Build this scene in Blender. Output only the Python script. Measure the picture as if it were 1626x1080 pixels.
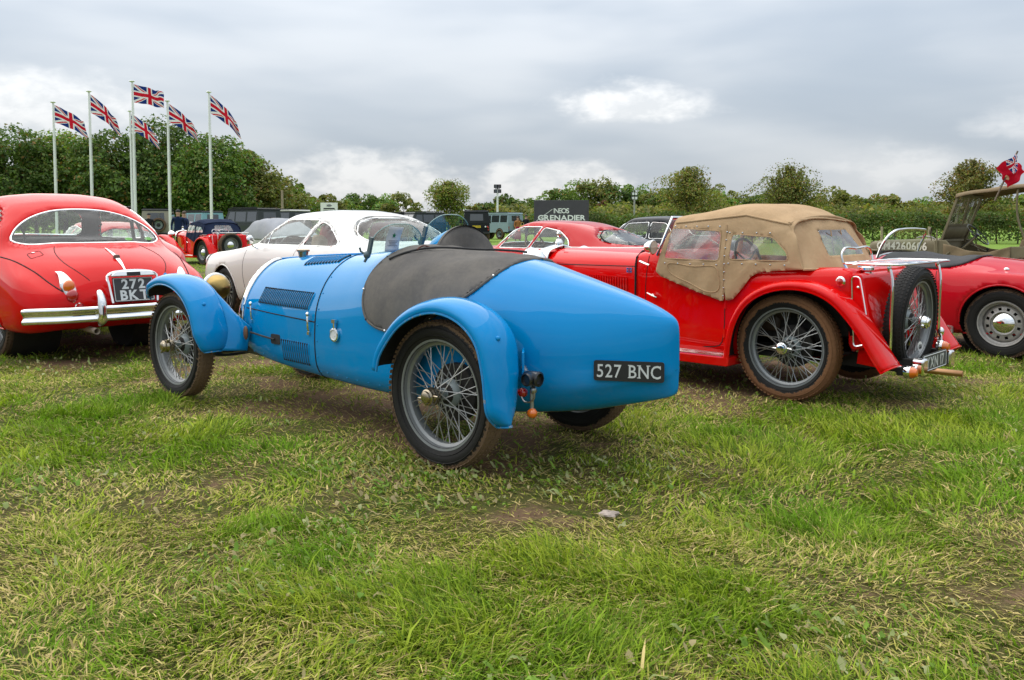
import bpy, bmesh, math
import numpy as np
from mathutils import Vector, Matrix
from mathutils.bvhtree import BVHTree
R = math.radians
PI = math.pi
rng = np.random.default_rng(11)
for o in list(bpy.data.objects):
    bpy.data.objects.remove(o)
scene = bpy.context.scene
col = scene.collection

# ------------------------------------------------------------------ camera
cam = bpy.data.cameras.new('camera')
cam.sensor_width = 36.0
cam.lens = 36.0 * 1379.3 / 1626.0
cam.shift_y = -101.0 / 1626.0
cam.clip_start = 0.05
cam.clip_end = 6000
cam_o = bpy.data.objects.new('camera', cam)
col.objects.link(cam_o)
cam_o.location = (0, 0, 1.142)
cam_o.rotation_euler = (R(90) - math.atan2(83, 1379.3), 0, 0)
scene.camera = cam_o

# ------------------------------------------------------------------ sky: overcast with broken white cloud
SUN_EL, SUN_AZ = R(56), R(-50)          # azimuth from +Y towards +X
world = bpy.data.worlds.new('World')
scene.world = world
world.use_nodes = True
wt = world.node_tree
wt.nodes.clear()


class NT:
    """small node-tree writer"""
    def __init__(s, t):
        s.t = t

    def n(s, typ, ins=None, **kw):
        nd = s.t.nodes.new(typ)
        for k, v in kw.items():
            setattr(nd, k, v)
        for k, v in (ins or {}).items():
            sock = nd.inputs[k]
            if hasattr(v, 'is_output'):
                s.t.links.new(v, sock)
            else:
                sock.default_value = v
        return nd

    def m(s, op, a, b=0.0, c=0.0, clamp=False):
        return s.n('ShaderNodeMath', {0: a, 1: b, 2: c}, operation=op, use_clamp=clamp).outputs[0]

    def ramp(s, v, lo, hi, a=0.0, b=1.0, smooth=True):
        nd = s.n('ShaderNodeMapRange', {0: v, 1: lo, 2: hi, 3: a, 4: b})
        nd.interpolation_type = 'SMOOTHSTEP' if smooth else 'LINEAR'
        return nd.outputs[0]

    def mix(s, f, a, b, mode='MIX'):
        nd = s.n('ShaderNodeMix', data_type='RGBA', blend_type=mode)
        for k, v in ((0, f), (6, a), (7, b)):
            if hasattr(v, 'is_output'):
                s.t.links.new(v, nd.inputs[k])
            else:
                nd.inputs[k].default_value = v
        return nd.outputs[2]

    def noise(s, vec, scale, detail=5, rough=.55, dist=0.0, out=0):
        nd = s.n('ShaderNodeTexNoise', {'Scale': scale, 'Detail': detail, 'Roughness': rough, 'Distortion': dist})
        if vec is not None:
            s.t.links.new(vec, nd.inputs['Vector'])
        return nd.outputs[out]

    def scale(s, vec, xyz, loc=(0, 0, 0)):
        nd = s.n('ShaderNodeMapping', {'Scale': xyz, 'Location': loc})
        s.t.links.new(vec, nd.inputs['Vector'])
        return nd.outputs[0]


def lin(r, g, b):
    f = lambda c: (c / 12.92 if c <= .04045 else ((c + .055) / 1.055) ** 2.4)
    return (f(r / 255), f(g / 255), f(b / 255), 1.0)


w = NT(wt)
tc = w.n('ShaderNodeTexCoord').outputs['Generated']
sx = w.n('ShaderNodeSeparateXYZ', {0: tc})
az = w.m('ARCTAN2', sx.outputs[0], sx.outputs[1])
el = w.m('ARCSINE', sx.outputs[2])
sky = w.n('ShaderNodeTexSky', sky_type='NISHITA', sun_disc=False, sun_elevation=SUN_EL,
          sun_rotation=SUN_AZ, air_density=1.2, dust_density=2.0, ozone_density=1.0).outputs[0]
sky = w.mix(1.0, sky, (1.0, 1.0, 1.0, 1), 'MULTIPLY')
# the grey cloud sheet: soft streaks, brighter towards the zenith as overcast skies are
n1 = w.noise(w.scale(tc, (2.2, 2.2, 8.0), (.35, .1, .0)), 1.1, 3, .45, .25)
n2 = w.noise(w.scale(tc, (3.0, 3.0, 13.0), (1.7, .4, .3)), 2.0, 3, .5, .3)
nn = w.m('ADD', w.m('MULTIPLY', n1, .82), w.m('MULTIPLY', n2, .18))
SK = 10.0                                # the Background strength below is 1/SK
g = lambda c, k=1.0: tuple(x * SK * k / 2.12 for x in c[:3]) + (1,)
sheet = w.mix(w.ramp(nn, .34, .66), g(lin(181, 192, 205)), g(lin(218, 223, 229)))
# bright cumulus edges: a low bank, noise-shaped, plus the single clouds in view
nc = w.noise(w.scale(tc, (7.0, 7.0, 17.0), (.2, .9, .15)), 1.55, 4, .58, .25)
nc2 = w.noise(w.scale(tc, (16.0, 16.0, 30.0)), 1.5, 4, .6, .2)
wob = w.m('ADD', w.m('MULTIPLY', w.m('SUBTRACT', nc, .5), 1.9), w.m('MULTIPLY', w.m('SUBTRACT', nc2, .5), .9))


def puff(a0, e0, ra, re, flat=.55, soft=.55):
    dx = w.m('DIVIDE', w.m('SUBTRACT', az, R(a0)), R(ra))
    dy = w.m('DIVIDE', w.m('SUBTRACT', el, R(e0)), R(re))
    neg = w.m('DIVIDE', w.m('MINIMUM', dy, 0.0), flat)
    dy = w.m('ADD', w.m('MAXIMUM', dy, 0.0), neg)
    r = w.m('SQRT', w.m('ADD', w.m('MULTIPLY', dx, dx), w.m('MULTIPLY', dy, dy)))
    return w.ramp(w.m('ADD', w.m('SUBTRACT', 1.0, r), w.m('MULTIPLY', wob, .62)), 0.0, soft)


PUFFS = [(7.7, 7.4, 6.9, 2.0, .5, .62, .82), (-28.0, 6.9, 7.4, 2.4, .9, .7, .72), (-9.0, 2.7, 8.4, 2.3, 1.6, .65, .8),
         (3.0, 2.7, 6.8, 1.7, 1.5, .5, .8), (24.0, 3.4, 6.0, 1.7, 1.3, .8, .45), (31.0, 5.6, 4.6, 1.6, .7, .8, .5)]
acc = None
for a0, e0, ra, re, fl, so, k in PUFFS:
    p = w.m('MULTIPLY', puff(a0, e0, ra, re, fl, so), k)
    acc = p if acc is None else w.m('MAXIMUM', acc, p)
side_ = w.ramp(w.m('ABSOLUTE', az), R(38), R(50))
band = w.m('MULTIPLY', w.ramp(el, R(1), R(5)), w.ramp(el, R(16), R(9)))
rest = w.m('MULTIPLY', w.m('MULTIPLY', side_, band), w.ramp(wob, .0, .45))
acc = w.m('MAXIMUM', acc, w.m('MULTIPLY', rest, .8))
white = w.mix(w.ramp(nc2, .35, .62), g(lin(232, 235, 238)), g(lin(255, 255, 255), 1.04))
cloud = w.mix(acc, sheet, white)
cloud = w.mix(.06, cloud, sky)
over = w.ramp(sx.outputs[2], 0.0, 1.0, 1.0, 2.9, False)
cmb = w.n('ShaderNodeCombineXYZ', {0: over, 1: over, 2: over}).outputs[0]
cloud = w.mix(1.0, cloud, cmb, 'MULTIPLY')
bg = w.n('ShaderNodeBackground', {'Color': cloud, 'Strength': 1.0 / SK})
wo = w.n('ShaderNodeOutputWorld', {'Surface': bg.outputs[0]})

# ------------------------------------------------------------------ one weak, very soft sun behind the cloud
sd = bpy.data.lights.new('sun', 'SUN')
sd.energy = 1.5
sd.angle = R(105)
sd.color = (1.0, .93, .82)
sun = bpy.data.objects.new('sun', sd)
col.objects.link(sun)
sdir = Vector((math.sin(SUN_AZ) * math.cos(SUN_EL), math.cos(SUN_AZ) * math.cos(SUN_EL), math.sin(SUN_EL)))
sun.rotation_euler = sdir.to_track_quat('Z', 'Y').to_euler()
sun.location = (0, 0, 30)

scene.render.engine = 'CYCLES'
scene.view_settings.view_transform = 'Standard'
scene.view_settings.look = 'None'
scene.view_settings.exposure = 0.85
scene.view_settings.gamma = 1.0
scene.view_settings.use_curve_mapping = False
scene.cycles.max_bounces = 8
scene.cycles.transparent_max_bounces = 24
world.cycles.sampling_method = 'NONE'
scene.cycles.use_denoising = True
# ================================================================== helpers
MATS = {}


def mat(name, build):
    if name not in MATS:
        m = bpy.data.materials.new(name)
        m.use_nodes = True
        m.node_tree.nodes.clear()
        t = NT(m.node_tree)
        out = t.n('ShaderNodeOutputMaterial')
        build(t, out)
        MATS[name] = m
    return MATS[name]


def link(t, a, b):
    t.t.links.new(a, b)


def principled(t, out, **ins):
    keys = {'base': 'Base Color', 'rough': 'Roughness', 'metal': 'Metallic', 'coat': 'Coat Weight', 'coatr': 'Coat Roughness', 'coati': 'Coat IOR',
            'spec': 'Specular IOR Level', 'trans': 'Transmission Weight', 'normal': 'Normal', 'sheen': 'Sheen Weight',
            'emit': 'Emission Color', 'emits': 'Emission Strength', 'alpha': 'Alpha', 'sub': 'Subsurface Weight'}
    p = t.n('ShaderNodeBsdfPrincipled', {keys[k]: v for k, v in ins.items()})
    link(t, p.outputs[0], out.inputs[0])
    return p


def ocoord(t):
    return t.n('ShaderNodeTexCoord').outputs['Object']


def bump(t, h, strength=.3, dist=.01):
    return t.n('ShaderNodeBump', {'Height': h, 'Strength': strength, 'Distance': dist}).outputs[0]


def paint(name, c, rough=.32, coat=1.0, dust=.12, dustc=(.30, .24, .17, 1)):
    def b(t, out):
        oc = ocoord(t)
        n = t.noise(oc, 3.0, 6, .65)
        sep = t.n('ShaderNodeSeparateXYZ', {0: oc})
        low = t.ramp(sep.outputs[2], .15, .75, 1.0, .0)
        f = t.m('MULTIPLY', t.ramp(n, .42, .75), t.m('ADD', t.m('MULTIPLY', low, dust * 2.5), dust * .35), clamp=True)
        base = t.mix(f, c, dustc)
        n2 = t.noise(oc, 1.2, 2, .5)
        base = t.mix(t.m('MULTIPLY', t.ramp(n2, .3, .7), .12), base, tuple(x * .8 for x in c[:3]) + (1,))
        rr = t.m('ADD', rough, t.m('MULTIPLY', f, .5))
        wav = bump(t, t.m('ADD', t.noise(oc, 4.0, 2, .4), t.m('MULTIPLY', t.noise(oc, 260.0, 2, .5), .012)), .10, .012)
        principled(t, out, base=base, rough=rr, spec=.0, coat=coat, coati=1.32, coatr=t.m('ADD', .018, t.m('MULTIPLY', f, .4)), normal=wav)
    return mat(name, b)


def plain(name, c, rough=.6, metal=0.0, nscale=8.0, var=.25, bmp=.1, bscale=None, coat=0.0, spec=.5):
    def b(t, out):
        oc = ocoord(t)
        n = t.noise(oc, nscale, 6, .6)
        base = t.mix(t.m('MULTIPLY', t.ramp(n, .3, .72), var), c, tuple(x * .45 for x in c[:3]) + (1,))
        rr = t.m('ADD', rough, t.m('MULTIPLY', t.m('SUBTRACT', n, .5), .18), clamp=True)
        kw = {}
        if bmp:
            kw['normal'] = bump(t, t.noise(oc, bscale or nscale * 6, 4, .6), bmp, .004)
        principled(t, out, base=base, rough=rr, metal=metal, coat=coat, spec=spec, **kw)
    return mat(name, b)


def cloth(name, c, c2=None, scale=6.0, weave=420.0, rough=.9, var=.6, fold=.25):
    c2 = c2 or tuple(x * .6 for x in c[:3]) + (1,)

    def b(t, out):
        oc = ocoord(t)
        n = t.noise(oc, scale, 7, .65, .3)
        n2 = t.noise(oc, scale * 9, 4, .6)
        f = t.m('MULTIPLY', t.ramp(t.m('ADD', t.m('MULTIPLY', n, .7), t.m('MULTIPLY', n2, .3)), .35, .68), var)
        base = t.mix(f, c, c2)
        h = t.m('ADD', t.m('MULTIPLY', t.noise(oc, scale * .9, 3, .5, .8), fold * 8), t.m('MULTIPLY', t.noise(oc, weave, 2, .5), .35))
        principled(t, out, base=base, rough=rough, spec=.15, normal=bump(t, h, .55, .006))
    return mat(name, b)


def glass(name, tint=(.86, .92, .9, 1), dirt=.06, ior=1.5, base=.0):
    def b(t, out):
        oc = ocoord(t)
        tr = t.n('ShaderNodeBsdfTransparent', {0: tint})
        gl = t.n('ShaderNodeBsdfGlossy', {'Color': (1, 1, 1, 1), 'Roughness': .015})
        fc = t.n('ShaderNodeLayerWeight', {'Blend': .5}).outputs['Facing']
        f = t.m('ADD', t.m('MULTIPLY', t.m('POWER', fc, 4.5), .8), .045 + base, clamp=True)
        m1 = t.n('ShaderNodeMixShader', {0: f, 1: tr.outputs[0], 2: gl.outputs[0]})
        df = t.n('ShaderNodeBsdfDiffuse', {0: (.55, .53, .48, 1)})
        d = t.m('MULTIPLY', t.ramp(t.noise(oc, 4.0, 7, .7), .35, .8), dirt)
        m2 = t.n('ShaderNodeMixShader', {0: d, 1: m1.outputs[0], 2: df.outputs[0]})
        link(t, m2.outputs[0], out.inputs[0])
    return mat(name, b)


def metal_m(name, c, rough, var=.1, scale=6.0):
    def b(t, out):
        oc = ocoord(t)
        n = t.noise(oc, scale, 6, .65)
        rr = t.m('ADD', rough, t.m('MULTIPLY', t.ramp(n, .4, .8), var))
        base = t.mix(t.m('MULTIPLY', t.ramp(n, .45, .8), .35), c, tuple(x * .55 for x in c[:3]) + (1,))
        principled(t, out, base=base, rough=rr, metal=1.0)
    return mat(name, b)


def muddy_rubber(name, rad, mud=(.27, .135, .065, 1), amount=.5, side=.2, tread=.7):
    """tyre rubber with caked mud, more of it the nearer the tread (object space, axle along y)"""
    def b(t, out):
        oc = ocoord(t)
        s = t.n('ShaderNodeSeparateXYZ', {0: oc})
        r = t.m('SQRT', t.m('ADD', t.m('MULTIPLY', s.outputs[0], s.outputs[0]), t.m('MULTIPLY', s.outputs[2], s.outputs[2])))
        q = t.m('DIVIDE', r, rad)
        n = t.noise(oc, 9.0, 7, .7)
        n2 = t.noise(oc, 55.0, 4, .6)
        nn_ = t.m('ADD', t.m('MULTIPLY', n, .6), t.m('MULTIPLY', n2, .4))
        edge = t.ramp(q, side, tread, -.35, .35)
        f = t.ramp(t.m('ADD', nn_, t.m('ADD', edge, amount - .5)), .52, .62)
        rub = t.mix(t.m('MULTIPLY', n, .5), (.012, .0115, .011, 1), (.028, .026, .023, 1))
        mc = t.mix(n2, mud, tuple(x * .55 for x in mud[:3]) + (1,))
        base = t.mix(f, rub, mc)
        principled(t, out, base=base, rough=t.m('ADD', .62, t.m('MULTIPLY', f, .3)), spec=.22, normal=bump(t, t.m('ADD', t.m('MULTIPLY', f, .6), n2), .5, .004))
    return mat(name, b)


def vcol(name, rough=.75, trans=0.0, spec=.3, nvar=.0, nscale=20.0, ttint=(1.0, 1.15, .55, 1)):
    """colour from the mesh's own 'Col' attribute (leaf and print colours)"""
    def b(t, out):
        a = t.n('ShaderNodeAttribute', attribute_name='Col')
        c = a.outputs['Color']
        if nvar:
            c = t.mix(t.m('MULTIPLY', t.noise(ocoord(t), nscale, 3, .6), nvar), c, (.05, .06, .03, 1))
        if trans:
            d = t.n('ShaderNodeBsdfPrincipled', {'Base Color': c, 'Roughness': rough, 'Specular IOR Level': spec})
            tl = t.n('ShaderNodeBsdfTranslucent', {0: t.mix(1.0, c, ttint, 'MULTIPLY')})
            m = t.n('ShaderNodeMixShader', {0: trans, 1: d.outputs[0], 2: tl.outputs[0]})
            link(t, m.outputs[0], out.inputs[0])
        else:
            principled(t, out, base=c, rough=rough, spec=spec)
    return mat(name, b)


# ------------------------------------------------------------------ mesh building
def tag(o, label=None, cat=None, group=None, kind=None):
    for k, v in (('label', label), ('category', cat), ('group', group), ('kind', kind)):
        if v:
            o[k] = v
    return o


def empty(name, loc=(0, 0, 0), rz=0.0, label=None, cat=None, group=None):
    o = bpy.data.objects.new(name, None)
    col.objects.link(o)
    o.location = loc
    o.rotation_euler = (0, 0, rz)
    o.empty_display_size = .2
    return tag(o, label, cat, group)


def mesh_from(V, F, smooth=True, angle=40):
    """V (n,3); F list of tuples or an (m,k) int array"""
    V = np.asarray(V, np.float32)
    me = bpy.data.meshes.new('mesh')
    if isinstance(F, np.ndarray):
        k = F.shape[1]
        me.vertices.add(len(V))
        me.vertices.foreach_set('co', V.ravel())
        me.loops.add(F.size)
        me.loops.foreach_set('vertex_index', F.astype(np.int32).ravel())
        me.polygons.add(len(F))
        me.polygons.foreach_set('loop_start', np.arange(0, F.size, k, dtype=np.int32))
        me.update(calc_edges=True)
    else:
        me.from_pydata(V.tolist(), [], F)
        me.update()
    if smooth:
        me.polygons.foreach_set('use_smooth', np.ones(len(me.polygons), bool))
        if angle:
            me.set_sharp_from_angle(angle=R(angle))
    return me


def put(name, me, m=None, parent=None, M=None, kind=None):
    o = bpy.data.objects.new(name, me)
    col.objects.link(o)
    if m is not None:
        if not me.materials:
            for x in (m if isinstance(m, (list, tuple)) else [m]):
                me.materials.append(x)
        elif me.materials[0] is not m:
            o.material_slots[0].link = 'OBJECT'
            o.material_slots[0].material = m
    if parent is not None:
        o.parent = parent
    if M is not None:
        o.matrix_local = M if isinstance(M, Matrix) else Matrix.Translation(M)
    if kind:
        o['kind'] = kind
    return o


def copy_of(o, parent=None, M=None, deep=True):
    c = o.copy()
    col.objects.link(c)
    if parent is not None:
        c.parent = parent
    if M is not None:
        c.matrix_local = M if isinstance(M, Matrix) else Matrix.Translation(M)
    if deep:
        for ch in [k for k in o.children]:
            copy_of(ch, c)
    return c


def frame(o, x, y):
    x = Vector(x).normalized()
    y = Vector(y)
    z = x.cross(y).normalized()
    y = z.cross(x)
    M = Matrix((x, y, z)).transposed().to_4x4()
    M.translation = Vector(o)
    return M


class MB:
    def __init__(s):
        s.v, s.f, s.n = [], [], 0

    def add(s, V, F):
        V = np.asarray(V, float).reshape(-1, 3)
        s.v.append(V)
        n = s.n
        s.f += [tuple(int(i) + n for i in f) for f in F]
        s.n += len(V)
        return s

    def box(s, c, size, M=None):
        h = np.array(size) / 2.0
        V = np.array([[x, y, z] for x in (-1, 1) for y in (-1, 1) for z in (-1, 1)]) * h
        if M is not None:
            V = V @ np.array(M.to_3x3()).T
        V = V + np.array(c)
        return s.add(V, [(0, 1, 3, 2), (4, 6, 7, 5), (0, 4, 5, 1), (2, 3, 7, 6), (0, 2, 6, 4), (1, 5, 7, 3)])

    def tube(s, path, r, n=8, closed=False, caps=True, flat=1.0):
        P = np.asarray(path, float)
        m = len(P)
        r = np.broadcast_to(np.asarray(r, float), (m,))
        T = np.roll(P, -1, 0) - np.roll(P, 1, 0) if closed else np.gradient(P, axis=0)
        T /= np.linalg.norm(T, axis=1)[:, None] + 1e-12
        u = np.array([0, 0, 1.0]) if abs(T[0][2]) < .9 else np.array([1.0, 0, 0])
        rings = []
        a = np.linspace(0, 2 * PI, n, endpoint=False)
        for i in range(m):
            u = u - T[i] * (u @ T[i])
            u /= np.linalg.norm(u) + 1e-12
            b = np.cross(T[i], u)
            rings.append(P[i] + r[i] * (np.cos(a)[:, None] * u * flat + np.sin(a)[:, None] * b))
        F = []
        for i in range(m if closed else m - 1):
            j = (i + 1) % m
            for k in range(n):
                F.append((i * n + k, i * n + (k + 1) % n, j * n + (k + 1) % n, j * n + k))
        if caps and not closed:
            F += [tuple(range(n - 1, -1, -1)), tuple((m - 1) * n + k for k in range(n))]
        return s.add(np.concatenate(rings), F)

    def lathe(s, prof, n=32, axis='y', c=(0, 0, 0), a0=0.0, a1=2 * PI):
        """prof: (radius, height along axis)"""
        full = abs(a1 - a0 - 2 * PI) < 1e-6
        a = np.linspace(a0, a1, n, endpoint=not full)
        p = np.array(prof, float)
        rr, hh = p[:, 0][:, None], p[:, 1][:, None]
        C, S = rr * np.cos(a), rr * np.sin(a)
        Hh = hh + 0 * C
        V = {'y': (C, Hh, S), 'x': (Hh, C, S), 'z': (C, S, Hh)}[axis]
        return s.grid(np.stack(V, -1) + np.array(c), cv=full)

    def grid(s, P, cu=False, cv=False):
        P = np.asarray(P, float)
        nu, nv = P.shape[:2]
        F = []
        for i in range(nu if cu else nu - 1):
            for j in range(nv if cv else nv - 1):
                i2, j2 = (i + 1) % nu, (j + 1) % nv
                F.append((i * nv + j, i2 * nv + j, i2 * nv + j2, i * nv + j2))
        return s.add(P.reshape(-1, 3), F)

    def ell(s, c, r, nu=12, nv=20, a0=-PI / 2, a1=PI / 2):
        th = np.linspace(a0, a1, nu)
        return s.grid(np.stack([np.cos(th)[:, None] * np.cos(np.linspace(0, 2 * PI, nv, endpoint=False)) * r[0],
                                np.cos(th)[:, None] * np.sin(np.linspace(0, 2 * PI, nv, endpoint=False)) * r[1],
                                np.sin(th)[:, None] * r[2] + np.zeros(nv)], -1) + np.array(c), cv=True)

    def prism(s, poly, h, M=None):
        """poly in xy, from z=0 to z=h"""
        p = np.array(poly, float)
        n = len(p)
        V = np.concatenate([np.c_[p, np.zeros(n)], np.c_[p, np.full(n, h)]])
        if M is not None:
            A = np.array(M)
            V = V @ A[:3, :3].T + A[:3, 3]
        F = [tuple(range(n - 1, -1, -1)), tuple(range(n, 2 * n))] + [(i, (i + 1) % n, n + (i + 1) % n, n + i) for i in range(n)]
        return s.add(V, F)

    def bar(s, a, b, w, h):
        a, b = np.array(a, float), np.array(b, float)
        t = b - a
        L = np.linalg.norm(t)
        up = (0, 0, 1) if abs(t[2]) < .95 * L else (1, 0, 0)
        x = Vector(t / L)
        y = Vector(up).cross(x).normalized()
        z = x.cross(y)
        M = Matrix((x, y, z)).transposed()
        return s.box((a + b) / 2, (L, w, h), M)

    def mesh(s, smooth=True, angle=40):
        return mesh_from(np.concatenate(s.v), s.f, smooth, angle)

    def build(s, name, m, parent=None, smooth=True, angle=40, M=None, kind=None, bevel=0, seg=2, solid=0, off=-1, inner=None, sub=0):
        o = put(name, s.mesh(smooth, angle), m, parent, M, kind)
        mods(o, bevel, seg, solid, off, inner, sub)
        return o


def mods(o, bevel=0, seg=2, solid=0, off=-1, inner=None, sub=0):
    if solid:
        d = o.modifiers.new('solid', 'SOLIDIFY')
        d.thickness = solid
        d.offset = off
        if inner is not None:
            o.data.materials.append(inner)
            d.material_offset = 1
    if bevel:
        d = o.modifiers.new('bevel', 'BEVEL')
        d.width = bevel
        d.segments = seg
        d.limit_method = 'ANGLE'
        d.angle_limit = R(40)
    if sub:
        d = o.modifiers.new('sub', 'SUBSURF')
        d.levels = d.render_levels = sub


# ------------------------------------------------------------------ curves and lofts
def herm(t, P, tq, mono=False):
    t, P, tq = np.asarray(t, float), np.asarray(P, float), np.asarray(tq, float)
    n = len(t)
    ex = [1] * (P.ndim - 1)
    h = np.diff(t)
    hh = h.reshape(-1, *ex)
    d = np.diff(P, axis=0) / hh
    m = np.empty_like(P)
    m[0], m[-1] = d[0], d[-1]
    if n > 2:
        if mono:
            same = d[:-1] * d[1:] > 0
            den = d[:-1] + d[1:]
            m[1:-1] = np.where(same, 2 * d[:-1] * d[1:] / np.where(np.abs(den) < 1e-12, 1, den), 0)
        else:
            m[1:-1] = (d[:-1] * hh[1:] + d[1:] * hh[:-1]) / (hh[1:] + hh[:-1])
    i = np.clip(np.searchsorted(t, tq, side='right') - 1, 0, n - 2)
    s = ((tq - t[i]) / h[i]).reshape(-1, *ex)
    H = h[i].reshape(-1, *ex)
    return (P[i] * (2 * s**3 - 3 * s**2 + 1) + m[i] * H * (s**3 - 2 * s**2 + s) + P[i + 1] * (-2 * s**3 + 3 * s**2) + m[i + 1] * H * (s**3 - s**2))


def spl(P, m, closed=False):
    """smooth curve through the points, m samples even in arc length"""
    P = np.asarray(P, float)
    if closed:
        P = np.concatenate([P[-3:], P, P[:4]])
    t = np.concatenate([[0], np.cumsum(np.linalg.norm(np.diff(P, axis=0), axis=1) ** .7 + 1e-9)])
    if closed:
        q = np.linspace(t[3], t[-4], m * 6 + 1)
    else:
        q = np.linspace(0, t[-1], m * 6 + 1)
    Q = herm(t, P, q)
    L = np.concatenate([[0], np.cumsum(np.linalg.norm(np.diff(Q, axis=0), axis=1))])
    e = np.linspace(0, L[-1], m + 1)[:-1] if closed else np.linspace(0, L[-1], m)
    return np.stack([np.interp(e, L, Q[:, k]) for k in range(Q.shape[1])], 1)


def poly(P, m=80):
    """closed straight-edged polygon resampled"""
    P = np.asarray(P, float)
    P = np.concatenate([P, P[:1]])
    L = np.concatenate([[0], np.cumsum(np.linalg.norm(np.diff(P, axis=0), axis=1))])
    e = np.linspace(0, L[-1], m + 1)[:-1]
    return np.stack([np.interp(e, L, P[:, k]) for k in range(P.shape[1])], 1)


def rounded(P, r, n=5):
    """closed polygon with rounded corners"""
    P = np.asarray(P, float)
    out = []
    N = len(P)
    for i in range(N):
        a, b, c = P[i - 1], P[i], P[(i + 1) % N]
        u, v = (a - b), (c - b)
        lu, lv = np.linalg.norm(u), np.linalg.norm(v)
        k = min(r, lu * .45, lv * .45)
        p, q = b + u / lu * k, b + v / lv * k
        for s in np.linspace(0, 1, n):
            out.append((1 - s)**2 * p + 2 * s * (1 - s) * b + s**2 * q)
    return np.array(out)


def sec(w, zb, zs, zt, p=2.0, wb=None, n=6, crown=0.0, zl=.05):
    """half body section: bottom centre -> side -> rounded top centre"""
    wb = w * .9 if wb is None else wb
    pts = [(0, zb), (wb * .6, zb), (wb, zb + zl * .35), (wb + (w - wb) * .75, zb + zl * 1.2), (w, zb + (zs - zb) * .55), (w, zs)]
    for t in np.linspace(0, PI / 2, n + 1)[1:]:
        pts.append((w * abs(math.cos(t)) ** (2 / p), zs + (zt - zs) * math.sin(t) ** (2 / p)))
    pts[-1] = (0, zt)
    return pts


def loft(stations, nu, nv, smooth=0, mono=True, opened=False, caps=True):
    """stations: list of (x, half section) -> full grid, left bottom -> top -> right bottom"""
    C = np.array([[((x + (q[2] if len(q) > 2 else 0)), q[0], q[1]) for q in s] for x, s in stations], float)
    xs = np.array([s[0] for s in stations], float)
    order = np.argsort(xs)
    xs, C = xs[order], C[order]
    t = np.concatenate([[0], np.cumsum(np.abs(np.diff(xs)) + np.abs(np.diff(C, axis=0)[:, :, 1:]).mean((1, 2)))])
    G = herm(t, C, np.linspace(0, t[-1], nu), mono)
    half = np.array([spl(r, nv) for r in G])
    if smooth:
        for _ in range(smooth):
            q = half.copy()
            q[1:-1] = (half[:-2] + half[1:-1] * 2 + half[2:]) / 4
            half = q
    if caps and not opened:
        ends = []
        for r_, dx in ((half[0], -.002), (half[-1], .002)):
            e = r_.copy()
            e[:, 0] += dx
            e[:, 1] = 0
            e[:, 2] = r_[:, 2].mean()
            ends.append(e[None])
        half = np.concatenate([ends[0], half, ends[1]])
    half[:, -1, 1] = 0
    if not opened:
        half[:, 0, 1] = 0
    mir = half[:, ::-1][:, 1:].copy()
    mir[..., 1] *= -1
    return np.concatenate([half, mir], 1)


def lineof(stations, k, x0, x1, n=40):
    """the loft's own line through control point k (left side)"""
    C = np.array([[((x + (q[2] if len(q) > 2 else 0)), q[0], q[1]) for q in s] for x, s in stations], float)
    C = C[np.argsort([s[0] for s in stations])]
    xs = np.sort([s[0] for s in stations])
    t = np.concatenate([[0], np.cumsum(np.abs(np.diff(xs)) + np.abs(np.diff(C, axis=0)[:, :, 1:]).mean((1, 2)))])
    q = herm(t, C[:, k], np.linspace(0, t[-1], 400), True)
    q = q[(q[:, 0] >= x0) & (q[:, 0] <= x1)]
    return q[np.linspace(0, len(q) - 1, n).astype(int)]


def inside(pts, pg):
    x, y = pts[:, 0], pts[:, 1]
    r = np.zeros(len(pts), bool)
    x0, y0 = pg[-1]
    for x1, y1 in pg:
        c = ((y1 > y) != (y0 > y))
        with np.errstate(divide='ignore', invalid='ignore'):
            xi = (x0 - x1) * (y - y1) / (y0 - y1) + x1
        r ^= c & (x < xi)
        x0, y0 = x1, y1
    return r


def nearest(pts, pg):
    A = pg
    B = np.roll(pg, -1, 0)
    d = B - A
    L = (d * d).sum(1) + 1e-12
    t = np.clip((((pts[:, None] - A) * d).sum(-1)) / L, 0, 1)
    Q = A + t[..., None] * d
    D = np.linalg.norm(Q - pts[:, None], axis=-1)
    k = D.argmin(1)
    i = np.arange(len(pts))
    return Q[i, k], D[i, k]


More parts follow.
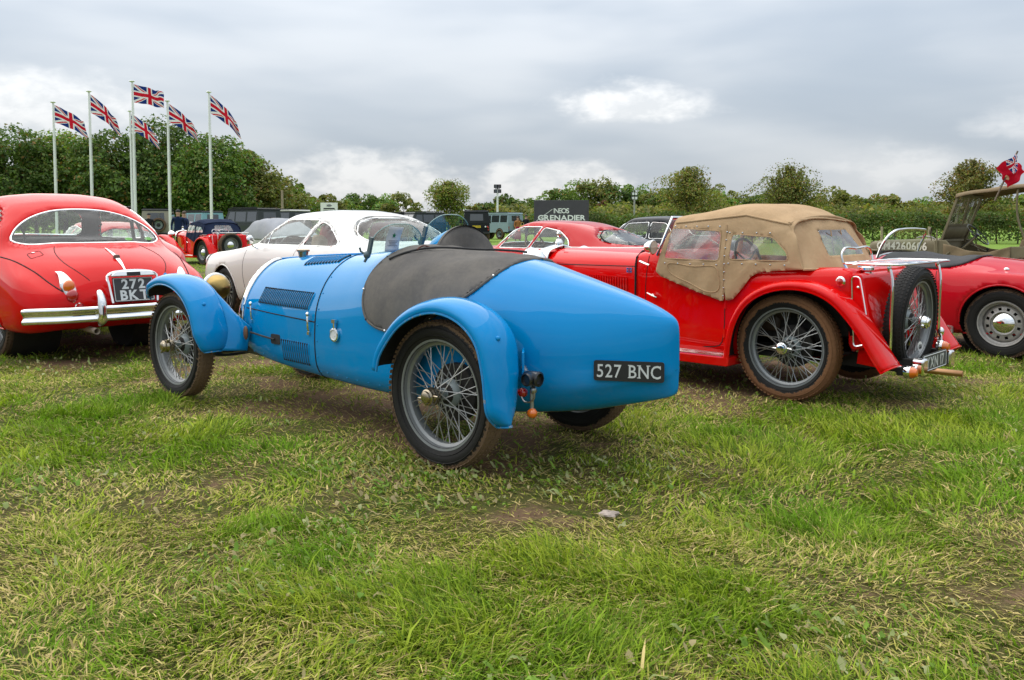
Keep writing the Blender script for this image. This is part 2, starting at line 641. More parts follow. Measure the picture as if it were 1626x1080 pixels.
class Shell:
    """a body surface that windows, arches and covers are cut out of along clean edges"""
    def __init__(s, G):
        s.V = G.reshape(-1, 3).copy()
        nu, nv = G.shape[:2]
        a = (np.arange(nu - 1)[:, None] * nv + np.arange(nv - 1)).ravel()
        s.F = np.stack([a, a + 1, a + nv + 1, a + nv], 1)
        s.B = BVHTree.FromPolygons(s.V.tolist(), s.F.tolist())
        s.h = np.median(np.linalg.norm(s.V[s.F[:, 0]] - s.V[s.F[:, 2]], axis=1))

    def snap(s, pg, ax, cond, tol=.5):
        idx = np.where(cond(s.V))[0]
        P = s.V[idx][:, ax]
        lo, hi = pg.min(0) - .1, pg.max(0) + .1
        k = ((P > lo) & (P < hi)).all(1)
        idx, P = idx[k], P[k]
        if not len(idx):
            return
        Q, D = nearest(P, pg)
        k = D < tol * s.h
        for j, a in enumerate(ax):
            s.V[idx[k], a] = Q[k, j]

    def mask(s, pg, ax, cond):
        c = s.V[s.F].mean(1)
        return inside(c[:, ax], pg) & cond(c)

    def cut(s, pg, ax, cond, tol=.5):
        """take the faces inside the outline away and give them back"""
        pg = np.asarray(pg, float)
        s.snap(pg, ax, cond, tol)
        k = s.mask(pg, ax, cond)
        F = s.F[k]
        s.F = s.F[~k]
        return compact(s.V, F)

    def hit(s, o, d):
        h = s.B.ray_cast(Vector(o), Vector(d))
        return None if h[0] is None else np.array(h[0])

    def curve(s, pts, ax, side):
        """drop a 2-D outline on the surface; side = +-1 along the missing axis"""
        m = [a for a in (0, 1, 2) if a not in ax][0]
        out = []
        for p in pts:
            o = np.zeros(3)
            o[list(ax)] = p
            o[m] = 6 * side
            d = np.zeros(3)
            d[m] = -side
            q = s.hit(o, d)
            if q is not None:
                out.append(q)
        return np.array(out)

    def obj(s, name, m, parent=None, solid=0, inner=None, angle=50):
        V, F = compact(s.V, s.F)
        o = put(name, mesh_from(V, F, True, angle), m, parent)
        mods(o, solid=solid, inner=inner)
        return o


def compact(V, F):
    u, inv = np.unique(F.ravel(), return_inverse=True)
    return V[u], inv.reshape(F.shape)


def vnorm(V, F):
    n = np.cross(V[F[:, 2]] - V[F[:, 0]], V[F[:, 3]] - V[F[:, 1]])
    N = np.zeros_like(V)
    for k in range(F.shape[1]):
        np.add.at(N, F[:, k], n)
    return N / (np.linalg.norm(N, axis=1)[:, None] + 1e-12)


ISLEFT = lambda v: v[:, 1] > 0
ISRIGHT = lambda v: v[:, 1] < 0

_TXT = {}


def glyph(ch, size, ext, bold, sx):
    key = (ch, size, ext, bold, sx)
    if key not in _TXT:
        c = bpy.data.curves.new('txt', 'FONT')
        c.body = ch
        c.size = size
        c.extrude = ext
        c.offset = bold
        c.resolution_u = 3
        o = bpy.data.objects.new('txt', c)
        col.objects.link(o)
        me = bpy.data.meshes.new_from_object(o)
        bpy.data.objects.remove(o)
        co = np.array([v.co for v in me.vertices])
        lo, hi = co.min(0), co.max(0)
        me.transform(Matrix.Diagonal((sx, 1, 1, 1)) @ Matrix.Translation((-(lo[0] + hi[0]) / 2, 0, 0)))
        me.materials.clear()
        _TXT[key] = (me, (hi[0] - lo[0]) * sx)
    return _TXT[key]


def text(parent, s, size, M, m, name='character', ext=.0012, sx=1.0, bold=0.0, gap=.16, space=.42, width=None, extra=None):
    """a line of lettering, one object per character, centred on M"""
    cap = size * .70
    gl = [None if ch == ' ' else glyph(ch, size, ext, bold, sx) for ch in s]
    ws = [space * cap if q is None else q[1] for q in gl]
    gp = gap * cap
    if width:
        gp = (width - sum(ws)) / max(1, len(ws) - 1)
    x = -(sum(ws) + gp * (len(ws) - 1)) / 2
    out = []
    for ch, q, w_ in zip(s, gl, ws):
        if q is not None:
            o = put(name, q[0], m, parent, M @ Matrix.Translation((x + w_ / 2, -cap / 2, 0)))
            out.append((ch, x + w_ / 2, w_))
        x += w_ + gp
    return out


# ground relief: the field dips a little to the right
def gz(x, y):
    x = np.asarray(x, float)
    y = np.asarray(y, float)
    s = np.clip((x - 2.2) / 3.0, 0, 1)
    s = s * s * (3 - 2 * s)
    return -.10 * s * np.clip(y / 6.0, 0, 1) + .012 * np.sin(x * 1.7 + .6) * np.sin(y * 1.3) * np.clip((y - 1) / 3, 0, 1)


def place(name, O, yaw, label, cat, group=None, dz=0.0):
    return empty(name, (O[0], O[1], float(gz(O[0], O[1])) + dz), yaw + PI / 2, label, cat, group)


F_, YH, CH, DD = 1379.3, 356.0, 1.142, 83.0
TH = math.atan2(DD, F_)


def at(px, py, Y):
    """photo pixel -> point at ground distance Y"""
    a, b = (px - 813) / F_, -(py - (YH + DD)) / F_
    r = np.array([a, math.cos(TH) + b * math.sin(TH), -math.sin(TH) + b * math.cos(TH)])
    return np.array([0, 0, CH]) + r * (Y / r[1])


def wing_grid(path, vs, dr, n=60, taper=0.0, m=22, tail=0.0):
    """a mudguard: profile (v, lift) swept along a side-view path (u, z)"""
    p = spl(np.array(path), n)
    t = np.gradient(p, axis=0)
    t /= np.linalg.norm(t, axis=1)[:, None]
    nn_ = np.stack([t[:, 1], -t[:, 0]], 1)
    if ((p - p.mean(0)) * nn_).sum() < 0:
        nn_ = -nn_
    prof = spl(np.stack([np.array(vs), np.array(dr)], 1), m)
    k = np.linspace(0, 1, n)
    out = []
    vm = prof[:, 0].mean()
    for i in range(n):
        e = min(1, 1.6 * min(k[i], 1 - k[i]) ** .5 + .45) if taper else 1
        if tail:
            q_ = max(0.0, (k[i] - .66) / .34)
            e_ = max(0.0, (k[i] - .93) / .07)**2
            vn = prof[0, 0] - .06 * e_
            f_ = (1 - tail * q_ ** 1.6) * (1 - .72 * e_)
            out.append([(p[i, 0] + nn_[i, 0] * d, vn + (v - prof[0, 0]) * f_, p[i, 1] + nn_[i, 1] * d) for v, d in prof])
            continue
        out.append([(p[i, 0] + nn_[i, 0] * d * e, vm + (v - vm) * e, p[i, 1] + nn_[i, 1] * d * e) for v, d in prof])
    return np.array(out)


def wing_obj(Gx, sd_, name, m, parent, inner, bead=.006, solid=.006, beadm=None):
    Gx = Gx.copy()
    Gx[..., 1] *= sd_
    mb = MB()
    mb.grid(Gx[::-1] if sd_ < 0 else Gx)
    wg = mb.build(name, m, parent, angle=60)
    mods(wg, solid=solid, off=-1, inner=inner)
    if bead:
        eb = MB()
        eb.tube(Gx[:, 0], bead, 6)
        eb.tube(Gx[-1], bead * .9, 6)
        eb.build('wing_bead', beadm or m, wg)
    return wg
# ================================================================== shared materials
CHROME = metal_m('chrome', (.82, .82, .80, 1), .06, .12)
NICKEL = metal_m('nickel', (.40, .34, .25, 1), .2, .25)
STEEL = metal_m('bare_steel', (.42, .41, .39, 1), .35, .2)
BRASS = metal_m('brass', (.36, .25, .09, 1), .3, .3, 9.0)
COPPER = metal_m('copper_pipe', (.62, .33, .16, 1), .32, .25)
SPOKEM = plain('bright_spoke', (.38, .38, .365, 1), .3, .6, 12, .2, 0)
SILVERP = plain('silver_wheel_paint', (.22, .23, .23, 1), .4, .3, 12, .3, .05, coat=.4)
GREYP = plain('grey_enamel', (.25, .29, .29, 1), .42, .0, 12, .3, .06, coat=.3)
BLACKP = plain('black_paint', (.014, .014, .015, 1), .35, 0, 10, .3, .05, coat=.5)
BLACKM = plain('black_matt', (.02, .02, .021, 1), .75, 0, 14, .4, .2)
DARKIN = plain('dark_trim', (.035, .032, .03, 1), .8, 0, 12, .3, .2)
CHASSIS = plain('chassis_grime', (.022, .019, .016, 1), .85, 0, 9, .5, .4)
GAP = plain('panel_gap', (.01, .01, .01, 1), .9, 0, 5, .1, 0)
GLASS = glass('window_glass')
SCREENG = glass('screen_glass', (.84, .92, .89, 1), .05)
CLEARPL = glass('clear_plastic', (.80, .78, .72, 1), .34, 1.45, .05)
AMBER = plain('amber_lens', (.75, .16, .01, 1), .15, 0, 20, .1, 0, coat=1)
REDLENS = plain('red_lens', (.42, .008, .006, 1), .12, 0, 20, .1, 0, coat=1)
WHITEL = plain('clear_lamp', (.75, .76, .76, 1), .08, 0, 20, .1, 0, coat=1)
PLATEK = plain('plate_black', (.012, .012, .013, 1), .42, 0, 30, .2, .05, coat=.2)
LETTER = plain('plate_letter', (.62, .64, .63, 1), .4, .2, 40, .15, 0)
WHITEM = plain('white_gloss', (.76, .76, .74, 1), .35, 0, 10, .15, .03)
RUB_A = muddy_rubber('tyre_blue_car', .35, (.23, .15, .09, 1), .44, .78, 1.02)
RUB_B = muddy_rubber('tyre_thick_mud', .35, (.26, .125, .06, 1), .66, .74, .98)
RUB_C = muddy_rubber('tyre_dusty', .33, (.16, .10, .065, 1), .46, .72, 1.04)
RUB_D = muddy_rubber('tyre_clean', .35, (.10, .09, .08, 1), .14, .8, 1.1)


# ================================================================== wheels
def tyre_mb(TR, RR, tw, blocks=78, bh=.0019, n=72):
    mb = MB()
    P = [(RR - .012, -tw * .34), (RR + .004, -tw * .40), (RR + (TR - RR) * .30, -tw * .485), (RR + (TR - RR) * .55, -tw * .5), (TR - .026, -tw * .455), (TR - .009, -tw * .36),
         (TR - .003, -tw * .2), (TR - .001, 0)]
    P = P + [(r, -h) for r, h in P[::-1][1:]]
    q = spl(np.array(P), 30)
    mb.lathe([(r, h) for r, h in q], n)
    # sidewall moulding rings
    for s in (-1, 1):
        for k, rr in ((.497, .62), (.478, .22)):
            a = np.linspace(0, 2 * PI, n, endpoint=False)
            r0 = RR + (TR - RR) * rr
            mb.tube(np.stack([r0 * np.cos(a), np.full(n, s * tw * k), r0 * np.sin(a)], 1), .0022, 4, True)
    if blocks:
        for i in range(blocks):
            a = 2 * PI * i / blocks
            for s, da in ((-1, 0), (1, .5)):
                b = a + da * 2 * PI / blocks
                for h, wd, drop, ln in ((.40, .17, .012, .60), (.22, .14, .003, .55), (.06, .10, .0, .55)):
                    rad = TR - drop
                    M = Matrix.Rotation(-b, 3, 'Y') @ Matrix.Rotation(s * (-.32 if h > .3 else 0), 3, 'Z')
                    mb.box((rad * math.cos(b), s * tw * h, rad * math.sin(b)), (bh * 1.6, tw * wd, 2 * PI * TR / blocks * ln), M)
    return mb


def rim_mb(RR, dep=.042, n=64):
    mb = MB()
    P = [(RR - .006, dep * .86), (RR + .004, dep), (RR + .001, dep * 1.1), (RR - .008, dep * 1.06), (RR - .012, dep * .8), (RR - .015, dep * .55),
         (RR - .028, dep * .38), (RR - .031, 0), (RR - .028, -dep * .38), (RR - .015, -dep * .5), (RR - .014, -dep * .9), (RR + .002, -dep * 1.05), (RR + .002, -dep * .9)]
    mb.lathe(P, n)
    return mb


_W = {}


def wire_wheel(parent, loc, side=1, TR=.35, RR=.26, tw=.115, rub=None, rimm=None, nout=20, nin=30, single=True, cap='ears', key='w',
               drum=GREYP, spin=0.0, rot=None, steer=0.0, capm=NICKEL, hubo=.062, blocks=78, spokem=None, capx=.135):
    k = key
    if k not in _W:
        d = {}
        d['rim'] = rim_mb(RR).mesh()
        d['tyre'] = tyre_mb(TR, RR, tw, blocks).mesh()
        hub = MB()
        hub.lathe([(.0, hubo + .004), (.030, hubo + .004), (.034, hubo), (.030, hubo - .012), (.026, .012), (.050, -.004), (.066, -.022), (.070, -.034), (.066, -.046), (.03, -.05)], 28)
        d['hub'] = hub.mesh()
        dm = MB()
        dm.lathe([(.0, .012), (.03, .010), (.05, -.004), (.056, -.05), (.060, -.054), (.13, -.052), (.138, -.058), (.138, -.095), (.128, -.1), (0, -.1)], 36)
        d['drum'] = dm.mesh()
        cp = MB()
        cp.lathe([(.0, capx), (.018, capx), (.027, capx - .004), (.030, capx - .012), (.038, capx - .016), (.040, capx - .03), (.043, capx - .034), (.044, capx - .052), (.034, hubo - .006), (.0, hubo - .006)], 28)
        if cap == 'ears':
            for s in (0, 1):
                a = s * PI
                e = spl([(.024, capx - .034, 0), (.046, capx - .032, .004), (.060, capx - .028, .008), (.070, capx - .024, .01)], 8)
                Rm = np.array(Matrix.Rotation(a, 3, 'Y'))
                cp.tube(e @ Rm.T, [.015, .0145, .014, .013, .0125, .012, .010, .006], 8, flat=.6)
        d['cap'] = cp.mesh()

        def spoke(r0, y0, r1, y1, off):
            a = np.array([r0 * math.cos(off), y0, r0 * math.sin(off)])
            b = np.array([r1, y1, 0])
            m_ = MB()
            m_.tube([a, a + (b - a) * .93, b], [.0024, .0024, .0036], 5)
            return m_
        d['so'] = [spoke(.030, hubo - .004, RR - .028, .006, s * .95) for s in (1, -1)]
        d['si'] = [spoke(.056, -.034, RR - .028, -.006, s * .85) for s in (1, -1)]
        d['som'] = [m_.mesh() for m_ in d['so']]
        d['sim'] = [m_.mesh() for m_ in d['si']]
        _W[k] = d
    d = _W[k]
    rimm = rimm or SILVERP
    spokem = spokem or SPOKEM
    M = Matrix.Translation(loc) @ Matrix.Rotation(steer, 4, 'Z')
    if rot is not None:
        M = M @ rot
    if side < 0:
        M = M @ Matrix.Rotation(PI, 4, 'Z')
    M = M @ Matrix.Rotation(spin, 4, 'Y')
    wob = put('wheel', d['rim'], rimm, parent, M)
    put('tyre', d['tyre'], rub or RUB_A, wob)
    put('hub', d['hub'], drum, wob)
    if drum is not None:
        put('brake_drum', d['drum'], CHASSIS, wob)
    put('hub_cap', d['cap'], capm, wob)
    if single:
        for mm, n, ph in ((d['som'], nout, 0.0), (d['sim'], nin, .11)):
            for i in range(n):
                put('spoke', mm[i % 2], spokem, wob, Matrix.Rotation(2 * PI * (i + (.36 if i % 2 else 0)) / n + ph, 4, 'Y'))
    else:
        mb = MB()
        for mm, n, ph in ((d['so'], nout, 0.0), (d['si'], nin, .11)):
            for i in range(n):
                A = np.array(Matrix.Rotation(2 * PI * (i + (.36 if i % 2 else 0)) / n + ph, 3, 'Y'))
                s0 = mm[i % 2]
                mb.add(np.concatenate(s0.v) @ A.T, s0.f)
        mb.build('spokes', spokem, wob, kind='stuff')
    return wob


def disc_wheel(parent, loc, side=1, TR=.32, RR=.205, tw=.16, rub=None, discm=None, style='holes', capm=CHROME, key='d', blocks=48, capr=.1):
    if key not in _W:
        d = {'tyre': tyre_mb(TR, RR, tw, blocks).mesh()}
        d['rim'] = rim_mb(RR, tw * .42).mesh()
        dk = MB()
        nh, n = 12, 96
        if style == 'holes':
            rs = np.array([.0, .09, .105, .122, .135, .148, .16, .172, RR - .02])
            hs = np.array([.035, .035, .028, .022, .020, .018, .012, -.002, -.02])
            a = np.linspace(0, 2 * PI, n, endpoint=False)
            G = np.stack([rs[:, None] * np.cos(a), hs[:, None] + 0 * a, rs[:, None] * np.sin(a)], -1)
            idx = []
            for i in range(len(rs) - 1):
                for j in range(n):
                    hole = i in (3, 4) and (j % 8) in (3, 4, 5)
                    if not hole:
                        idx.append((i * n + j, (i + 1) * n + j, (i + 1) * n + (j + 1) % n, i * n + (j + 1) % n))
            dk.add(G, idx)
        elif style == 'alloy':
            for i in range(10):
                a = 2 * PI * i / 10
                M = Matrix.Rotation(-a, 3, 'Y')
                c = np.array([.118, .02, 0]) @ np.array(M).T
                dk.box(c, (.15, .03, .022), M)
            dk.lathe([(0, .045), (.04, .045), (.055, .035), (.06, .01), (.06, -.03)], 32)
        else:
            dk.lathe([(0, .04), (.06, .04), (.09, .03), (.11, .012), (RR - .06, .02), (RR - .04, .012), (RR - .03, -.01)], 40)
        d['disc'] = dk.mesh()
        bk = MB()
        bk.lathe([(0, -.04), (RR - .045, -.04), (RR - .04, -.09), (0, -.09)], 32)
        d['back'] = bk.mesh()
        cp = MB()
        cp.lathe([(0, .082), (.02, .081), (capr * .5, .074), (capr * .8, .060), (capr * .97, .042), (capr * 1.06, .036), (capr * 1.1, .03), (capr * 1.04, .024)], 40)
        d['cap'] = cp.mesh()
        _W[key] = d
    d = _W[key]
    M = Matrix.Translation(loc)
    if side < 0:
        M = M @ Matrix.Rotation(PI, 4, 'Z')
    wob = put('wheel', d['rim'], discm or SILVERP, parent, M)
    put('tyre', d['tyre'], rub or RUB_C, wob)
    put('disc', d['disc'], discm or SILVERP, wob)
    put('brake_drum', d['back'], BLACKM, wob)
    if style != 'alloy':
        put('hub_cap', d['cap'], capm, wob)
    return wob


def trim(parent, S, pts, ax, side, r, m, name, n=6, closed=True, lift=0.0):
    q = S.curve(pts, ax, side)
    if len(q) < 3:
        return None
    mb = MB()
    mb.tube(q, r, n, closed)
    return mb.build(name, m, parent)


def plate(parent, M, w, h, lines, m=None, lm=None, size=.08, border=True, sx=1.0, rnd=.012, bold=.002, gap=None, name='number_plate', width=None):
    mb = MB()
    mb.prism(rounded([(-w / 2, -h / 2), (w / 2, -h / 2), (w / 2, h / 2), (-w / 2, h / 2)], rnd), .006)
    p = mb.build(name, m or PLATEK, parent, smooth=False, M=M)
    if border:
        b = MB()
        q = rounded([(-w / 2 + .008, -h / 2 + .008), (w / 2 - .008, -h / 2 + .008), (w / 2 - .008, h / 2 - .008), (-w / 2 + .008, h / 2 - .008)], rnd)
        b.tube(np.c_[q, np.full(len(q), .007)], .003, 5, True)
        b.build('border', lm or LETTER, p)
    g_ = gap or h / len(lines) * .92
    for i, s in enumerate(lines):
        text(p, s, size, Matrix.Translation((0, (len(lines) - 1) * g_ / 2 - i * g_ - size * .0, .0075)), lm or LETTER, 'plate_character', .001, sx, bold, width=width)
    return p


def steering_wheel(parent, c, r, tilt, m=BLACKP, yawed=0.0, name='steering_wheel'):
    mb = MB()
    a = np.linspace(0, 2 * PI, 40, endpoint=False)
    mb.tube(np.stack([0 * a, r * np.cos(a), r * np.sin(a)], 1), .011, 8, True)
    for k in (0, 2 * PI / 3, 4 * PI / 3):
        mb.tube([(0.01, 0, 0), (0.0, r * math.sin(k) * .98, -r * math.cos(k) * .98)], .007, 6)
    mb.lathe([(0, -.015), (.03, -.012), (.035, .02), (.018, .03), (.016, .45)], 16, 'x')
    return mb.build(name, m, parent, M=Matrix.Translation(c) @ Matrix.Rotation(tilt, 4, 'Y'))


def seat(parent, c, w, m, back=.55, lean=-.25, depth=.5, name='seat', h=.14):
    mb = MB()
    q = rounded([(-depth / 2, 0), (depth / 2, 0), (depth / 2, h), (-depth / 2, h)], .05)
    mb.prism([(x, z) for x, z in q], w, Matrix(((1, 0, 0, c[0]), (0, 0, 1, c[1] - w / 2), (0, 1, 0, c[2]), (0, 0, 0, 1))))
    q = rounded([(-.07, 0), (.07, 0), (.05, back), (-.05, back)], .05)
    A = Matrix.Translation((c[0] - depth / 2, c[1] - w / 2, c[2] + h * .6)) @ Matrix.Rotation(lean, 4, 'Y') @ Matrix(((1, 0, 0, 0), (0, 0, 1, 0), (0, 1, 0, 0), (0, 0, 0, 1)))
    mb.prism([(x, z) for x, z in q], w, A)
    return mb.build(name, m, parent, bevel=.03)
# ================================================================== the blue boat-tailed racer
def blue_car():
    car = place('vintage_racing_car', (.028, 4.423), .843,
                'bright blue open vintage racing car with pointed boat tail and grey cockpit cover', 'car')
    BLUE = paint('blue_enamel', (.0, .225, .53, 1), .3, 1.0, .05)
    GREYC = cloth('grey_tonneau_cloth', (.105, .098, .092, 1), (.16, .145, .125, 1), 5.0, 500, .85, .7, .12)

    def chipped(t, out):
        oc = ocoord(t)
        f = t.ramp(t.noise(oc, 38, 5, .7), .58, .64)
        principled(t, out, base=t.mix(f, (.0, .225, .53, 1), t.mix(t.noise(oc, 90, 3), (.30, .20, .14, 1), (.42, .40, .36, 1))), rough=.45, coat=.4)

    def s(w, zb, zs, zt, p, wb=None):
        return sec(w, zb, zs, zt, p, wb, 7, zl=.07)
    st = [(2.13, s(.288, .30, .55, .905, 1.62, .24)), (2.0, s(.302, .285, .55, .925, 1.68, .26)), (1.7, s(.338, .262, .55, .945, 1.85, .29)), (1.22, s(.375, .242, .55, .968, 2.0, .32)),
          (.95, s(.402, .238, .56, .995, 2.15, .345)), (.7, s(.428, .236, .59, 1.025, 2.25, .365)), (.45, s(.438, .236, .60, 1.03, 2.3, .37)), (.2, s(.435, .236, .59, 1.012, 2.25, .37)),
          (-.1, s(.405, .238, .56, .972, 2.15, .33)), (-.3, s(.352, .252, .53, .925, 2.1, .27)), (-.5, s(.270, .278, .51, .875, 2.1, .19)), (-.7, s(.172, .325, .52, .820, 2.25, .11)),
          (-.84, s(.098, .362, .54, .772, 2.5, .06)), (-.915, s(.050, .385, .56, .735, 2.8, .03)), (-.94, s(.022, .40, .57, .712, 3, .012)), (-.945, s(.002, .43, .57, .68, 3, .001))]
    G = loft(st, 190, 74, 2)
    S = Shell(G)
    # cockpit cover: cut from the body, lifted and thickened
    pg = np.array([(.70, 2), (.70, 1.02), (.73, .95), (.748, .86), (.735, .76), (.712, .70), (.672, .645), (.60, .614), (.50, .600), (.38, .612), (.25, .655), (.10, .735), (-.017, .818), (-.075, .89), (-.105, .95), (-.12, 2)])
    edge = spl(pg[1:-1], 70)
    pgd = np.concatenate([[(.70, 2)], edge, [(-.12, 2)]])
    V, F = S.cut(pgd, [0, 2], lambda v: v[:, 0] > -2, .55)
    N = vnorm(V, F)
    if (N[:, 2].mean() < 0):
        N = -N
    sag = np.exp(-((V[:, 0] - .3) / .25)**2 - (V[:, 1] / .28)**2)
    wr = .004 * np.sin(V[:, 0] * 37 + V[:, 1] * 9) * np.sin(V[:, 1] * 21 + 1.3 * V[:, 0] * 8) + .003 * np.sin(V[:, 0] * 17 - V[:, 1] * 33)
    Vc = V + N * (.009 + wr[:, None])
    Vc[:, 2] -= .026 * sag
    body = S.obj('body', BLUE, car)
    put('cockpit_floor', mesh_from(V - N * .06, F), BLACKM, car)
    cov = put('cockpit_cover', mesh_from(Vc, F, True, 60), GREYC, car)
    mods(cov, solid=.008, off=-1)
    for sd_ in (1, -1):
        q = np.array([p for p in (S.hit((x, 2 * sd_, z), (0, -sd_, 0)) for x, z in edge) if p is not None])
        q[:, 1] += .008 * sd_
        mb = MB()
        mb.tube(q, .007, 6)
        mb.build('cover_hem', GREYC, cov)
        for i in range(3, len(q), 9):
            st_ = MB()
            st_.ell((0, 0, 0), (.007, .005, .007), 6, 10)
            st_.build('stud', BLACKM if i % 2 else CHROME, cov, M=q[i] + np.array((0, .006 * sd_, 0)))
    # steering wheel standing up under the cover
    hb = MB()
    th = np.linspace(-.12, PI + .12, 40)
    rows = []
    for x, k, zz in ((.10, .30, -.02), (.07, .70, -.012), (.042, .93, -.005), (.020, .99, 0), (0, 1.0, 0), (-.022, .985, 0), (-.038, .955, -.002), (-.045, .90, -.003), (-.05, .7, -.005), (-.052, .4, -.01), (-.055, .02, -.02)):
        rows.append(np.stack([np.full(40, x) + .05 * np.sin(th) * (x < 0), .222 * k * np.cos(th), .172 * k * np.sin(th) + zz], -1))
    hb.grid(np.array(rows))
    hb.build('steering_wheel_bulge', GREYC, cov, M=Vector((.575, -.205, .968)), angle=70)
    # elastic cord with hook over the cover
    cd_ = MB()
    pth = []
    for t in np.linspace(0, 1, 24):
        x, y = .66 + (.02 - .66) * t, .29 + (-.10 - .29) * t
        h = S.hit((x, y, 3), (0, 0, -1))
        pth.append((x, y, (h[2] if h is not None else 1.0) + .024 - .026 * math.exp(-((x - .3) / .25)**2 - (y / .28)**2)))
    cd_.tube(pth, .006, 6)
    cd_.tube(np.array(pth)[2:9] + np.array((.03, -.03, .002)), .004, 6)
    cd_.build('elastic_cord', BLACKM, cov)
    rt = MB()
    b0 = np.array(pth[6])
    rt.tube(spl([b0 + (-.02, -.03, .004), b0 + (0, 0, .014), b0 + (.005, .03, .006), b0 + (-.005, .055, -.004)], 10), .004, 5)
    rt.build('cord_knot', plain('brown_string', (.10, .03, .018, 1), .9), cov)
    # panel joints
    def ring(x, name, r=.0045, lo=.245):
        pts = []
        for a in np.linspace(R(-62), R(242), 70):
            h = S.hit((x, 2.5 * math.cos(a), .55 + 2.5 * math.sin(a)), (0, -math.cos(a), -math.sin(a)))
            if h is not None and h[2] > lo:
                pts.append(h)
        mb = MB()
        mb.tube(pts, r, 5)
        mb.build(name, GAP, body)
    ring(1.215, 'bonnet_joint')
    for sd_ in (1, -1):
        trim(body, S, [(x, .604 - (1.95 - x) * .026) for x in np.linspace(1.22, 2.08, 30)], (0, 2), sd_, .0035, GAP, 'bonnet_joint', 5, False)
    ch = MB()
    ch.tube([(2.1, 0, .917), (1.7, 0, .946), (1.23, 0, .969)], .006, 6)
    ch.build('bonnet_hinge', BLUE, body)
    # louvres: pressed blisters with an open dark mouth
    lv = MB()
    a = np.linspace(-.5, .5, 9)
    prof = np.stack([.0085 * np.array([-.9, -.5, 0, .3, .5]), np.array([0, .0055, .0085, .0080, .001])], 1)
    rows = []
    for t in a:
        k = max(0.0, 1 - (abs(t) / .5)**6)
        rows.append([(x, y * k, t) for x, y in prof])
    lv.grid(np.array(rows))
    lm = lv.mesh()
    sl = MB()
    sl.box((.0078, .0028, 0), (.0072, .0052, .95))
    slm = sl.mesh(False)

    def louvres(x0, x1, za, zb, n, side, lean=0.0):
        for i in range(n):
            x = x0 + (x1 - x0) * i / (n - 1)
            p, q = S.hit((x + lean, 2 * side, za), (0, -side, 0)), S.hit((x, 2 * side, zb), (0, -side, 0))
            if p is None or q is None:
                continue
            up = Vector(q - p)
            L = up.length
            up.normalize()
            nrm = Vector((0, side, 0))
            nrm = (nrm - up * nrm.dot(up)).normalized()
            xx = nrm.cross(up)
            M = Matrix((xx, nrm, up)).transposed().to_4x4() @ Matrix.Diagonal((1.25 * (1 if side > 0 else -1), 1.2, L, 1))
            M.translation = Vector((p + q) / 2) + nrm * .001
            o = put('louvre', lm, BLUE, body, M)
            put('louvre_mouth', slm, GAP, o)
    for sd_ in (1, -1):
        louvres(1.275, 1.875, .645, .748, 28, sd_, .03)
        louvres(1.285, 1.575, .322, .458, 13, sd_)
    for sd_ in (1, -1):
        for i in range(12):
            x = 1.28 + .03 * i
            p, q = S.hit((x, .07 * sd_, 3), (0, 0, -1)), S.hit((x, .17 * sd_, 3), (0, 0, -1))
            up = Vector(q - p)
            L = up.length
            up.normalize()
            nrm = (Vector((0, 0, 1)) - up * up[2]).normalized()
            M = Matrix((nrm.cross(up), nrm, up)).transposed().to_4x4() @ Matrix.Diagonal((1.6 * sd_, 1.6, L, 1))
            M.translation = Vector((p + q) / 2) + nrm * .001
            o = put('louvre', lm, BLUE, body, M)
            put('louvre_mouth', slm, GAP, o)
    # radiator shell, core and cap
    rad = MB()
    rows = []
    for x, k in ((2.115, 1.0), (2.118, 1.025), (2.14, 1.035), (2.165, 1.02), (2.175, .98), (2.175, .90), (2.16, .88)):
        h = spl(np.array(s(.292 * k, .30 + .28 * (1 - k), .55, .60 + (.912 - .60) * k, 1.62, .24 * k)), 40)
        m_ = h[::-1][1:] * np.array((-1, 1))
        rows.append([(x, y, z) for y, z in np.concatenate([h, m_])])
    rad.grid(np.array(rows))
    rad.build('radiator_shell', CHROME, car)
    core = MB()
    h = spl(np.array(s(.27, .33, .55, .88, 1.62, .22)), 30)
    pl = np.concatenate([h, h[::-1][1:-1] * np.array((-1, 1))])
    core.prism(pl, .05, Matrix(((0, 0, 1, 2.14), (1, 0, 0, 0), (0, 1, 0, 0), (0, 0, 0, 1))))
    core.build('radiator_core', BLACKM, car, smooth=False)
    fc = MB()
    fc.lathe([(0, .04), (.03, .04), (.042, .034), (.042, .024), (.034, .02), (.03, 0), (.028, -.02)], 20, 'z')
    fc.build('radiator_cap', NICKEL, car, M=(1.86, 0, .945))
    sc = MB()
    sc.ell((0, 0, 0), (.0055, .003, .0055), 5, 9)
    scm = sc.mesh()
    for sd_ in (1, -1):
        for x, z in [(1.19, z_) for z_ in np.linspace(.30, .84, 7)] + [(x_, .300) for x_ in np.linspace(.50, 1.12, 7)] + [(x_, .33) for x_ in np.linspace(1.30, 2.02, 6)]:
            h = S.hit((x, 2 * sd_, z), (0, -sd_, 0))
            if h is not None:
                put('screw', scm, BLUE, body, Matrix.Translation(h + np.array((0, .001 * sd_, 0))))
    # wheels
    for sd_ in (1, -1):
        wire_wheel(car, (0, .512 * sd_, .35), sd_, key='blue', spin=.3 * sd_, rub=RUB_A, rimm=SILVERP)
        wire_wheel(car, (2.52, .512 * sd_, .35), sd_, key='blue', spin=.9, rub=RUB_A, rimm=SILVERP)

    # wings
    rear = [(.352, .437), (.335, .50), (.286, .572), (.184, .672), (.052, .737), (-.095, .757), (-.245, .715), (-.335, .635), (-.378, .51), (-.397, .375), (-.412, .268)]
    front = [(2.80, .645), (2.75, .70), (2.64, .75), (2.51, .765), (2.37, .742), (2.25, .68), (2.17, .59), (2.128, .50), (2.10, .42), (2.085, .345)]
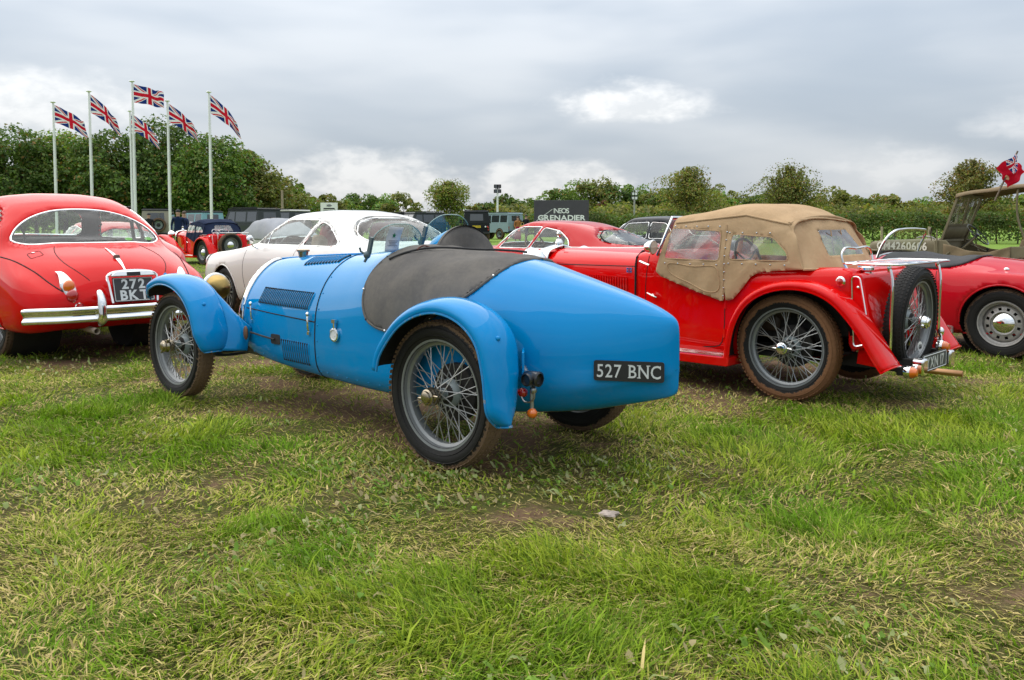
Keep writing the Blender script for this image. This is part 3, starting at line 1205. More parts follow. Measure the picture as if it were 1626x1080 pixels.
    for sd_ in (1, -1):
        Gr = wing_grid(rear, [.648, .655, .64, .60, .545, .49, .44, .41], [-.012, .012, .032, .048, .055, .05, .035, .012], 66, tail=.42)
        Gf = wing_grid(front, [.632, .64, .625, .585, .53, .47, .42, .39], [-.010, .015, .035, .052, .058, .052, .036, .014], 60, .3)
        for Gx, nm in ((Gr, 'rear_wing'), (Gf, 'front_wing')):
            wg = wing_obj(Gx, sd_, nm, BLUE, car, CHASSIS, beadm=mat('chipped_blue', chipped))
            for k in (int(len(Gx) * .70), int(len(Gx) * .22)):
                bt = MB()
                bt.ell((0, 0, 0), (.012, .012, .012), 7, 12)
                bt.build('bolt', BLUE, wg, M=Gx[k, 9] * np.array((1, sd_, 1)))
        # web from the front wing to the frame
        edge_ = Gf[20:, -4].copy()
        m_ = len(edge_)
        rows = []
        for i in range(m_):
            t = i / (m_ - 1)
            B = np.array((1.985 + .05 * t, .315, .49 - .155 * t))
            A = edge_[i]
            mid = (A + B) / 2 + np.array((-.02, -.02, -.025 * (1 - t)))
            rows.append(spl([A, mid, B], 14))
        Wb = np.array(rows)
        Wb[..., 1] *= sd_
        mb = MB()
        mb.grid(Wb if sd_ > 0 else Wb[::-1])
        ob = mb.build('wing_web', BLUE, car, angle=60)
        mods(ob, solid=.005, off=0)
        # springs, axle stubs, wing stays
        mb = MB()
        for k in range(4):
            mb.tube(spl([(2.13 - .0 * k, .25 * sd_, .33 + .012 * k), (2.45, .27 * sd_, .285 + .012 * k), (2.8 - .15 * k, .25 * sd_, .35)], 14), .011, 6)
        mb.build('leaf_spring', BLACKP, car)
        mb = MB()
        mb.bar((-.42, .44 * sd_, .50), (-.30, .30 * sd_, .50), .012, .16)
        mb.bar((-.35, .46 * sd_, .66), (-.25, .34 * sd_, .64), .01, .03)
        mb.build('wing_stay', BLUE, car, bevel=.004)
    mb = MB()
    mb.tube(spl([(2.52, .50, .35), (2.50, .40, .30), (2.48, .25, .265), (2.48, 0, .262), (2.48, -.25, .265), (2.50, -.4, .30), (2.52, -.50, .35)], 30), .021, 8)
    mb.tube([(2.30, .30, .31), (2.28, 0, .30), (2.30, -.3, .31)], .012, 8)
    mb.build('front_axle', plain('dark_blue_axle', (.006, .02, .06, 1), .5), car)
    mb = MB()
    mb.tube([(0, .47, .35), (0, -.47, .35)], .032, 10)
    mb.ell((0, 0, .35), (.11, .12, .11))
    mb.build('rear_axle', CHASSIS, car)
    mb = MB()
    for sd_ in (1, -1):
        mb.bar((2.75, .24 * sd_, .36), (1.6, .26 * sd_, .33), .04, .07)
        mb.bar((1.6, .26 * sd_, .30), (-.1, .27 * sd_, .30), .04, .05)
    mb.build('chassis_rail', BLACKP, car, bevel=.004)
    # bonnet catches, rod with slot, side dial
    for x, z in ((1.272, .577), (1.985, .590)):
        mb = MB()
        mb.tube([(0, 0, -.055), (0, .008, -.03), (0, .010, .03), (0, 0, .05)], .006, 6)
        mb.ell((0, .008, .05), (.012, .012, .014), 7, 10)
        mb.box((0, .002, -.06), (.02, .012, .018))
        h = S.hit((x, 2, z), (0, -1, 0))
        mb.build('bonnet_catch', CHROME, body, M=h + np.array((0, .008, 0)))
    h = S.hit((1.66, 2, .445), (0, -1, 0))
    mb = MB()
    mb.prism(rounded([(-.05, -.03), (.05, -.03), (.05, .03), (-.05, .03)], .015), .006, Matrix(((1, 0, 0, 0), (0, 0, 1, 0), (0, 1, 0, 0), (0, 0, 0, 1))))
    mb.build('rod_slot', BLACKM, body, smooth=False, M=h)
    mb = MB()
    mb.tube([(1.66, .358, .445), (1.80, .352, .453), (1.96, .335, .462)], .006, 8)
    mb.build('steering_rod', BLACKM, car)
    mb = MB()
    mb.ell((0, 0, 0), (.022, .012, .045), 10, 16)
    mb.build('rod_hole_cover', plain('rubbed_copper', (.16, .08, .04, 1), .5), car, M=(2.0, .345, .455))
    h = S.hit((.985, 2, .535), (0, -1, 0))
    dial = MB()
    dial.lathe([(.036, 0), (.040, .008), (.038, .018), (.030, .020), (.030, .014), (0, .014)], 28)
    d0 = dial.build('dial_bezel', CHROME, body, M=h)
    mb = MB()
    mb.lathe([(0, .0155), (.03, .0155)], 24)
    mb.box((0, .017, .006), (.006, .002, .03), Matrix.Rotation(.5, 3, 'Y'))
    mb.build('dial_face', WHITEL, d0)
    mb = MB()
    mb.tube([(0, .01, .035), (0, .012, .07)], .010, 8)
    mb.box((0, .012, .075), (.03, .02, .02))
    mb.build('dial_clamp', CHROME, d0)
    # wind screens
    fr = plain('screen_post_grey', (.10, .14, .15, 1), .4, .3)

    def aero(c, w_, h_, base, lean, name):
        p = [(-w_ / 2, 0), (-w_ / 2 * 1.0, h_ * .35), (-w_ * .42, h_ * .68), (-w_ * .22, h_ * .95), (0, h_), (w_ * .22, h_ * .95), (w_ * .42, h_ * .68), (w_ / 2, h_ * .35), (w_ / 2, 0)]
        q = np.concatenate([spl(p, 40)])
        M = Matrix.Translation(c) @ Matrix.Rotation(lean, 4, 'Y')
        root = MB()
        root.prism(q, .005, Matrix(((0, 0, 1, 0), (1, 0, 0, 0), (0, 1, 0, 0), (0, 0, 0, 1))))
        o = root.build(name, SCREENG, car, smooth=False, M=M)
        e = MB()
        e.tube(np.stack([np.full(40, .0025), q[:, 0], q[:, 1]], 1), .003, 5)
        e.build('screen_edge', plain('glass_edge', (.25, .36, .33, 1), .2), o)
        for k in (-1, 1):
            e = MB()
            e.bar((.002, k * w_ / 2, .0), (.002, k * w_ / 2 * .99, h_ * .55), .016, .022)
            e.ell((.01, k * w_ * .51, -.01), (.02, .02, .022))
            e.tube([(0, k * w_ * .51, -.01), (.012, k * w_ * .53, -.05)], .008, 6)
            e.tube([(.02, k * w_ * .51, -.01), (.045, k * w_ * .56, .0), (.05, k * w_ * .58, .02)], .006, 6)
            e.build('screen_post', fr, o)
        return o
    aero((.80, .125, .985), .375, .168, 0, -.28, 'aero_screen')
    aero((.80, -.265, 1.05), .36, .158, 0, -.30, 'aero_screen')
    # cowl hump ahead of the steering wheel
    mb = MB()
    rows = []
    for x, k in ((.86, .0), (.82, .55), (.77, .85), (.70, 1.0), (.64, 1.03), (.62, 1.0)):
        th = np.linspace(0, PI, 24)
        rows.append(np.stack([np.full(24, x), -.255 + .185 * (.7 + .3 * k) * np.cos(th), .955 + .168 * k * np.sin(th)], -1))
    mb.grid(np.array(rows))
    o = mb.build('cowl_hump', BLUE, car)
    mods(o, solid=.006, off=-1, inner=BLACKM)
    # paper notice pinned behind the passenger screen
    pp = MB()
    u_ = np.linspace(0, 1, 8)
    pp.grid(np.stack([np.full((8, 2), 0.0) + (.012 * np.sin(u_ * 3))[:, None], np.array([[.05, -.05]] * 8), np.repeat((.145 * u_)[:, None], 2, 1)], -1))
    po = pp.build('paper_notice', plain('paper', (.62, .64, .68, 1), .7), car, M=Matrix.Translation((.775, .175, .99)) @ Matrix.Rotation(-.28, 4, 'Y') @ Matrix.Rotation(.06, 4, 'X'))
    mods(po, solid=.001)
    star = []
    for i in range(10):
        r_ = .016 if i % 2 == 0 else .0066
        star.append((r_ * math.sin(i * PI / 5), r_ * math.cos(i * PI / 5)))
    mb = MB()
    mb.prism(star, .0012, Matrix(((0, 0, -1, .008), (-1, 0, 0, .0), (0, 1, 0, .095), (0, 0, 0, 1))))
    mb.build('star_mark', plain('green_ink', (.0, .16, .06, 1), .6), po, smooth=False)
    mb = MB()
    for i in range(6):
        mb.box((.006, 0, .065 - i * .009), (.001, .07 - .012 * (i % 3), .003))
    mb.build('printed_lines', plain('grey_ink', (.25, .25, .3, 1), .7), po, smooth=False)
    # headlamps
    for sd_ in (1, -1):
        mb = MB()
        mb.lathe([(0, -.105), (.032, -.098), (.063, -.078), (.082, -.046), (.089, -.01), (.089, .0)], 32, 'x')
        hl = mb.build('headlamp', BRASS, car, M=(2.545, .235 * sd_, .715))
        mb = MB()
        mb.lathe([(.088, -.012), (.097, -.008), (.100, .004), (.097, .018), (.088, .022)], 32, 'x')
        mb.build('lamp_rim', CHROME, hl)
        mb = MB()
        mb.lathe([(.089, .016), (.055, .026), (0, .03)], 28, 'x')
        mb.build('lamp_lens', WHITEL, hl)
        mb = MB()
        mb.tube([(0, 0, -.10), (-.02, 0, -.2), (-.1, 0, -.36)], .014, 8)
        mb.build('lamp_post', BLACKP, hl)
    # number plate on the tail
    p0, p1 = S.hit((-.65, 2, .50), (0, -1, 0)), S.hit((-.91, 2, .50), (0, -1, 0))
    pu, pd_ = S.hit((-.75, 2, .54), (0, -1, 0)), S.hit((-.75, 2, .46), (0, -1, 0))
    xa = Vector(p1 - p0).normalized()
    ya = Vector(pu - pd_).normalized()
    c0 = Vector(S.hit((-.775, 2, .497), (0, -1, 0)))
    M = frame(c0, xa, ya)
    M.translation += M.to_3x3() @ Vector((0, 0, .004))
    pl_ = MB()
    pl_.prism(rounded([(-.155, -.045), (.155, -.045), (.155, .045), (-.155, .045)], .012), .005)
    po = pl_.build('number_plate', PLATEK, car, smooth=False, M=M)
    # serif characters
    lay = text(po, '527 BNC', .082, Matrix.Translation((0, 0, .0065)), LETTER, 'plate_character', .001, .84, .0006, width=.280, space=.26)
    sf = MB()
    zc = .0270
    for ch_, x, w_ in lay:
        if ch_ == 'B':
            st_ = [(x - w_ * .36, -zc), (x - w_ * .36, zc)]
        elif ch_ == 'N':
            st_ = [(x - w_ * .46, -zc), (x - w_ * .46, zc), (x + w_ * .46, zc)]
        else:
            st_ = []
            if ch_ == 'C':
                sf.box((x + w_ * .46, .020, .007), (.0032, .016, .002))
            if ch_ == '2':
                sf.box((x + w_ * .46, -.0235, .007), (.0032, .010, .002))
            if ch_ == '7':
                sf.box((x - w_ * .46, .0235, .007), (.0032, .010, .002))
        for xx_, zz in st_:
            sf.box((xx_, zz, .007), (.017, .0035, .002))
    sf.build('serifs', LETTER, po, smooth=False, kind='stuff')
    # lamp cluster on the near rear wing stay
    for sd_ in (1, -1):
        mb = MB()
        mb.lathe([(0, .035), (.026, .035), (.030, .03), (.034, -.01), (.034, -.045), (.026, -.05), (.024, -.035), (0, -.033)], 24, 'x')
        mb.lathe([(.028, 0), (.030, .048), (.025, .052), (.023, .04), (0, .038)], 24, 'y', (-.01, 0, 0))
        lm_ = mb.build('tail_lamp', BLACKP, car, M=Matrix.Translation((-.46, .43 * sd_, .468)) @ Matrix.Rotation(.0 if sd_ > 0 else PI, 4, 'X'))
        mb = MB()
        mb.tube([(-.42, .40 * sd_, .47), (-.36, .37 * sd_, .50)], .012, 8)
        mb.tube([(-.455, .42 * sd_, .44), (-.455, .42 * sd_, .33)], .009, 8)
        mb.tube(spl([(-.40, .44 * sd_, .40), (-.43, .44 * sd_, .36), (-.47, .43 * sd_, .37), (-.48, .43 * sd_, .42)], 12), .004, 5)
        mb.ell((-.468, .425 * sd_, .415), (.016, .016, .018))
        mb.build('lamp_bracket', STEEL, car)
        for nm, m_, (x, z, r_) in (('red_reflector', REDLENS, (-.405, .398, .021)), ('amber_indicator', AMBER, (-.46, .312, .022))):
            mb = MB()
            mb.lathe([(0, -.018), (r_ * .6, -.015), (r_, -.004), (r_, .012), (r_ * .5, .03), (0, .034)], 18, 'x')
            mb.build(nm, m_, car, M=(x - .01, .43 * sd_, z))
    return car


blue_car()
# ================================================================== upright two-seater tourers with canvas tops
REDP = paint('signal_red', (.66, .002, .002, 1), .3, 1.0, .06)


def open_tourer(O, yaw, label, hoodm, paintm, wires=True, rub=None, rack=True, near=True, group=None):
    car = place('vintage_tourer', O, yaw, label, 'car', group)
    nu = 1 if near else 0

    # tub
    def tub(w, zb, zt, wb=None):
        wb = wb or w * .96
        return [(0, zb), (wb * .6, zb), (wb, zb), (w, zb + .06), (w, zb + (zt - zb) * .5), (w, zt - .07), (w - .012, zt - .025), (w - .05, zt), (w * .5, zt + .004), (0, zt + .006)]
    st = [(1.30, tub(.43, .29, .93)), (1.26, tub(.435, .29, .94)), (1.1, tub(.475, .28, .955)), (.95, tub(.505, .27, .93)), (.7, tub(.535, .265, .85)), (.3, tub(.55, .265, .845)), (-.1, tub(.545, .27, .862)),
          (-.28, tub(.53, .30, .868)), (-.36, tub(.52, .34, .862)), (-.385, tub(.50, .36, .85))]
    S = Shell(loft(st, 90 if near else 40, 50 if near else 26, 1))
    arch = np.array([(.38 * math.cos(a), .35 + .38 * math.sin(a)) for a in np.linspace(0, 2 * PI, 40, endpoint=False)])
    archc = np.array([(-.02 + .395 * math.cos(a), .36 + .395 * math.sin(a)) for a in np.linspace(0, 2 * PI, 50, endpoint=False)])
    for sd_ in (1, -1):
        S.cut(archc, [0, 2], (lambda k: (lambda v: v[:, 1] * k > .36))(sd_), .6)
        mb = MB()
        mb.lathe([(.40, .56), (.40, .40), (0, .40)], 36, 'y', a0=.1, a1=PI - .25)
        mb.build('wheel_well', CHASSIS, car, M=Matrix.Translation((-.02, 0, .36)) @ Matrix.Diagonal((1, sd_, 1, 1)))
    body = S.obj('body', paintm, car)
    # bonnet
    def bon(w, zb, zs, zt):
        return [(0, zb), (w * .6, zb), (w, zb), (w, zb + .1), (w, (zb + zs) / 2), (w, zs), (w * .95, zs + (zt - zs) * .3), (w * .72, zs + (zt - zs) * .66), (w * .4, zs + (zt - zs) * .88), (0, zt)]
    stb = [(1.295, bon(.425, .33, .83, .958)), (1.8, bon(.335, .34, .82, .955)), (2.36, bon(.215, .36, .80, .945)), (2.40, bon(.205, .36, .80, .94))]
    SB = Shell(loft(stb, 50, 40, 0))
    bonnet = SB.obj('bonnet', paintm, car)
    for sd_ in (1, -1):
        trim(bonnet, SB, [(x, .83 - (x - 1.3) * .018) for x in np.linspace(1.30, 2.39, 20)], (0, 2), sd_, .004, GAP, 'bonnet_joint', 4, False)
        if near:
            mb0 = MB()
            mb0.box((0, .004, 0), (.010, .012, .105))
            me0 = mb0.mesh(False)
            mb1 = MB()
            mb1.box((.009, .001, 0), (.009, .006, .105))
            me1 = mb1.mesh(False)
            for i in range(22):
                x = 1.40 + i * .029
                h = SB.hit((x, 3 * sd_, .69), (0, -sd_, 0))
                if h is not None:
                    o = put('louvre', me0, paintm, bonnet, Matrix.Translation(h) @ Matrix.Rotation(.17 * -sd_, 4, 'Z') @ Matrix.Diagonal((1, sd_, 1, 1)))
                    put('louvre_mouth', me1, GAP, o)
    mb = MB()
    mb.tube([(1.30, 0, .961), (2.39, 0, .946)], .006, 6)
    mb.build('bonnet_hinge', CHROME, bonnet)
    # scuttle joint, flag badge
    mb = MB()
    pts = [(1.30, y, z) for y, z in [(.44, .34), (.442, .6), (.44, .84), (.425, .90), (.35, .945), (.2, .96), (0, .966), (-.2, .96), (-.35, .945), (-.425, .9), (-.44, .84), (-.442, .6), (-.44, .34)]]
    mb.tube(pts, .008, 6)
    mb.build('scuttle_joint', GAP, body)
    if near:
        fl = MB()
        fl.box((0, 0, 0), (.05, .006, .035))
        bo = fl.build('flag_badge', CHROME, body, M=(1.37, .424, .80), smooth=False)
        for nm, mm, bx in (('badge_cross', REDLENS, [((0, .0045, 0), (.048, .003, .007)), ((0, .0045, 0), (.008, .003, .033))]), ('badge_field', plain('badge_blue', (.01, .03, .2, 1), .4), [((.014, .004, .010), (.015, .002, .009)), ((-.014, .004, .010), (.015, .002, .009)), ((.014, .004, -.010), (.015, .002, .009)), ((-.014, .004, -.010), (.015, .002, .009))])):
            mb = MB()
            for c, s_ in bx:
                mb.box(c, s_)
            mb.build(nm, mm, bo, smooth=False)
    # radiator and lamps
    mb = MB()
    rows = []
    for x, k in ((2.39, 1.0), (2.40, 1.05), (2.44, 1.06), (2.50, 1.04), (2.52, .98), (2.52, .86), (2.49, .84)):
        h = spl([(0, .34), (.16 * k, .34), (.20 * k, .40), (.215 * k, .65), (.215 * k, .85), (.18 * k, .92 + .03 * (k - 1)), (.08 * k, .95 + .2 * (k - 1)), (0, .965 + .2 * (k - 1))], 30)
        m_ = h[::-1][1:] * np.array((-1, 1))
        rows.append([(x, y, z) for y, z in np.concatenate([h, m_])])
    mb.grid(np.array(rows))
    mb.build('radiator_shell', CHROME, car)
    mb = MB()
    for i in range(15):
        mb.box((2.48, -.15 + .0214 * i, .64), (.02, .008, .5))
    mb.box((2.45, 0, .64), (.02, .36, .54))
    mb.build('radiator_slats', paintm, car)
    mb = MB()
    mb.lathe([(0, .06), (.02, .058), (.03, .04), (.038, .02), (.035, 0), (.03, -.02)], 20, 'z')
    mb.tube([(0, 0, .05), (0, 0, .075)], .008, 8)
    mb.lathe([(0, -.01), (.026, -.008), (.028, .006), (0, .01)], 20, 'x', (0, 0, .10))
    mb.build('radiator_cap', CHROME, car, M=(2.44, 0, .965))
    for sd_ in (1, -1):
        mb = MB()
        mb.lathe([(0, -.14), (.04, -.13), (.08, -.095), (.10, -.04), (.105, 0), (.112, .006), (.108, .02), (.09, .03), (0, .04)], 28, 'x')
        hl = mb.build('headlamp', CHROME, car, M=(2.44, .36 * sd_, .845))
        mb = MB()
        mb.tube([(-.02, 0, -.1), (-.03, 0, -.35)], .018, 8)
        mb.build('lamp_post', BLACKP, hl)
    # running boards and wings
    ovs, odr = [.695, .70, .685, .64, .57, .51, .46], [-.012, .014, .032, .044, .046, .04, .03]
    rear = [(.372, .205), (.362, .34), (.322, .50), (.245, .625), (.12, .71), (-.06, .752), (-.22, .735), (-.34, .68), (-.45, .575), (-.53, .47), (-.60, .36), (-.66, .275)]
    fr = [(3.0, .50), (2.9, .66), (2.72, .76), (2.5, .79), (2.25, .73), (1.95, .58), (1.65, .40), (1.35, .27)]
    for sd_ in (1, -1):
        wing_obj(wing_grid(rear, ovs, odr, 60), sd_, 'rear_wing', paintm, car, CHASSIS)
        wing_obj(wing_grid(fr, [.70, .705, .69, .64, .56, .48, .42], [-.012, .012, .03, .045, .045, .035, .02], 50), sd_, 'front_wing', paintm, car, CHASSIS)
        mb = MB()
        mb.prism(rounded([(.36, .0), (1.36, .0), (1.36, .055), (.36, .06)], .012), .24, Matrix(((1, 0, 0, 0), (0, 0, sd_, .46 * sd_), (0, 1, 0, .195), (0, 0, 0, 1))))
        rb = mb.build('running_board', paintm, car, bevel=.004)
        for k in range(3):
            mb = MB()
            mb.tube([(.42, (.56 + .05 * k) * sd_, .259), (1.32, (.56 + .05 * k) * sd_, .255)], .007, 6)
            mb.build('tread_strip', CHROME, rb)
        mb = MB()
        mb.prism(rounded([(.36, .26), (1.3, .26), (1.3, .31), (.38, .31)], .01), .03, Matrix(((1, 0, 0, 0), (0, 0, sd_, .50 * sd_), (0, 1, 0, 0), (0, 0, 0, 1))))
        mb.build('sill', paintm, car)
    # doors: joint, hinges, handle
    for sd_ in (1, -1):
        dj = [(1.16, .95), (1.20, .62), (1.16, .40), (1.06, .305), (.62, .29), (.50, .32), (.475, .42), (.475, .62)]
        trim(body, S, spl(dj, 40), (0, 2), sd_, .0035, GAP, 'door_joint', 5, False)
        for z in (.60, .40):
            mb = MB()
            mb.tube([(0, 0, -.03), (0, 0, .03)], .010, 8)
            h = S.hit((.47, 3 * sd_, z), (0, -sd_, 0))
            mb.build('door_hinge', paintm, body, M=h)
        mb = MB()
        mb.tube([(0, 0, 0), (0, .03 * sd_, 0)], .012, 10)
        mb.tube([(-.04, .034 * sd_, -.014), (0, .036 * sd_, 0), (.045, .034 * sd_, .016)], [.006, .009, .005], 8)
        h = S.hit((1.10, 3 * sd_, .625), (0, -sd_, 0))
        mb.build('door_handle', CHROME, body, M=h)
    # canvas hood with side curtains
    hs = []
    for x, zs, zt, dx in ((.92, 1.165, 1.225, .13), (.80, 1.18, 1.255, .06), (.60, 1.205, 1.29, 0), (.34, 1.225, 1.305, 0), (.15, 1.20, 1.265, -.03), (.02, 1.155, 1.205, -.10), (-.004, 1.145, 1.192, -.125)):
        hs.append((x, [(.572, .60, dx), (.572, .72, dx * .9), (.568, .84, dx * .8), (.558, .96, dx * .55), (.54, 1.07, dx * .25), (.515, zs - .035, 0), (.495, zs, 0), (.45, zs + (zt - zs) * .45, 0), (.3, zs + (zt - zs) * .78, 0), (.15, zs + (zt - zs) * .95, 0), (0, zt, 0)]))
    H = loft(hs, 84, 64, 2, opened=True)
    xx, yy = H[..., 0], H[..., 1]
    H[..., 2] += .006 * np.sin(xx * 13 + yy * 5) * (H[..., 2] > 1.18) - .010 * np.exp(-((xx - .12) / .05)**2) * (H[..., 2] > 1.18)
    H[..., 1] += np.sign(yy) * .0035 * np.sin(xx * 29 + H[..., 2] * 21) * (H[..., 2] < 1.12)
    SH = Shell(H)
    low = np.array([(1.3, .83), (1.055, .83), (.985, .775), (.75, .70), (.52, .632), (.475, .625), (.462, .70), (.45, .628), (.40, .64), (.33, .72), (.27, .80), (.20, .838), (-.10, .862), (-.3, .862), (-.3, 0), (1.3, 0)])
    for cond in (ISLEFT, ISRIGHT):
        SH.cut(low, [0, 2], cond, .6)
    w1 = rounded([(.965, .905), (.515, .90), (.515, 1.105), (.92, 1.125)], .03, 6)
    w2 = rounded([(.44, .912), (.01, .912), (.02, .965), (.13, 1.068), (.43, 1.085)], .03, 6)
    wins = []
    for cond, sd_ in ((ISLEFT, 1), (ISRIGHT, -1)):
        for wp in (w1, w2):
            wins.append((SH.cut(wp, [0, 2], cond, .55), wp, sd_))
    hood = SH.obj('canvas_hood', hoodm, car, solid=.006, inner=hoodm)
    for (V, F), wp, sd_ in wins:
        put('side_window', mesh_from(V, F), CLEARPL, hood)
        trim(hood, SH, wp, (0, 2), sd_, .004, hoodm, 'window_hem', 5)
    for sd_ in (1, -1):
        if near:
            for px_ in [(x, .885) for x in np.linspace(.03, .44, 5)] + [(x, 1.095) for x in np.linspace(.15, .45, 4)] + [(x, .872) for x in np.linspace(.53, .95, 5)] + [(x, 1.138) for x in np.linspace(.53, .9, 5)] + [(.47, z) for z in np.linspace(.66, 1.1, 9)]:
                h = SH.hit((px_[0], 3 * sd_, px_[1]), (0, -sd_, 0))
                if h is not None:
                    st_ = MB()
                    st_.ell((0, 0, 0), (.006, .004, .006), 5, 8)
                    st_.build('press_stud', CHROME, hood, M=h + np.array((0, .003 * sd_, 0)))
        trim(hood, SH, [(.478, z) for z in np.linspace(.64, 1.15, 20)], (0, 2), sd_, .006, hoodm, 'curtain_joint', 5, False)
        tri = spl([(.93, .86), (.72, .855), (.53, .85), (.512, .80), (.512, .70), (.56, .68), (.75, .74), (.92, .82)], 40, True)
        trim(hood, SH, tri, (0, 2), sd_, .005, hoodm, 'curtain_flap_seam', 5)
        q = SH.curve([(x, z) for x, z in zip(np.linspace(.93, .03, 30), np.interp(np.linspace(.93, .03, 30), [.02, .34, .93], [1.150, 1.214, 1.158]))], (0, 2), sd_)
        if len(q) > 3:
            mb = MB()
            mb.tube(q + np.array((0, .004 * sd_, 0)), .007, 6)
            mb.build('hood_seam', hoodm, hood)
    # back panel of the hood
    n1, n2 = 40, 60
    t = np.linspace(0, 1, n1)[:, None]
    v = np.linspace(-1, 1, n2)[None]
    zt = 1.205 - .05 * np.abs(v)**2.2
    yw = (.507 + .066 * t) * v
    xb = .02 - .115 * t - .125 * t * (1 - np.abs(v)**3) + .012 * np.abs(v)**4 * (1 - t)
    Bk = np.stack([xb + .006 * np.sin(v * 12) * np.sin(t * 7), yw, zt + (.862 - zt) * t + 0 * v], -1)
    SBk = Shell(Bk)
    rw = rounded([(-.29, .945), (.29, .945), (.235, 1.115), (-.235, 1.115)], .02, 5)
    V, F = SBk.cut(rw, [1, 2], lambda q: q[:, 0] < 9, .55)
    bk = SBk.obj('hood_back', hoodm, car, solid=.006, inner=hoodm)
    put('rear_window', mesh_from(V, F), glass('old_plastic', (.45, .45, .44, 1), .5, 1.45, .08), bk)
    for k in (-.08, .08):
        mb = MB()
        mb.tube([(-.0905 - .004, k * 1.15, .948), (-.05 - .012, k, 1.112)], .004, 5)
        mb.build('window_stitch', hoodm, bk)
    mb = MB()
    mb.tube(Bk[0] + np.array((.0, 0, .002)), .011, 8)
    mb.tube(Bk[-1] + np.array((-.006, 0, 0)), .008, 6)
    mb.build('hood_back_hem', hoodm, bk)
    # windscreen, interior
    mb = MB()
    mb.tube([(1.06, .50, .93), (.95, .49, 1.20), (.95, -.49, 1.20), (1.06, -.50, .93)], .013, 8, True)
    ws = mb.build('windscreen_frame', CHROME, car)
    mb = MB()
    mb.add([(1.055, .49, .94), (1.055, -.49, .94), (.952, -.48, 1.19), (.952, .48, 1.19)], [(0, 1, 2, 3)])
    o = mb.build('windscreen_glass', GLASS, ws)
    mods(o, solid=.004)
    steering_wheel(car, (.72, -.25, .86), .19, .35)
    seat(car, (.34, 0, .42), .84, plain('brown_leather', (.07, .045, .03, 1), .5), .40, -.15, .42)
    mb = MB()
    mb.box((.9, 0, .80), (.08, .9, .2))
    mb.build('dashboard', DARKIN, car, bevel=.02)
    if near:
        mb = MB()
        mb.lathe([(0, -.06), (.03, -.055), (.05, -.02), (.053, 0), (.056, .006), (.05, .014), (0, .018)], 24, 'x')
        sp_ = mb.build('spot_lamp', CHROME, car, M=Matrix.Translation((1.04, .60, .985)) @ Matrix.Rotation(PI, 4, 'Z'))
        mb = MB()
        mb.lathe([(0, .02), (.046, .016)], 20, 'x')
        mb.tube([(.022, -.04, 0), (.022, .04, 0)], .003, 4)
        mb.build('lamp_lens', plain('taped_lens', (.62, .52, .42, 1), .3), sp_)
        mb = MB()
        mb.tube([(-.02, 0, 0), (-.03, .09, -.02)], .009, 6)
        mb.build('lamp_bracket', CHROME, sp_)
        mb = MB()
        mb.tube(spl([(1.10, .545, .85), (1.14, .54, .86), (1.20, .52, .875)], 8), [.014] * 8, 8, flat=.6)
        mb.build('windscreen_bracket', CHROME, car)
    # slab petrol tank
    tk = MB()
    pr = rounded([(-.375, .845), (-.45, .845), (-.535, .40), (-.40, .36), (-.375, .40)], .03, 5)
    tk.prism(pr, 1.02, Matrix(((1, 0, 0, 0), (0, 0, 1, -.51), (0, 1, 0, 0), (0, 0, 0, 1))))
    tank = tk.build('fuel_tank', paintm, car, bevel=.008)
    for sd_ in (1, -1):
        mb = MB()
        e = rounded([(-.388, .825), (-.438, .825), (-.515, .42), (-.41, .385)], .03, 5)
        mb.tube(np.c_[e[:, 0], np.full(len(e), .511 * sd_), e[:, 1]], .006, 5, True)
        mb.build('tank_beading', CHROME, tank)
        mb = MB()
        mb.ell((-.43, .512 * sd_, .76), (.011, .008, .011), 6, 10)
        mb.build('tank_bolt', CHROME, tank)
    mb = MB()
    mb.lathe([(0, .035), (.035, .035), (.045, .028), (.045, .012), (.03, .0), (.03, -.02)], 22, 'z')
    mb.box((.03, 0, .03), (.05, .015, .012))
    mb.build('fuel_cap', CHROME, tank, M=(-.41, .33, .85))
    mb = MB()
    mb.lathe([(0, -.01), (.03, -.006), (.032, .006), (.022, .016), (0, .02)], 20, 'y')
    rf = mb.build('side_reflector', CHROME, car, M=(-.33, .535, .795))
    mb = MB()
    mb.lathe([(.022, .017), (0, .024)], 16, 'y')
    mb.build('reflector_lens', REDLENS, rf)
    # wheels
    for sd_ in (1, -1):
        for x in (0, 2.39):
            if wires:
                wire_wheel(car, (x, .552 * sd_, .35), sd_, key='tour', spin=.15 + x, rub=rub or RUB_B, rimm=SILVERP, capm=CHROME, nout=24, nin=24, single=(near and sd_ > 0 and x == 0), hubo=.05, capx=.115)
            else:
                disc_wheel(car, (x, .545 * sd_, .35), sd_, .35, .21, .13, RUB_C, SILVERP, 'plain', key='tdisc', blocks=0)
    rotx = Matrix.Rotation(PI / 2, 4, 'Z') @ Matrix.Rotation(-.06, 4, 'X')
    if wires:
        sp = wire_wheel(car, (-.60, .06, .53), 1, key='tour', rot=rotx, rub=RUB_D, rimm=SILVERP, capm=CHROME, nout=24, nin=24, single=near, hubo=.05, capx=.115, spin=.4)
    else:
        sp = disc_wheel(car, (-.60, .06, .56), 1, .35, .21, .13, RUB_C, SILVERP, 'plain', key='tdisc', blocks=0)
        sp.matrix_local = Matrix.Translation((-.60, .06, .56)) @ rotx
    sp.name = 'spare_wheel'
    for sd_ in (1, -1):
        mb = MB()
        mb.tube([(-.42, .12 * sd_, .42), (-.52, .10 * sd_, .50)], .016, 8)
        mb.build('spare_carrier', paintm, car)
        mb = MB()
        mb.prism([(-.42, .28), (-.62, .26), (-.60, .36), (-.44, .46)], .02, Matrix(((1, 0, 0, 0), (0, 0, 1, .46 * sd_), (0, 1, 0, 0), (0, 0, 0, 1))))
        mb.build('tank_strut', paintm, car)
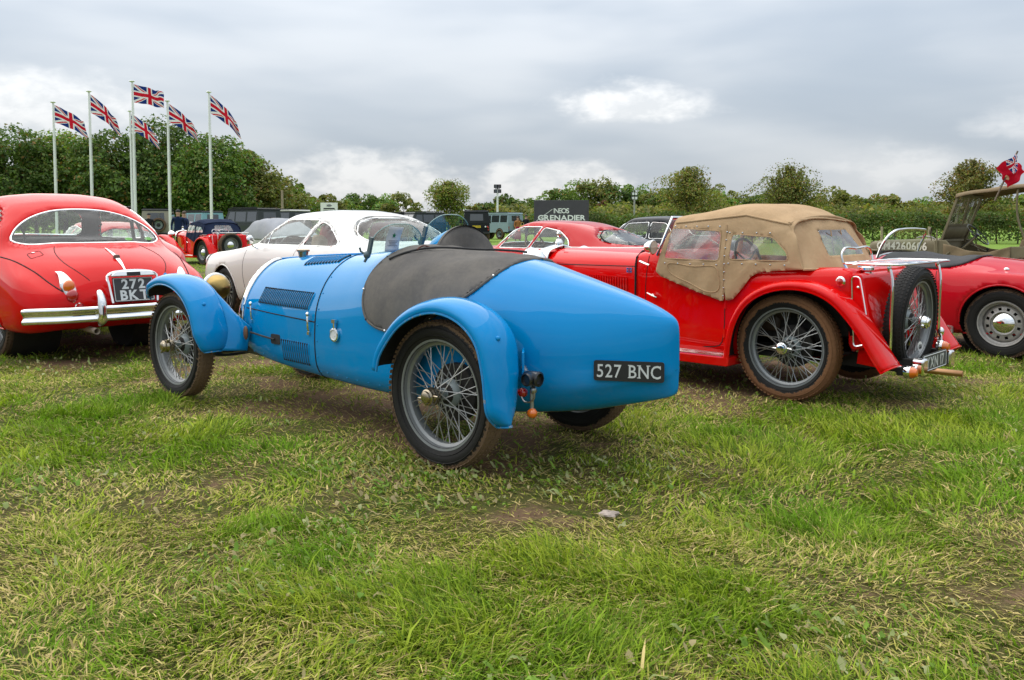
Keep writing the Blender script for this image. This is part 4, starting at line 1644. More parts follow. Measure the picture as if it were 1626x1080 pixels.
    # luggage rack
    if rack:
        z = .905
        rk = MB()
        rk.tube(rounded([(-.30, -.50, z), (-.66, -.50, z), (-.66, .46, z), (-.30, .46, z)], .05, 5), .007, 8, True)
        rack_o = rk.build('luggage_rack', CHROME, car)
        for i in range(4):
            mb = MB()
            y = -.31 + i * .19
            mb.tube([(-.30, y, z + .003), (-.66, y, z + .001)], .0035, 6)
            mb.build('rack_bar', CHROME, rack_o)
        for y in (.43, -.46):
            mb = MB()
            mb.tube(spl([(-.58, y, .905), (-.60, y, .85), (-.605, y, .6), (-.58, y, .28), (-.54, y, .24)], 16), .010, 8)
            mb.ell((-.585, y, .885), (.014, .014, .03))
            mb.build('rack_leg', CHROME, rack_o)
        mb = MB()
        mb.tube(spl([(-.30, .44, .91), (-.29, .44, .96), (-.29, .41, .99), (-.29, .2, .995), (-.29, -.02, .99), (-.29, -.05, .96), (-.30, -.05, .91)], 40), .008, 8)
        for y in (.42, -.05):
            mb.tube([(-.30, y, .905), (-.33, y, .85)], .009, 6)
        mb.build('rack_rail', CHROME, rack_o)
    # rear bumper bits
    if near:
        P0 = plate(car, frame((-.745, .06, .285), (0, -1, 0), (.0, 0, 1)), .44, .11, ['YXN 17'], m=plain('old_plate', (.06, .065, .06, 1), .5, 0, 30, .3, .1), size=.095, rnd=.006, sx=.95)
        for y in (.30, -.22):
            mb = MB()
            mb.prism(rounded([(-.045, -.055), (.045, -.055), (.045, .055), (-.045, .055)], .022), .075, Matrix(((0, 0, -1, -.70), (-1, 0, 0, y), (0, 1, 0, .27), (0, 0, 0, 1))))
            mb.build('bumper_block', CHROME, car, bevel=.012)
        for y, z_ in ((.41, .25), (-.18, .35)):
            mb = MB()
            mb.lathe([(0, -.045), (.02, -.042), (.034, -.02), (.036, 0)], 20, 'x')
            ind = mb.build('indicator', AMBER, car, M=(-.72, y, z_))
            mb = MB()
            mb.lathe([(.037, -.006), (.040, 0), (.038, .03), (0, .05)], 20, 'x')
            mb.build('indicator_body', CHROME, ind)
        mb = MB()
        mb.tube([(-.30, .08, .22), (-.62, .04, .215), (-.90, .0, .21)], .020, 12, caps=False)
        ex = mb.build('exhaust_pipe', COPPER, car)
        mods(ex, solid=.003)
        mb = MB()
        mb.lathe([(0, 0), (.032, 0), (.032, .003), (0, .003)], 24, 'x')
        gbm = mb.build('country_badge', WHITEM, car, M=Matrix.Translation((-.675, .12, .375)) @ Matrix.Rotation(PI, 4, 'Z') @ Matrix.Diagonal((1, 1.25, 1, 1)))
        text(gbm, 'GB', .038, frame((.0045, 0, 0), (0, 1, 0), (0, 0, 1)), GAP, 'badge_character', .0006, .8, .0006)
        mb = MB()
        mb.tube([(-.70, -.22, .33), (-.69, -.24, .42)], .008, 6)
        mb.ell((-.69, -.24, .44), (.02, .02, .03))
        mb.build('reversing_lamp', CHROME, car)
    mb = MB()
    for sd_ in (1, -1):
        mb.bar((2.9, .27 * sd_, .33), (-.70, .29 * sd_, .27), .05, .09)
    mb.bar((-.66, -.42, .25), (-.66, .42, .25), .04, .05)
    mb.tube([(0, .5, .35), (0, -.5, .35)], .04, 10)
    mb.tube([(2.39, .5, .33), (2.39, -.5, .33)], .03, 10)
    mb.ell((0, 0, .35), (.13, .14, .13))
    mb.box((.9, 0, .27), (1.8, .86, .03))
    mb.build('chassis', CHASSIS, car, bevel=.004)
    return car


TAN = cloth('tan_canvas', (.46, .315, .18, 1), (.35, .225, .12, 1), 4.0, 380, .92, .6, .5)
open_tourer((2.19, 6.05), .812, 'red vintage tourer with tan canvas hood, wire spare wheel and chrome luggage rack', TAN, REDP)
# ================================================================== closed cars lofted as one shell with cut windows
def closed_body(car, st, paintm, wins, arches, nu=150, nv=70, lining=DARKIN, smooth=3, wellm=CHASSIS, archr=.35, name='body'):
    S = Shell(loft(st, nu, nv, smooth))
    panes = []
    for nm, pg, ax, cond, trimr, trimm in wins:
        pg = np.asarray(pg, float)
        if ax == [0, 2]:
            for sd_ in (1, -1):
                c = (lambda k: (lambda v: (v[:, 1] * k > .25) & cond(v)))(sd_)
                panes.append((nm, S.cut(pg, ax, c, .55), pg, ax, sd_, trimr, trimm))
        else:
            k = -1 if nm != 'windscreen' else 1
            panes.append((nm, S.cut(pg, ax, cond, .55), pg, ax, k, trimr, trimm))
    for cx, cz, r in arches:
        pg = np.array([(cx + r * math.cos(a), cz + r * math.sin(a)) for a in np.linspace(0, 2 * PI, 60, endpoint=False)])
        for sd_ in (1, -1):
            S.cut(pg, [0, 2], (lambda k: (lambda v: v[:, 1] * k > .42))(sd_), .6)
            trim(car, S, pg[(pg[:, 1] > .16)], (0, 2), sd_, .008, paintm, 'arch_lip', 6, False)
            mb = MB()
            mb.lathe([(r + .012, .70), (r + .012, .32), (0, .32)], 36, 'y')
            o = mb.build('wheel_well', wellm, car, M=Matrix.Translation((cx, 0, cz)) @ Matrix.Diagonal((1, sd_, 1, 1)))
    body = S.obj(name, paintm, car, solid=.010, inner=lining)
    for nm, (V, F), pg, ax, k, tr, tm in panes:
        if not len(F):
            continue
        o = put(nm, mesh_from(V, F), GLASS, car)
        if tr:
            trim(o, S, pg, tuple(ax), k, tr, tm, 'window_trim', 8)
            trim(o, S, pg * .985 + pg.mean(0) * .015, tuple(ax), k, tr * .55, GAP, 'window_seal', 6)
    return S, body


def mirror_(st):
    return st


# ------------------------------------------------------------------ the red saloon on the left, tail towards us
def red_saloon():
    car = place('saloon_car', (-3.97, 8.045), .80, 'red fifties fixed-head coupe with wide oval rear window and chrome bumper, plate 272 BKT', 'car')
    P = paint('cherry_red', (.60, .004, .004, 1), .3, .8, .015)
    st = [(-1.075, [(0, .46), (.2, .46), (.36, .465), (.42, .49), (.40, .52), (.35, .535), (.28, .545), (.21, .55), (.14, .555), (.07, .557), (0, .557)]),
          (-1.03, [(0, .36), (.35, .36), (.56, .38), (.63, .46), (.59, .55), (.51, .59), (.42, .615), (.32, .63), (.21, .64), (.1, .645), (0, .645)]),
          (-.9, [(0, .28), (.45, .28), (.69, .30), (.765, .45), (.715, .61), (.585, .665), (.49, .715), (.38, .75), (.25, .77), (.1, .78), (0, .78)]),
          (-.7, [(0, .26), (.5, .26), (.755, .27), (.815, .47), (.775, .69), (.64, .755), (.545, .80), (.42, .84), (.27, .862), (.1, .874), (0, .876)]),
          (-.4, [(0, .25), (.5, .25), (.765, .26), (.825, .50), (.80, .76), (.715, .842), (.62, .882), (.48, .92), (.3, .944), (.12, .956), (0, .958)]),
          (-.22, [(0, .25), (.5, .25), (.765, .26), (.822, .52), (.805, .80), (.755, .868), (.695, .912), (.55, .965), (.35, .995), (.15, 1.008), (0, 1.01)]),
          (0, [(0, .25), (.5, .25), (.77, .25), (.82, .55), (.81, .83), (.775, .895), (.735, .96), (.665, 1.085), (.46, 1.18), (.2, 1.21), (0, 1.215)]),
          (.3, [(0, .25), (.5, .25), (.77, .25), (.82, .56), (.81, .85), (.785, .91), (.755, .98), (.70, 1.14), (.54, 1.30), (.26, 1.365), (0, 1.375)]),
          (.7, [(0, .25), (.5, .25), (.77, .25), (.815, .56), (.80, .86), (.78, .92), (.755, .99), (.70, 1.18), (.55, 1.37), (.27, 1.432), (0, 1.442)]),
          (1.1, [(0, .25), (.5, .25), (.77, .25), (.81, .56), (.795, .86), (.775, .92), (.75, .99), (.695, 1.17), (.54, 1.355), (.27, 1.415), (0, 1.425)]),
          (1.42, [(0, .25), (.5, .25), (.77, .25), (.81, .56), (.79, .86), (.77, .92), (.745, .98), (.68, 1.10), (.53, 1.235), (.27, 1.29), (0, 1.30)]),
          (1.8, [(0, .25), (.5, .25), (.77, .25), (.81, .55), (.785, .84), (.755, .90), (.70, .94), (.60, .975), (.43, .995), (.22, 1.005), (0, 1.008)]),
          (2.3, [(0, .25), (.5, .25), (.77, .26), (.81, .52), (.79, .78), (.72, .85), (.62, .875), (.5, .905), (.34, .94), (.17, .96), (0, .965)]),
          (2.8, [(0, .28), (.5, .28), (.74, .30), (.80, .50), (.79, .72), (.72, .80), (.60, .82), (.48, .82), (.32, .86), (.16, .89), (0, .895)]),
          (3.25, [(0, .34), (.4, .34), (.62, .36), (.70, .50), (.68, .64), (.60, .70), (.5, .71), (.38, .70), (.26, .73), (.13, .75), (0, .755)]),
          (3.4, [(0, .45), (.2, .45), (.4, .46), (.44, .5), (.42, .55), (.38, .58), (.32, .59), (.24, .6), (.16, .61), (.08, .61), (0, .61)])]
    rearw = spl([(-.635, 1.0), (-.60, 1.075), (-.48, 1.175), (-.28, 1.252), (0, 1.278), (.28, 1.252), (.48, 1.175), (.60, 1.075), (.635, 1.0), (.58, .972), (.3, .975), (0, .975), (-.3, .975), (-.58, .972)], 90, True)
    door = rounded([(1.52, 1.0), (1.18, 1.29), (.62, 1.335), (.47, 1.315), (.47, 1.0)], .05, 6)
    quar = rounded([(.41, 1.0), (.40, 1.30), (.22, 1.21), (.05, 1.06), (.04, 1.0)], .05, 6)
    wsc = rounded([(-.60, 1.02), (-.50, 1.26), (-.2, 1.345), (.2, 1.345), (.50, 1.26), (.60, 1.02), (0, 1.035)], .08, 6)
    any_ = lambda v: v[:, 2] > .9
    S, body = closed_body(car, st, P, [('rear_window', rearw, [1, 2], lambda v: (v[:, 0] < .45) & (v[:, 2] > .9), .0095, CHROME), ('side_window', door, [0, 2], any_, .009, CHROME),
                                       ('quarter_window', quar, [0, 2], any_, .009, CHROME), ('windscreen', wsc, [1, 2], lambda v: v[:, 0] > 1.0, .012, CHROME)],
                          [(0, .34, .36), (2.59, .34, .37)], 170, 76, plain('grey_lining', (.20, .17, .15, 1), .9))
    # wing seams and boot joint
    for sd_ in (1, -1):
        q = lineof(st, 5, -1.02, .02, 60) * np.array((1, sd_, 1))
        qq = []
        for p in q:
            h = S.B.find_nearest(Vector(p))
            qq.append(np.array(h[0]))
        mb = MB()
        mb.tube(qq, .0055, 6)
        mb.build('wing_seam', GAP, body)
    bj = [(-.25, .36), (-.5, .41), (-.75, .42), (-.9, .37), (-.99, .31)]
    for sd_ in (1, -1):
        q = S.curve(spl([(x, y * sd_) for x, y in [(-.27, 0), (-.28, .22), (-.33, .34)] + bj[1:]], 50), (0, 1), 1)
        mb = MB()
        mb.tube(q, .0035, 5)
        mb.build('boot_joint', GAP, body)
    q = S.curve(rounded([(-.40, .50), (-.40, .60), (-.51, .60), (-.51, .50)], .02, 4), (0, 1), 1)
    mb = MB()
    mb.tube(q, .003, 5, True)
    mb.build('filler_lid_joint', GAP, body)
    mb = MB()
    h = S.hit((-.41, .55, 3), (0, 0, -1))
    mb.ell((0, 0, 0), (.012, .02, .006), 6, 10)
    mb.build('filler_lid_catch', CHROME, body, M=h)
    # chrome motif down the boot
    pts = []
    for x in np.linspace(-.52, -.98, 16):
        h = S.hit((x, 0, 3), (0, 0, -1))
        pts.append(h + np.array((0, 0, .006)))
    mb = MB()
    mb.tube(pts, np.interp(np.arange(16), [0, 7, 8, 11, 12, 15], [.006, .015, .018, .015, .010, .005]), 8, flat=.6)
    mot = mb.build('boot_motif', CHROME, car)
    mb = MB()
    mb.lathe([(0, .026), (.022, .022), (.028, .008), (.028, -.01)], 20, 'z')
    mb.build('motif_badge', plain('brown_enamel', (.12, .05, .03, 1), .3), mot, M=pts[8])
    # number plate in its chrome surround
    tilt = (.26, 0, 1)
    base = Vector((-1.105, 0, .598))
    M = frame(base, (0, -1, 0), tilt)
    p = plate(car, M, .335, .205, ['272', 'BKT'], size=.112, bold=.0035, sx=1.0, gap=.094, rnd=.006)
    mb = MB()
    Mi = np.array(M)
    loc = [(-.185, -.11), (-.20, .05), (-.205, .115), (-.185, .135), (.185, .135), (.205, .115), (.20, .05), (.185, -.11)]
    mb.tube([Mi[:3, :3] @ np.array((x, y, .008)) + Mi[:3, 3] for x, y in spl(loc, 40)], .011, 8)
    mb.build('plate_surround', CHROME, car)
    mb = MB()
    mb.prism(rounded([(-.19, .108), (.19, .108), (.15, .150), (-.15, .150)], .02), .04)
    lp = mb.build('plate_lamp', CHROME, car, M=M, bevel=.01)
    mb = MB()
    mb.box((0, .125, .043), (.11, .03, .01))
    mb.build('lamp_window', BLACKM, lp, bevel=.003)
    # lamps
    for sd_ in (1, -1):
        mb = MB()
        a = Vector((-.90, .50 * sd_, .735))
        b = Vector((-1.0, .44 * sd_, .45))
        pth = spl([a + Vector((.06, .02 * sd_, .02)), a, a.lerp(b, .4) + Vector((-.035, 0, .01)), a.lerp(b, .75) + Vector((-.035, 0, 0)), b], 16)
        mb.tube(pth, np.interp(np.arange(16), [0, 3, 7, 12, 15], [.005, .030, .062, .060, .042]), 12)
        tl = mb.build('tail_lamp', CHROME, car)
        for nm, mm, t, r_ in (('amber_lens', AMBER, 7.2, .036), ('red_lens', REDLENS, 10.4, .038)):
            mb = MB()
            c = np.array([np.interp(t, np.arange(16), pth[:, k]) for k in range(3)])
            mb.ell(c + np.array((-.050, .004 * sd_, 0)), (.036, r_ * 1.25, .055), 10, 16)
            mb.build(nm, mm, tl)
        mb = MB()
        mb.lathe([(0, -.03), (.024, -.026), (.030, -.008), (.030, .02)], 18, 'x')
        rf = mb.build('reflector', REDLENS, car, M=(-1.075, .425 * sd_, .475))
        mb = MB()
        mb.lathe([(.031, -.01), (.038, 0), (.036, .03)], 18, 'x')
        mb.build('reflector_bezel', CHROME, rf)
    # bumper: two ribs with a flute between, and overriders
    prof = [(-.0, .062), (.022, .058), (.03, .040), (.022, .022), (.012, .012), (.010, -.008), (.014, -.022), (.026, -.034), (.026, -.050), (.010, -.060), (0, -.058)]
    pth = spl([(-.965, .80, .41), (-.99, .785, .413), (-1.02, .74, .415), (-1.085, .60, .415), (-1.135, .3, .415), (-1.145, 0, .415), (-1.135, -.3, .415), (-1.085, -.60, .415), (-1.02, -.74, .415), (-.99, -.785, .413), (-.965, -.80, .41)], 90)
    tn = np.gradient(pth, axis=0)
    tn /= np.linalg.norm(tn, axis=1)[:, None]
    nr = np.stack([tn[:, 1], -tn[:, 0], 0 * tn[:, 0]], 1)
    if nr[45, 0] > 0:
        nr = -nr
    pr = spl(np.array(prof), 24)
    mb = MB()
    mb.grid(np.array([[pth[i] + nr[i] * d + np.array((0, 0, h)) for d, h in pr] for i in range(90)]))
    bmp = mb.build('rear_bumper', CHROME, car, angle=60)
    mods(bmp, solid=.004, off=-1)
    for sd_ in (1, -1):
        mb = MB()
        y = .285 * sd_
        mb.tube(spl([(-1.13, y, .325), (-1.165, y, .36), (-1.172, y, .44), (-1.16, y, .53), (-1.125, y, .585), (-1.09, y, .59)], 20), np.interp(np.arange(20), [0, 3, 12, 17, 19], [.02, .040, .036, .027, .016]), 14)
        mb.build('overrider', CHROME, bmp)
        mb = MB()
        mb.tube([(-.3, (.28 + .0) * sd_, .27), (-.8, .30 * sd_, .275), (-1.12, .31 * sd_, .27)], .026, 14, caps=False)
        ex = mb.build('exhaust_pipe', plain('pale_pipe', (.36, .29, .22, 1), .5, .3), car)
        mods(ex, solid=.004)
    for sd_ in (1, -1):
        for x in (0, 2.59):
            wire_wheel(car, (x, .66 * sd_, .335), sd_, TR=.335, RR=.215, tw=.165, key='saloon', rub=RUB_C, rimm=SILVERP, capm=CHROME, nout=24, nin=24, single=False, blocks=60)
    # cabin
    lea = plain('dark_red_leather', (.10, .012, .012, 1), .5)
    for y in (.36, -.36):
        seat(car, (.75, y, .38), .56, lea, .50, -.22)
    mb = MB()
    mb.box((.12, 0, .80), (.5, 1.2, .06))
    mb.build('parcel_shelf', DARKIN, car, bevel=.02)
    mb = MB()
    mb.box((1.55, 0, .90), (.25, 1.3, .2))
    mb.box((.9, 0, .3), (2.2, 1.4, .03))
    mb.build('dashboard', DARKIN, car, bevel=.02)
    steering_wheel(car, (1.15, .36, 1.02), .21, .35)
    for y, c in ((-.33, (.12, .35, .05, 1)), (-.53, (.14, .38, .05, 1))):
        h = S.hit((-3, y, 1.005), (1, 0, 0))
        if h is not None:
            mb = MB()
            mb.lathe([(0, 0), (.035, 0)], 20, 'x')
            mb.build('window_sticker', plain('green_sticker', c, .5), car, M=Matrix.Translation(h + np.array((-.004, 0, .0))) @ Matrix.Rotation(.85, 4, 'Y') @ Matrix.Diagonal((1, 1, .6, 1)))
    mb = MB()
    mb.tube(spl([(1.05, .62, .95), (.98, .40, .97)], 3), .01, 6)
    mb.bar((.55, .70, .95), (.42, .60, 1.32), .03, .02)
    mb.bar((.55, -.70, .95), (.42, -.60, 1.32), .03, .02)
    mb.build('door_pillar', DARKIN, car)
    return car


red_saloon()


# ------------------------------------------------------------------ white rear-engined coupe behind the blue car
def white_coupe():
    car = place('sports_coupe', (-1.46, 9.58), .75, 'white sixties fastback coupe with red cushions behind its rear windows', 'car')
    P = paint('ivory_white', (.76, .745, .70, 1), .32, .9, .01)
    lo = [(0, .2), (.5, .2), (.72, .22)]
    st = [(3.07, [(0, .33), (.25, .33), (.42, .34), (.48, .42), (.46, .50), (.42, .545), (.36, .555), (.28, .555), (.18, .55), (.09, .55), (0, .55)]),
          (3.0, [(0, .24), (.4, .24), (.6, .27), (.66, .42), (.65, .57), (.60, .65), (.52, .665), (.40, .645), (.26, .635), (.12, .635), (0, .635)]),
          (2.75, [(0, .20), (.5, .20), (.70, .23), (.76, .45), (.745, .67), (.68, .762), (.58, .765), (.43, .70), (.28, .69), (.13, .695), (0, .695)]),
          (2.21, lo + [(.80, .45), (.785, .72), (.72, .812), (.62, .82), (.46, .765), (.3, .765), (.14, .775), (0, .778)]),
          (1.85, lo + [(.80, .47), (.79, .76), (.735, .845), (.64, .865), (.50, .85), (.33, .855), (.16, .865), (0, .868)]),
          (1.6, lo + [(.80, .48), (.795, .78), (.755, .865), (.69, .90), (.58, .935), (.42, .96), (.2, .975), (0, .98)]),
          (1.25, lo + [(.80, .48), (.795, .80), (.755, .875), (.71, .91), (.655, 1.03), (.50, 1.14), (.26, 1.175), (0, 1.18)]),
          (.9, lo + [(.80, .48), (.795, .80), (.755, .88), (.715, .915), (.65, 1.07), (.53, 1.225), (.28, 1.275), (0, 1.285)]),
          (.5, lo + [(.805, .48), (.80, .81), (.757, .885), (.72, .92), (.655, 1.08), (.53, 1.24), (.28, 1.292), (0, 1.30)]),
          (.1, lo + [(.81, .48), (.805, .81), (.765, .885), (.73, .92), (.66, 1.06), (.52, 1.205), (.28, 1.258), (0, 1.268)]),
          (-.3, lo + [(.81, .48), (.805, .80), (.77, .88), (.74, .915), (.64, 1.02), (.46, 1.115), (.24, 1.15), (0, 1.16)]),
          (-.6, [(0, .23), (.45, .23), (.68, .25), (.78, .46), (.775, .74), (.745, .82), (.69, .868), (.56, .92), (.38, .96), (.2, .98), (0, .985)]),
          (-.9, [(0, .28), (.4, .28), (.62, .30), (.72, .45), (.71, .65), (.65, .73), (.55, .77), (.42, .795), (.28, .81), (.14, .815), (0, .815)]),
          (-1.05, [(0, .36), (.4, .36), (.56, .37), (.62, .45), (.60, .55), (.54, .61), (.45, .64), (.34, .655), (.22, .665), (.1, .67), (0, .67)]),
          (-1.09, [(0, .45), (.2, .45), (.34, .455), (.38, .48), (.36, .52), (.32, .54), (.27, .55), (.2, .555), (.14, .56), (.07, .56), (0, .56)])]
    door = rounded([(1.50, .91), (1.27, 1.04), (.96, 1.175), (.86, 1.195), (.25, 1.185), (.455, .91)], .035, 6)
    quar = rounded([(.395, .91), (.19, 1.165), (.03, 1.125), (-.14, 1.04), (-.30, .955), (-.30, .92), (-.22, .91)], .04, 6)
    rw = rounded([(-.50, .965), (-.55, 1.03), (-.44, 1.145), (-.22, 1.205), (.22, 1.205), (.44, 1.145), (.55, 1.03), (.50, .965), (.25, .955), (-.25, .955)], .07, 6)
    ws = rounded([(-.62, .955), (-.50, 1.14), (-.22, 1.205), (.22, 1.205), (.50, 1.14), (.62, .955), (.3, .985), (-.3, .985)], .07, 6)
    S, body = closed_body(car, st, P, [('rear_window', rw, [1, 2], lambda v: (v[:, 0] < .1) & (v[:, 2] > .93), .007, CHROME), ('side_window', door, [0, 2], lambda v: v[:, 2] > .88, .0065, CHROME),
                                       ('quarter_window', quar, [0, 2], lambda v: v[:, 2] > .88, .0065, CHROME), ('windscreen', ws, [1, 2], lambda v: v[:, 0] > .9, .010, CHROME)],
                          [(0, .31, .335), (2.21, .31, .335)], 160, 72, plain('beige_lining', (.42, .34, .24, 1), .9))
    for sd_ in (1, -1):
        trim(body, S, spl([(1.60, .88), (1.66, .6), (1.62, .35), (1.5, .28), (.7, .27), (.58, .32), (.52, .6), (.43, .90)], 50), (0, 2), sd_, .003, GAP, 'door_joint', 5, False)
        trim(car, S, [(1.20, z) for z in np.linspace(.91, 1.06, 10)], (0, 2), sd_, .007, CHROME, 'vent_window_bar', 6, False)
        mb = MB()
        mb.tube([(0, 0, 0), (.02, .05 * sd_, .03), (.02, .07 * sd_, .08)], .007, 6)
        mb.ell((.02, .08 * sd_, .10), (.022, .045, .055), 10, 16)
        h = S.hit((1.36, 3 * sd_, .86), (0, -sd_, 0))
        mb.build('door_mirror', CHROME, car, M=h)
        mb = MB()
        mb.ell((0, 0, 0), (.05, .05, .06), 10, 16)
        mb.build('indicator', AMBER, car, M=(2.985, .60 * sd_, .50))
        mb = MB()
        mb.lathe([(0, .05), (.06, .04), (.09, .01), (.098, 0), (.1, -.03)], 24, 'x')
        mb.build('headlamp', WHITEL, car, M=(2.93, .60 * sd_, .66))
        for x in (0, 2.21):
            disc_wheel(car, (x, .70 * sd_, .31), sd_, .31, .205, .165, RUB_C, plain('alloy_grey', (.20, .20, .20, 1), .4, .7), 'alloy', key='alloy', blocks=0)
    # drip rail over the rear window
    q = S.curve([(y, z + .018) for y, z in rw[(rw[:, 1] > 1.0)]], (1, 2), -1)
    q = q[np.argsort(q[:, 1])]
    mb = MB()
    mb.tube(q, .006, 6)
    mb.build('vent_grille', STEEL, body)
    # cabin
    cream = plain('cream_leather', (.50, .36, .20, 1), .55)
    for y in (.36, -.36):
        s_ = seat(car, (.75, y, .34), .52, cream, .62, -.28)
    steering_wheel(car, (1.22, .34, .82), .2, .45)
    mb = MB()
    mb.box((1.52, 0, .82), (.25, 1.3, .2))
    mb.box((.8, 0, .26), (2.0, 1.3, .03))
    mb.box((-.2, 0, .78), (.6, 1.2, .06))
    mb.build('dashboard', DARKIN, car, bevel=.02)
    return car


white_coupe()
POR = Matrix.Translation((-1.46, 9.58, float(gz(-1.46, 9.58)))) @ Matrix.Rotation(.75 + PI / 2, 4, 'Z')


def cushion(loc, size, label, letters=False):
    cm = cloth('salmon_cloth', (.46, .12, .085, 1), (.34, .08, .06, 1), 5, 300, .95, .5, .3)
    n = 22
    u, v = np.linspace(-1, 1, n)[:, None], np.linspace(-1, 1, n)[None]
    th = (1 - u**4) * (1 - v**4)
    mb = MB()
    X, Y = u * (1 - .10 * v**2) + 0 * v, v * (1 - .10 * u**2) + 0 * u
    wr = .06 * np.sin(u * 7 + v * 4) * th
    for s_ in (1, -1):
        g_ = np.stack([s_ * (th ** .6 + wr) * size[0], X * size[1], Y * size[2]], -1)
        mb.grid(g_ if s_ > 0 else g_[::-1])
    o = mb.build('cushion', cm, None, angle=75, M=POR @ Matrix.Translation(loc) @ Matrix.Rotation(-.35, 4, 'Y'))
    tag(o, label, 'cushion')
    if letters:
        text(o, 'AVON', .11, frame((-size[0] * 1.08, 0, .03), (0, -1, 0), (0, 0, 1)), plain('faded_print', (.62, .36, .30, 1), .9), 'printed_character', .004)
    return o


cushion((.36, .34, 1.0), (.10, .19, .15), 'round salmon red cushion behind the quarter window of the white coupe')
cushion((.10, -.20, 1.03), (.08, .26, .14), 'wide salmon red cushion with pale lettering under the rear window of the white coupe', True)


# ------------------------------------------------------------------ low red fastbacks
def fastback(O, yaw, label, paintm, near=True, lining=DARKIN):
    car = place('fastback_coupe', O, yaw, label, 'car')
    lo = [(0, .22), (.5, .22), (.72, .24)]
    st = [(-.97, [(0, .45), (.15, .45), (.3, .455), (.36, .48), (.34, .52), (.3, .54), (.25, .55), (.19, .555), (.13, .56), (.06, .56), (0, .56)]),
          (-.82, [(0, .35), (.3, .35), (.5, .37), (.62, .45), (.60, .55), (.54, .60), (.46, .63), (.36, .65), (.24, .662), (.12, .667), (0, .667)]),
          (-.5, [(0, .25), (.4, .25), (.66, .28), (.76, .45), (.745, .62), (.69, .70), (.61, .74), (.48, .775), (.32, .805), (.16, .822), (0, .825)]),
          (-.1, lo + [(.82, .46), (.80, .68), (.745, .76), (.68, .80), (.56, .865), (.38, .935), (.19, .96), (0, .965)]),
          (.3, lo + [(.825, .47), (.81, .70), (.755, .775), (.71, .805), (.61, .93), (.43, 1.06), (.21, 1.10), (0, 1.108)]),
          (.7, lo + [(.82, .48), (.80, .71), (.755, .775), (.71, .805), (.60, .99), (.45, 1.135), (.23, 1.175), (0, 1.182)]),
          (1.2, lo + [(.82, .48), (.79, .71), (.75, .775), (.71, .805), (.60, 1.0), (.46, 1.15), (.23, 1.19), (0, 1.197)]),
          (1.5, lo + [(.82, .48), (.79, .71), (.75, .77), (.70, .80), (.60, .95), (.46, 1.06), (.23, 1.10), (0, 1.11)]),
          (1.78, lo + [(.81, .48), (.79, .70), (.74, .76), (.68, .79), (.58, .82), (.42, .845), (.2, .86), (0, .865)]),
          (2.2, [(0, .2), (.5, .2), (.7, .22), (.80, .42), (.79, .62), (.72, .70), (.60, .715), (.45, .735), (.32, .80), (.16, .83), (0, .835)]),
          (2.9, [(0, .22), (.45, .22), (.66, .25), (.78, .42), (.77, .58), (.71, .66), (.6, .68), (.42, .685), (.3, .74), (.15, .77), (0, .775)]),
          (3.4, [(0, .28), (.3, .28), (.5, .3), (.62, .4), (.6, .5), (.52, .56), (.42, .58), (.3, .59), (.2, .62), (.1, .635), (0, .64)]),
          (3.6, [(0, .38), (.15, .38), (.25, .39), (.3, .42), (.28, .46), (.25, .48), (.2, .49), (.15, .5), (.1, .505), (.05, .51), (0, .51)])]
    door = rounded([(1.60, .82), (1.40, 1.07), (1.28, 1.105), (.93, 1.105), (1.05, .82)], .03, 6)
    quar = rounded([(1.0, .82), (.88, 1.095), (.60, 1.05), (.40, .94), (.35, .865), (.36, .82)], .04, 6)
    rw = rounded([(-.47, .90), (-.40, .99), (-.2, 1.06), (.2, 1.06), (.40, .99), (.47, .90), (.3, .872), (-.3, .872)], .07, 6)
    ws = rounded([(-.60, .86), (-.50, 1.04), (-.22, 1.12), (.22, 1.12), (.50, 1.04), (.60, .86), (.3, .885), (-.3, .885)], .06, 6)
    S, body = closed_body(car, st, paintm, [('rear_window', rw, [1, 2], lambda v: (v[:, 0] < .35) & (v[:, 2] > .85), .009, GAP), ('side_window', door, [0, 2], lambda v: v[:, 2] > .79, .007, CHROME),
                                            ('quarter_window', quar, [0, 2], lambda v: v[:, 2] > .79, .007, CHROME), ('windscreen', ws, [1, 2], lambda v: v[:, 0] > 1.0, .010, CHROME)],
                          [(0, .32, .34), (2.44, .32, .34)], 130, 64, lining)
    for sd_ in (1, -1):
        for x in (0, 2.44):
            wire_wheel(car, (x, .66 * sd_, .32), sd_, TR=.32, RR=.205, tw=.16, key='fast', rub=RUB_C, rimm=SILVERP, capm=CHROME, nout=24, nin=24, single=False, blocks=0)
    for y in (.34, -.34):
        seat(car, (.75, y, .34), .5, BLACKM, .50, -.28)
    steering_wheel(car, (1.22, .34, .84), .19, .45, plain('wood_rim', (.16, .07, .03, 1), .4))
    mb = MB()
    mb.box((1.52, 0, .76), (.22, 1.3, .16))
    mb.box((.8, 0, .26), (2.0, 1.3, .03))
    mb.build('dashboard', DARKIN, car, bevel=.02)
    return car


fastback((1.44, 11.36), .80, 'red low fastback coupe with chrome window frames parked beyond the tan-hooded tourer', paint('deep_red', (.46, .008, .010, 1), .36, .9, .07))
fastback((-6.45, 14.6), .74, 'red fastback coupe seen past the roof of the red fixed-head coupe', paint('bright_red_two', (.55, .02, .02, 1), .32, 1.0, .04), False)


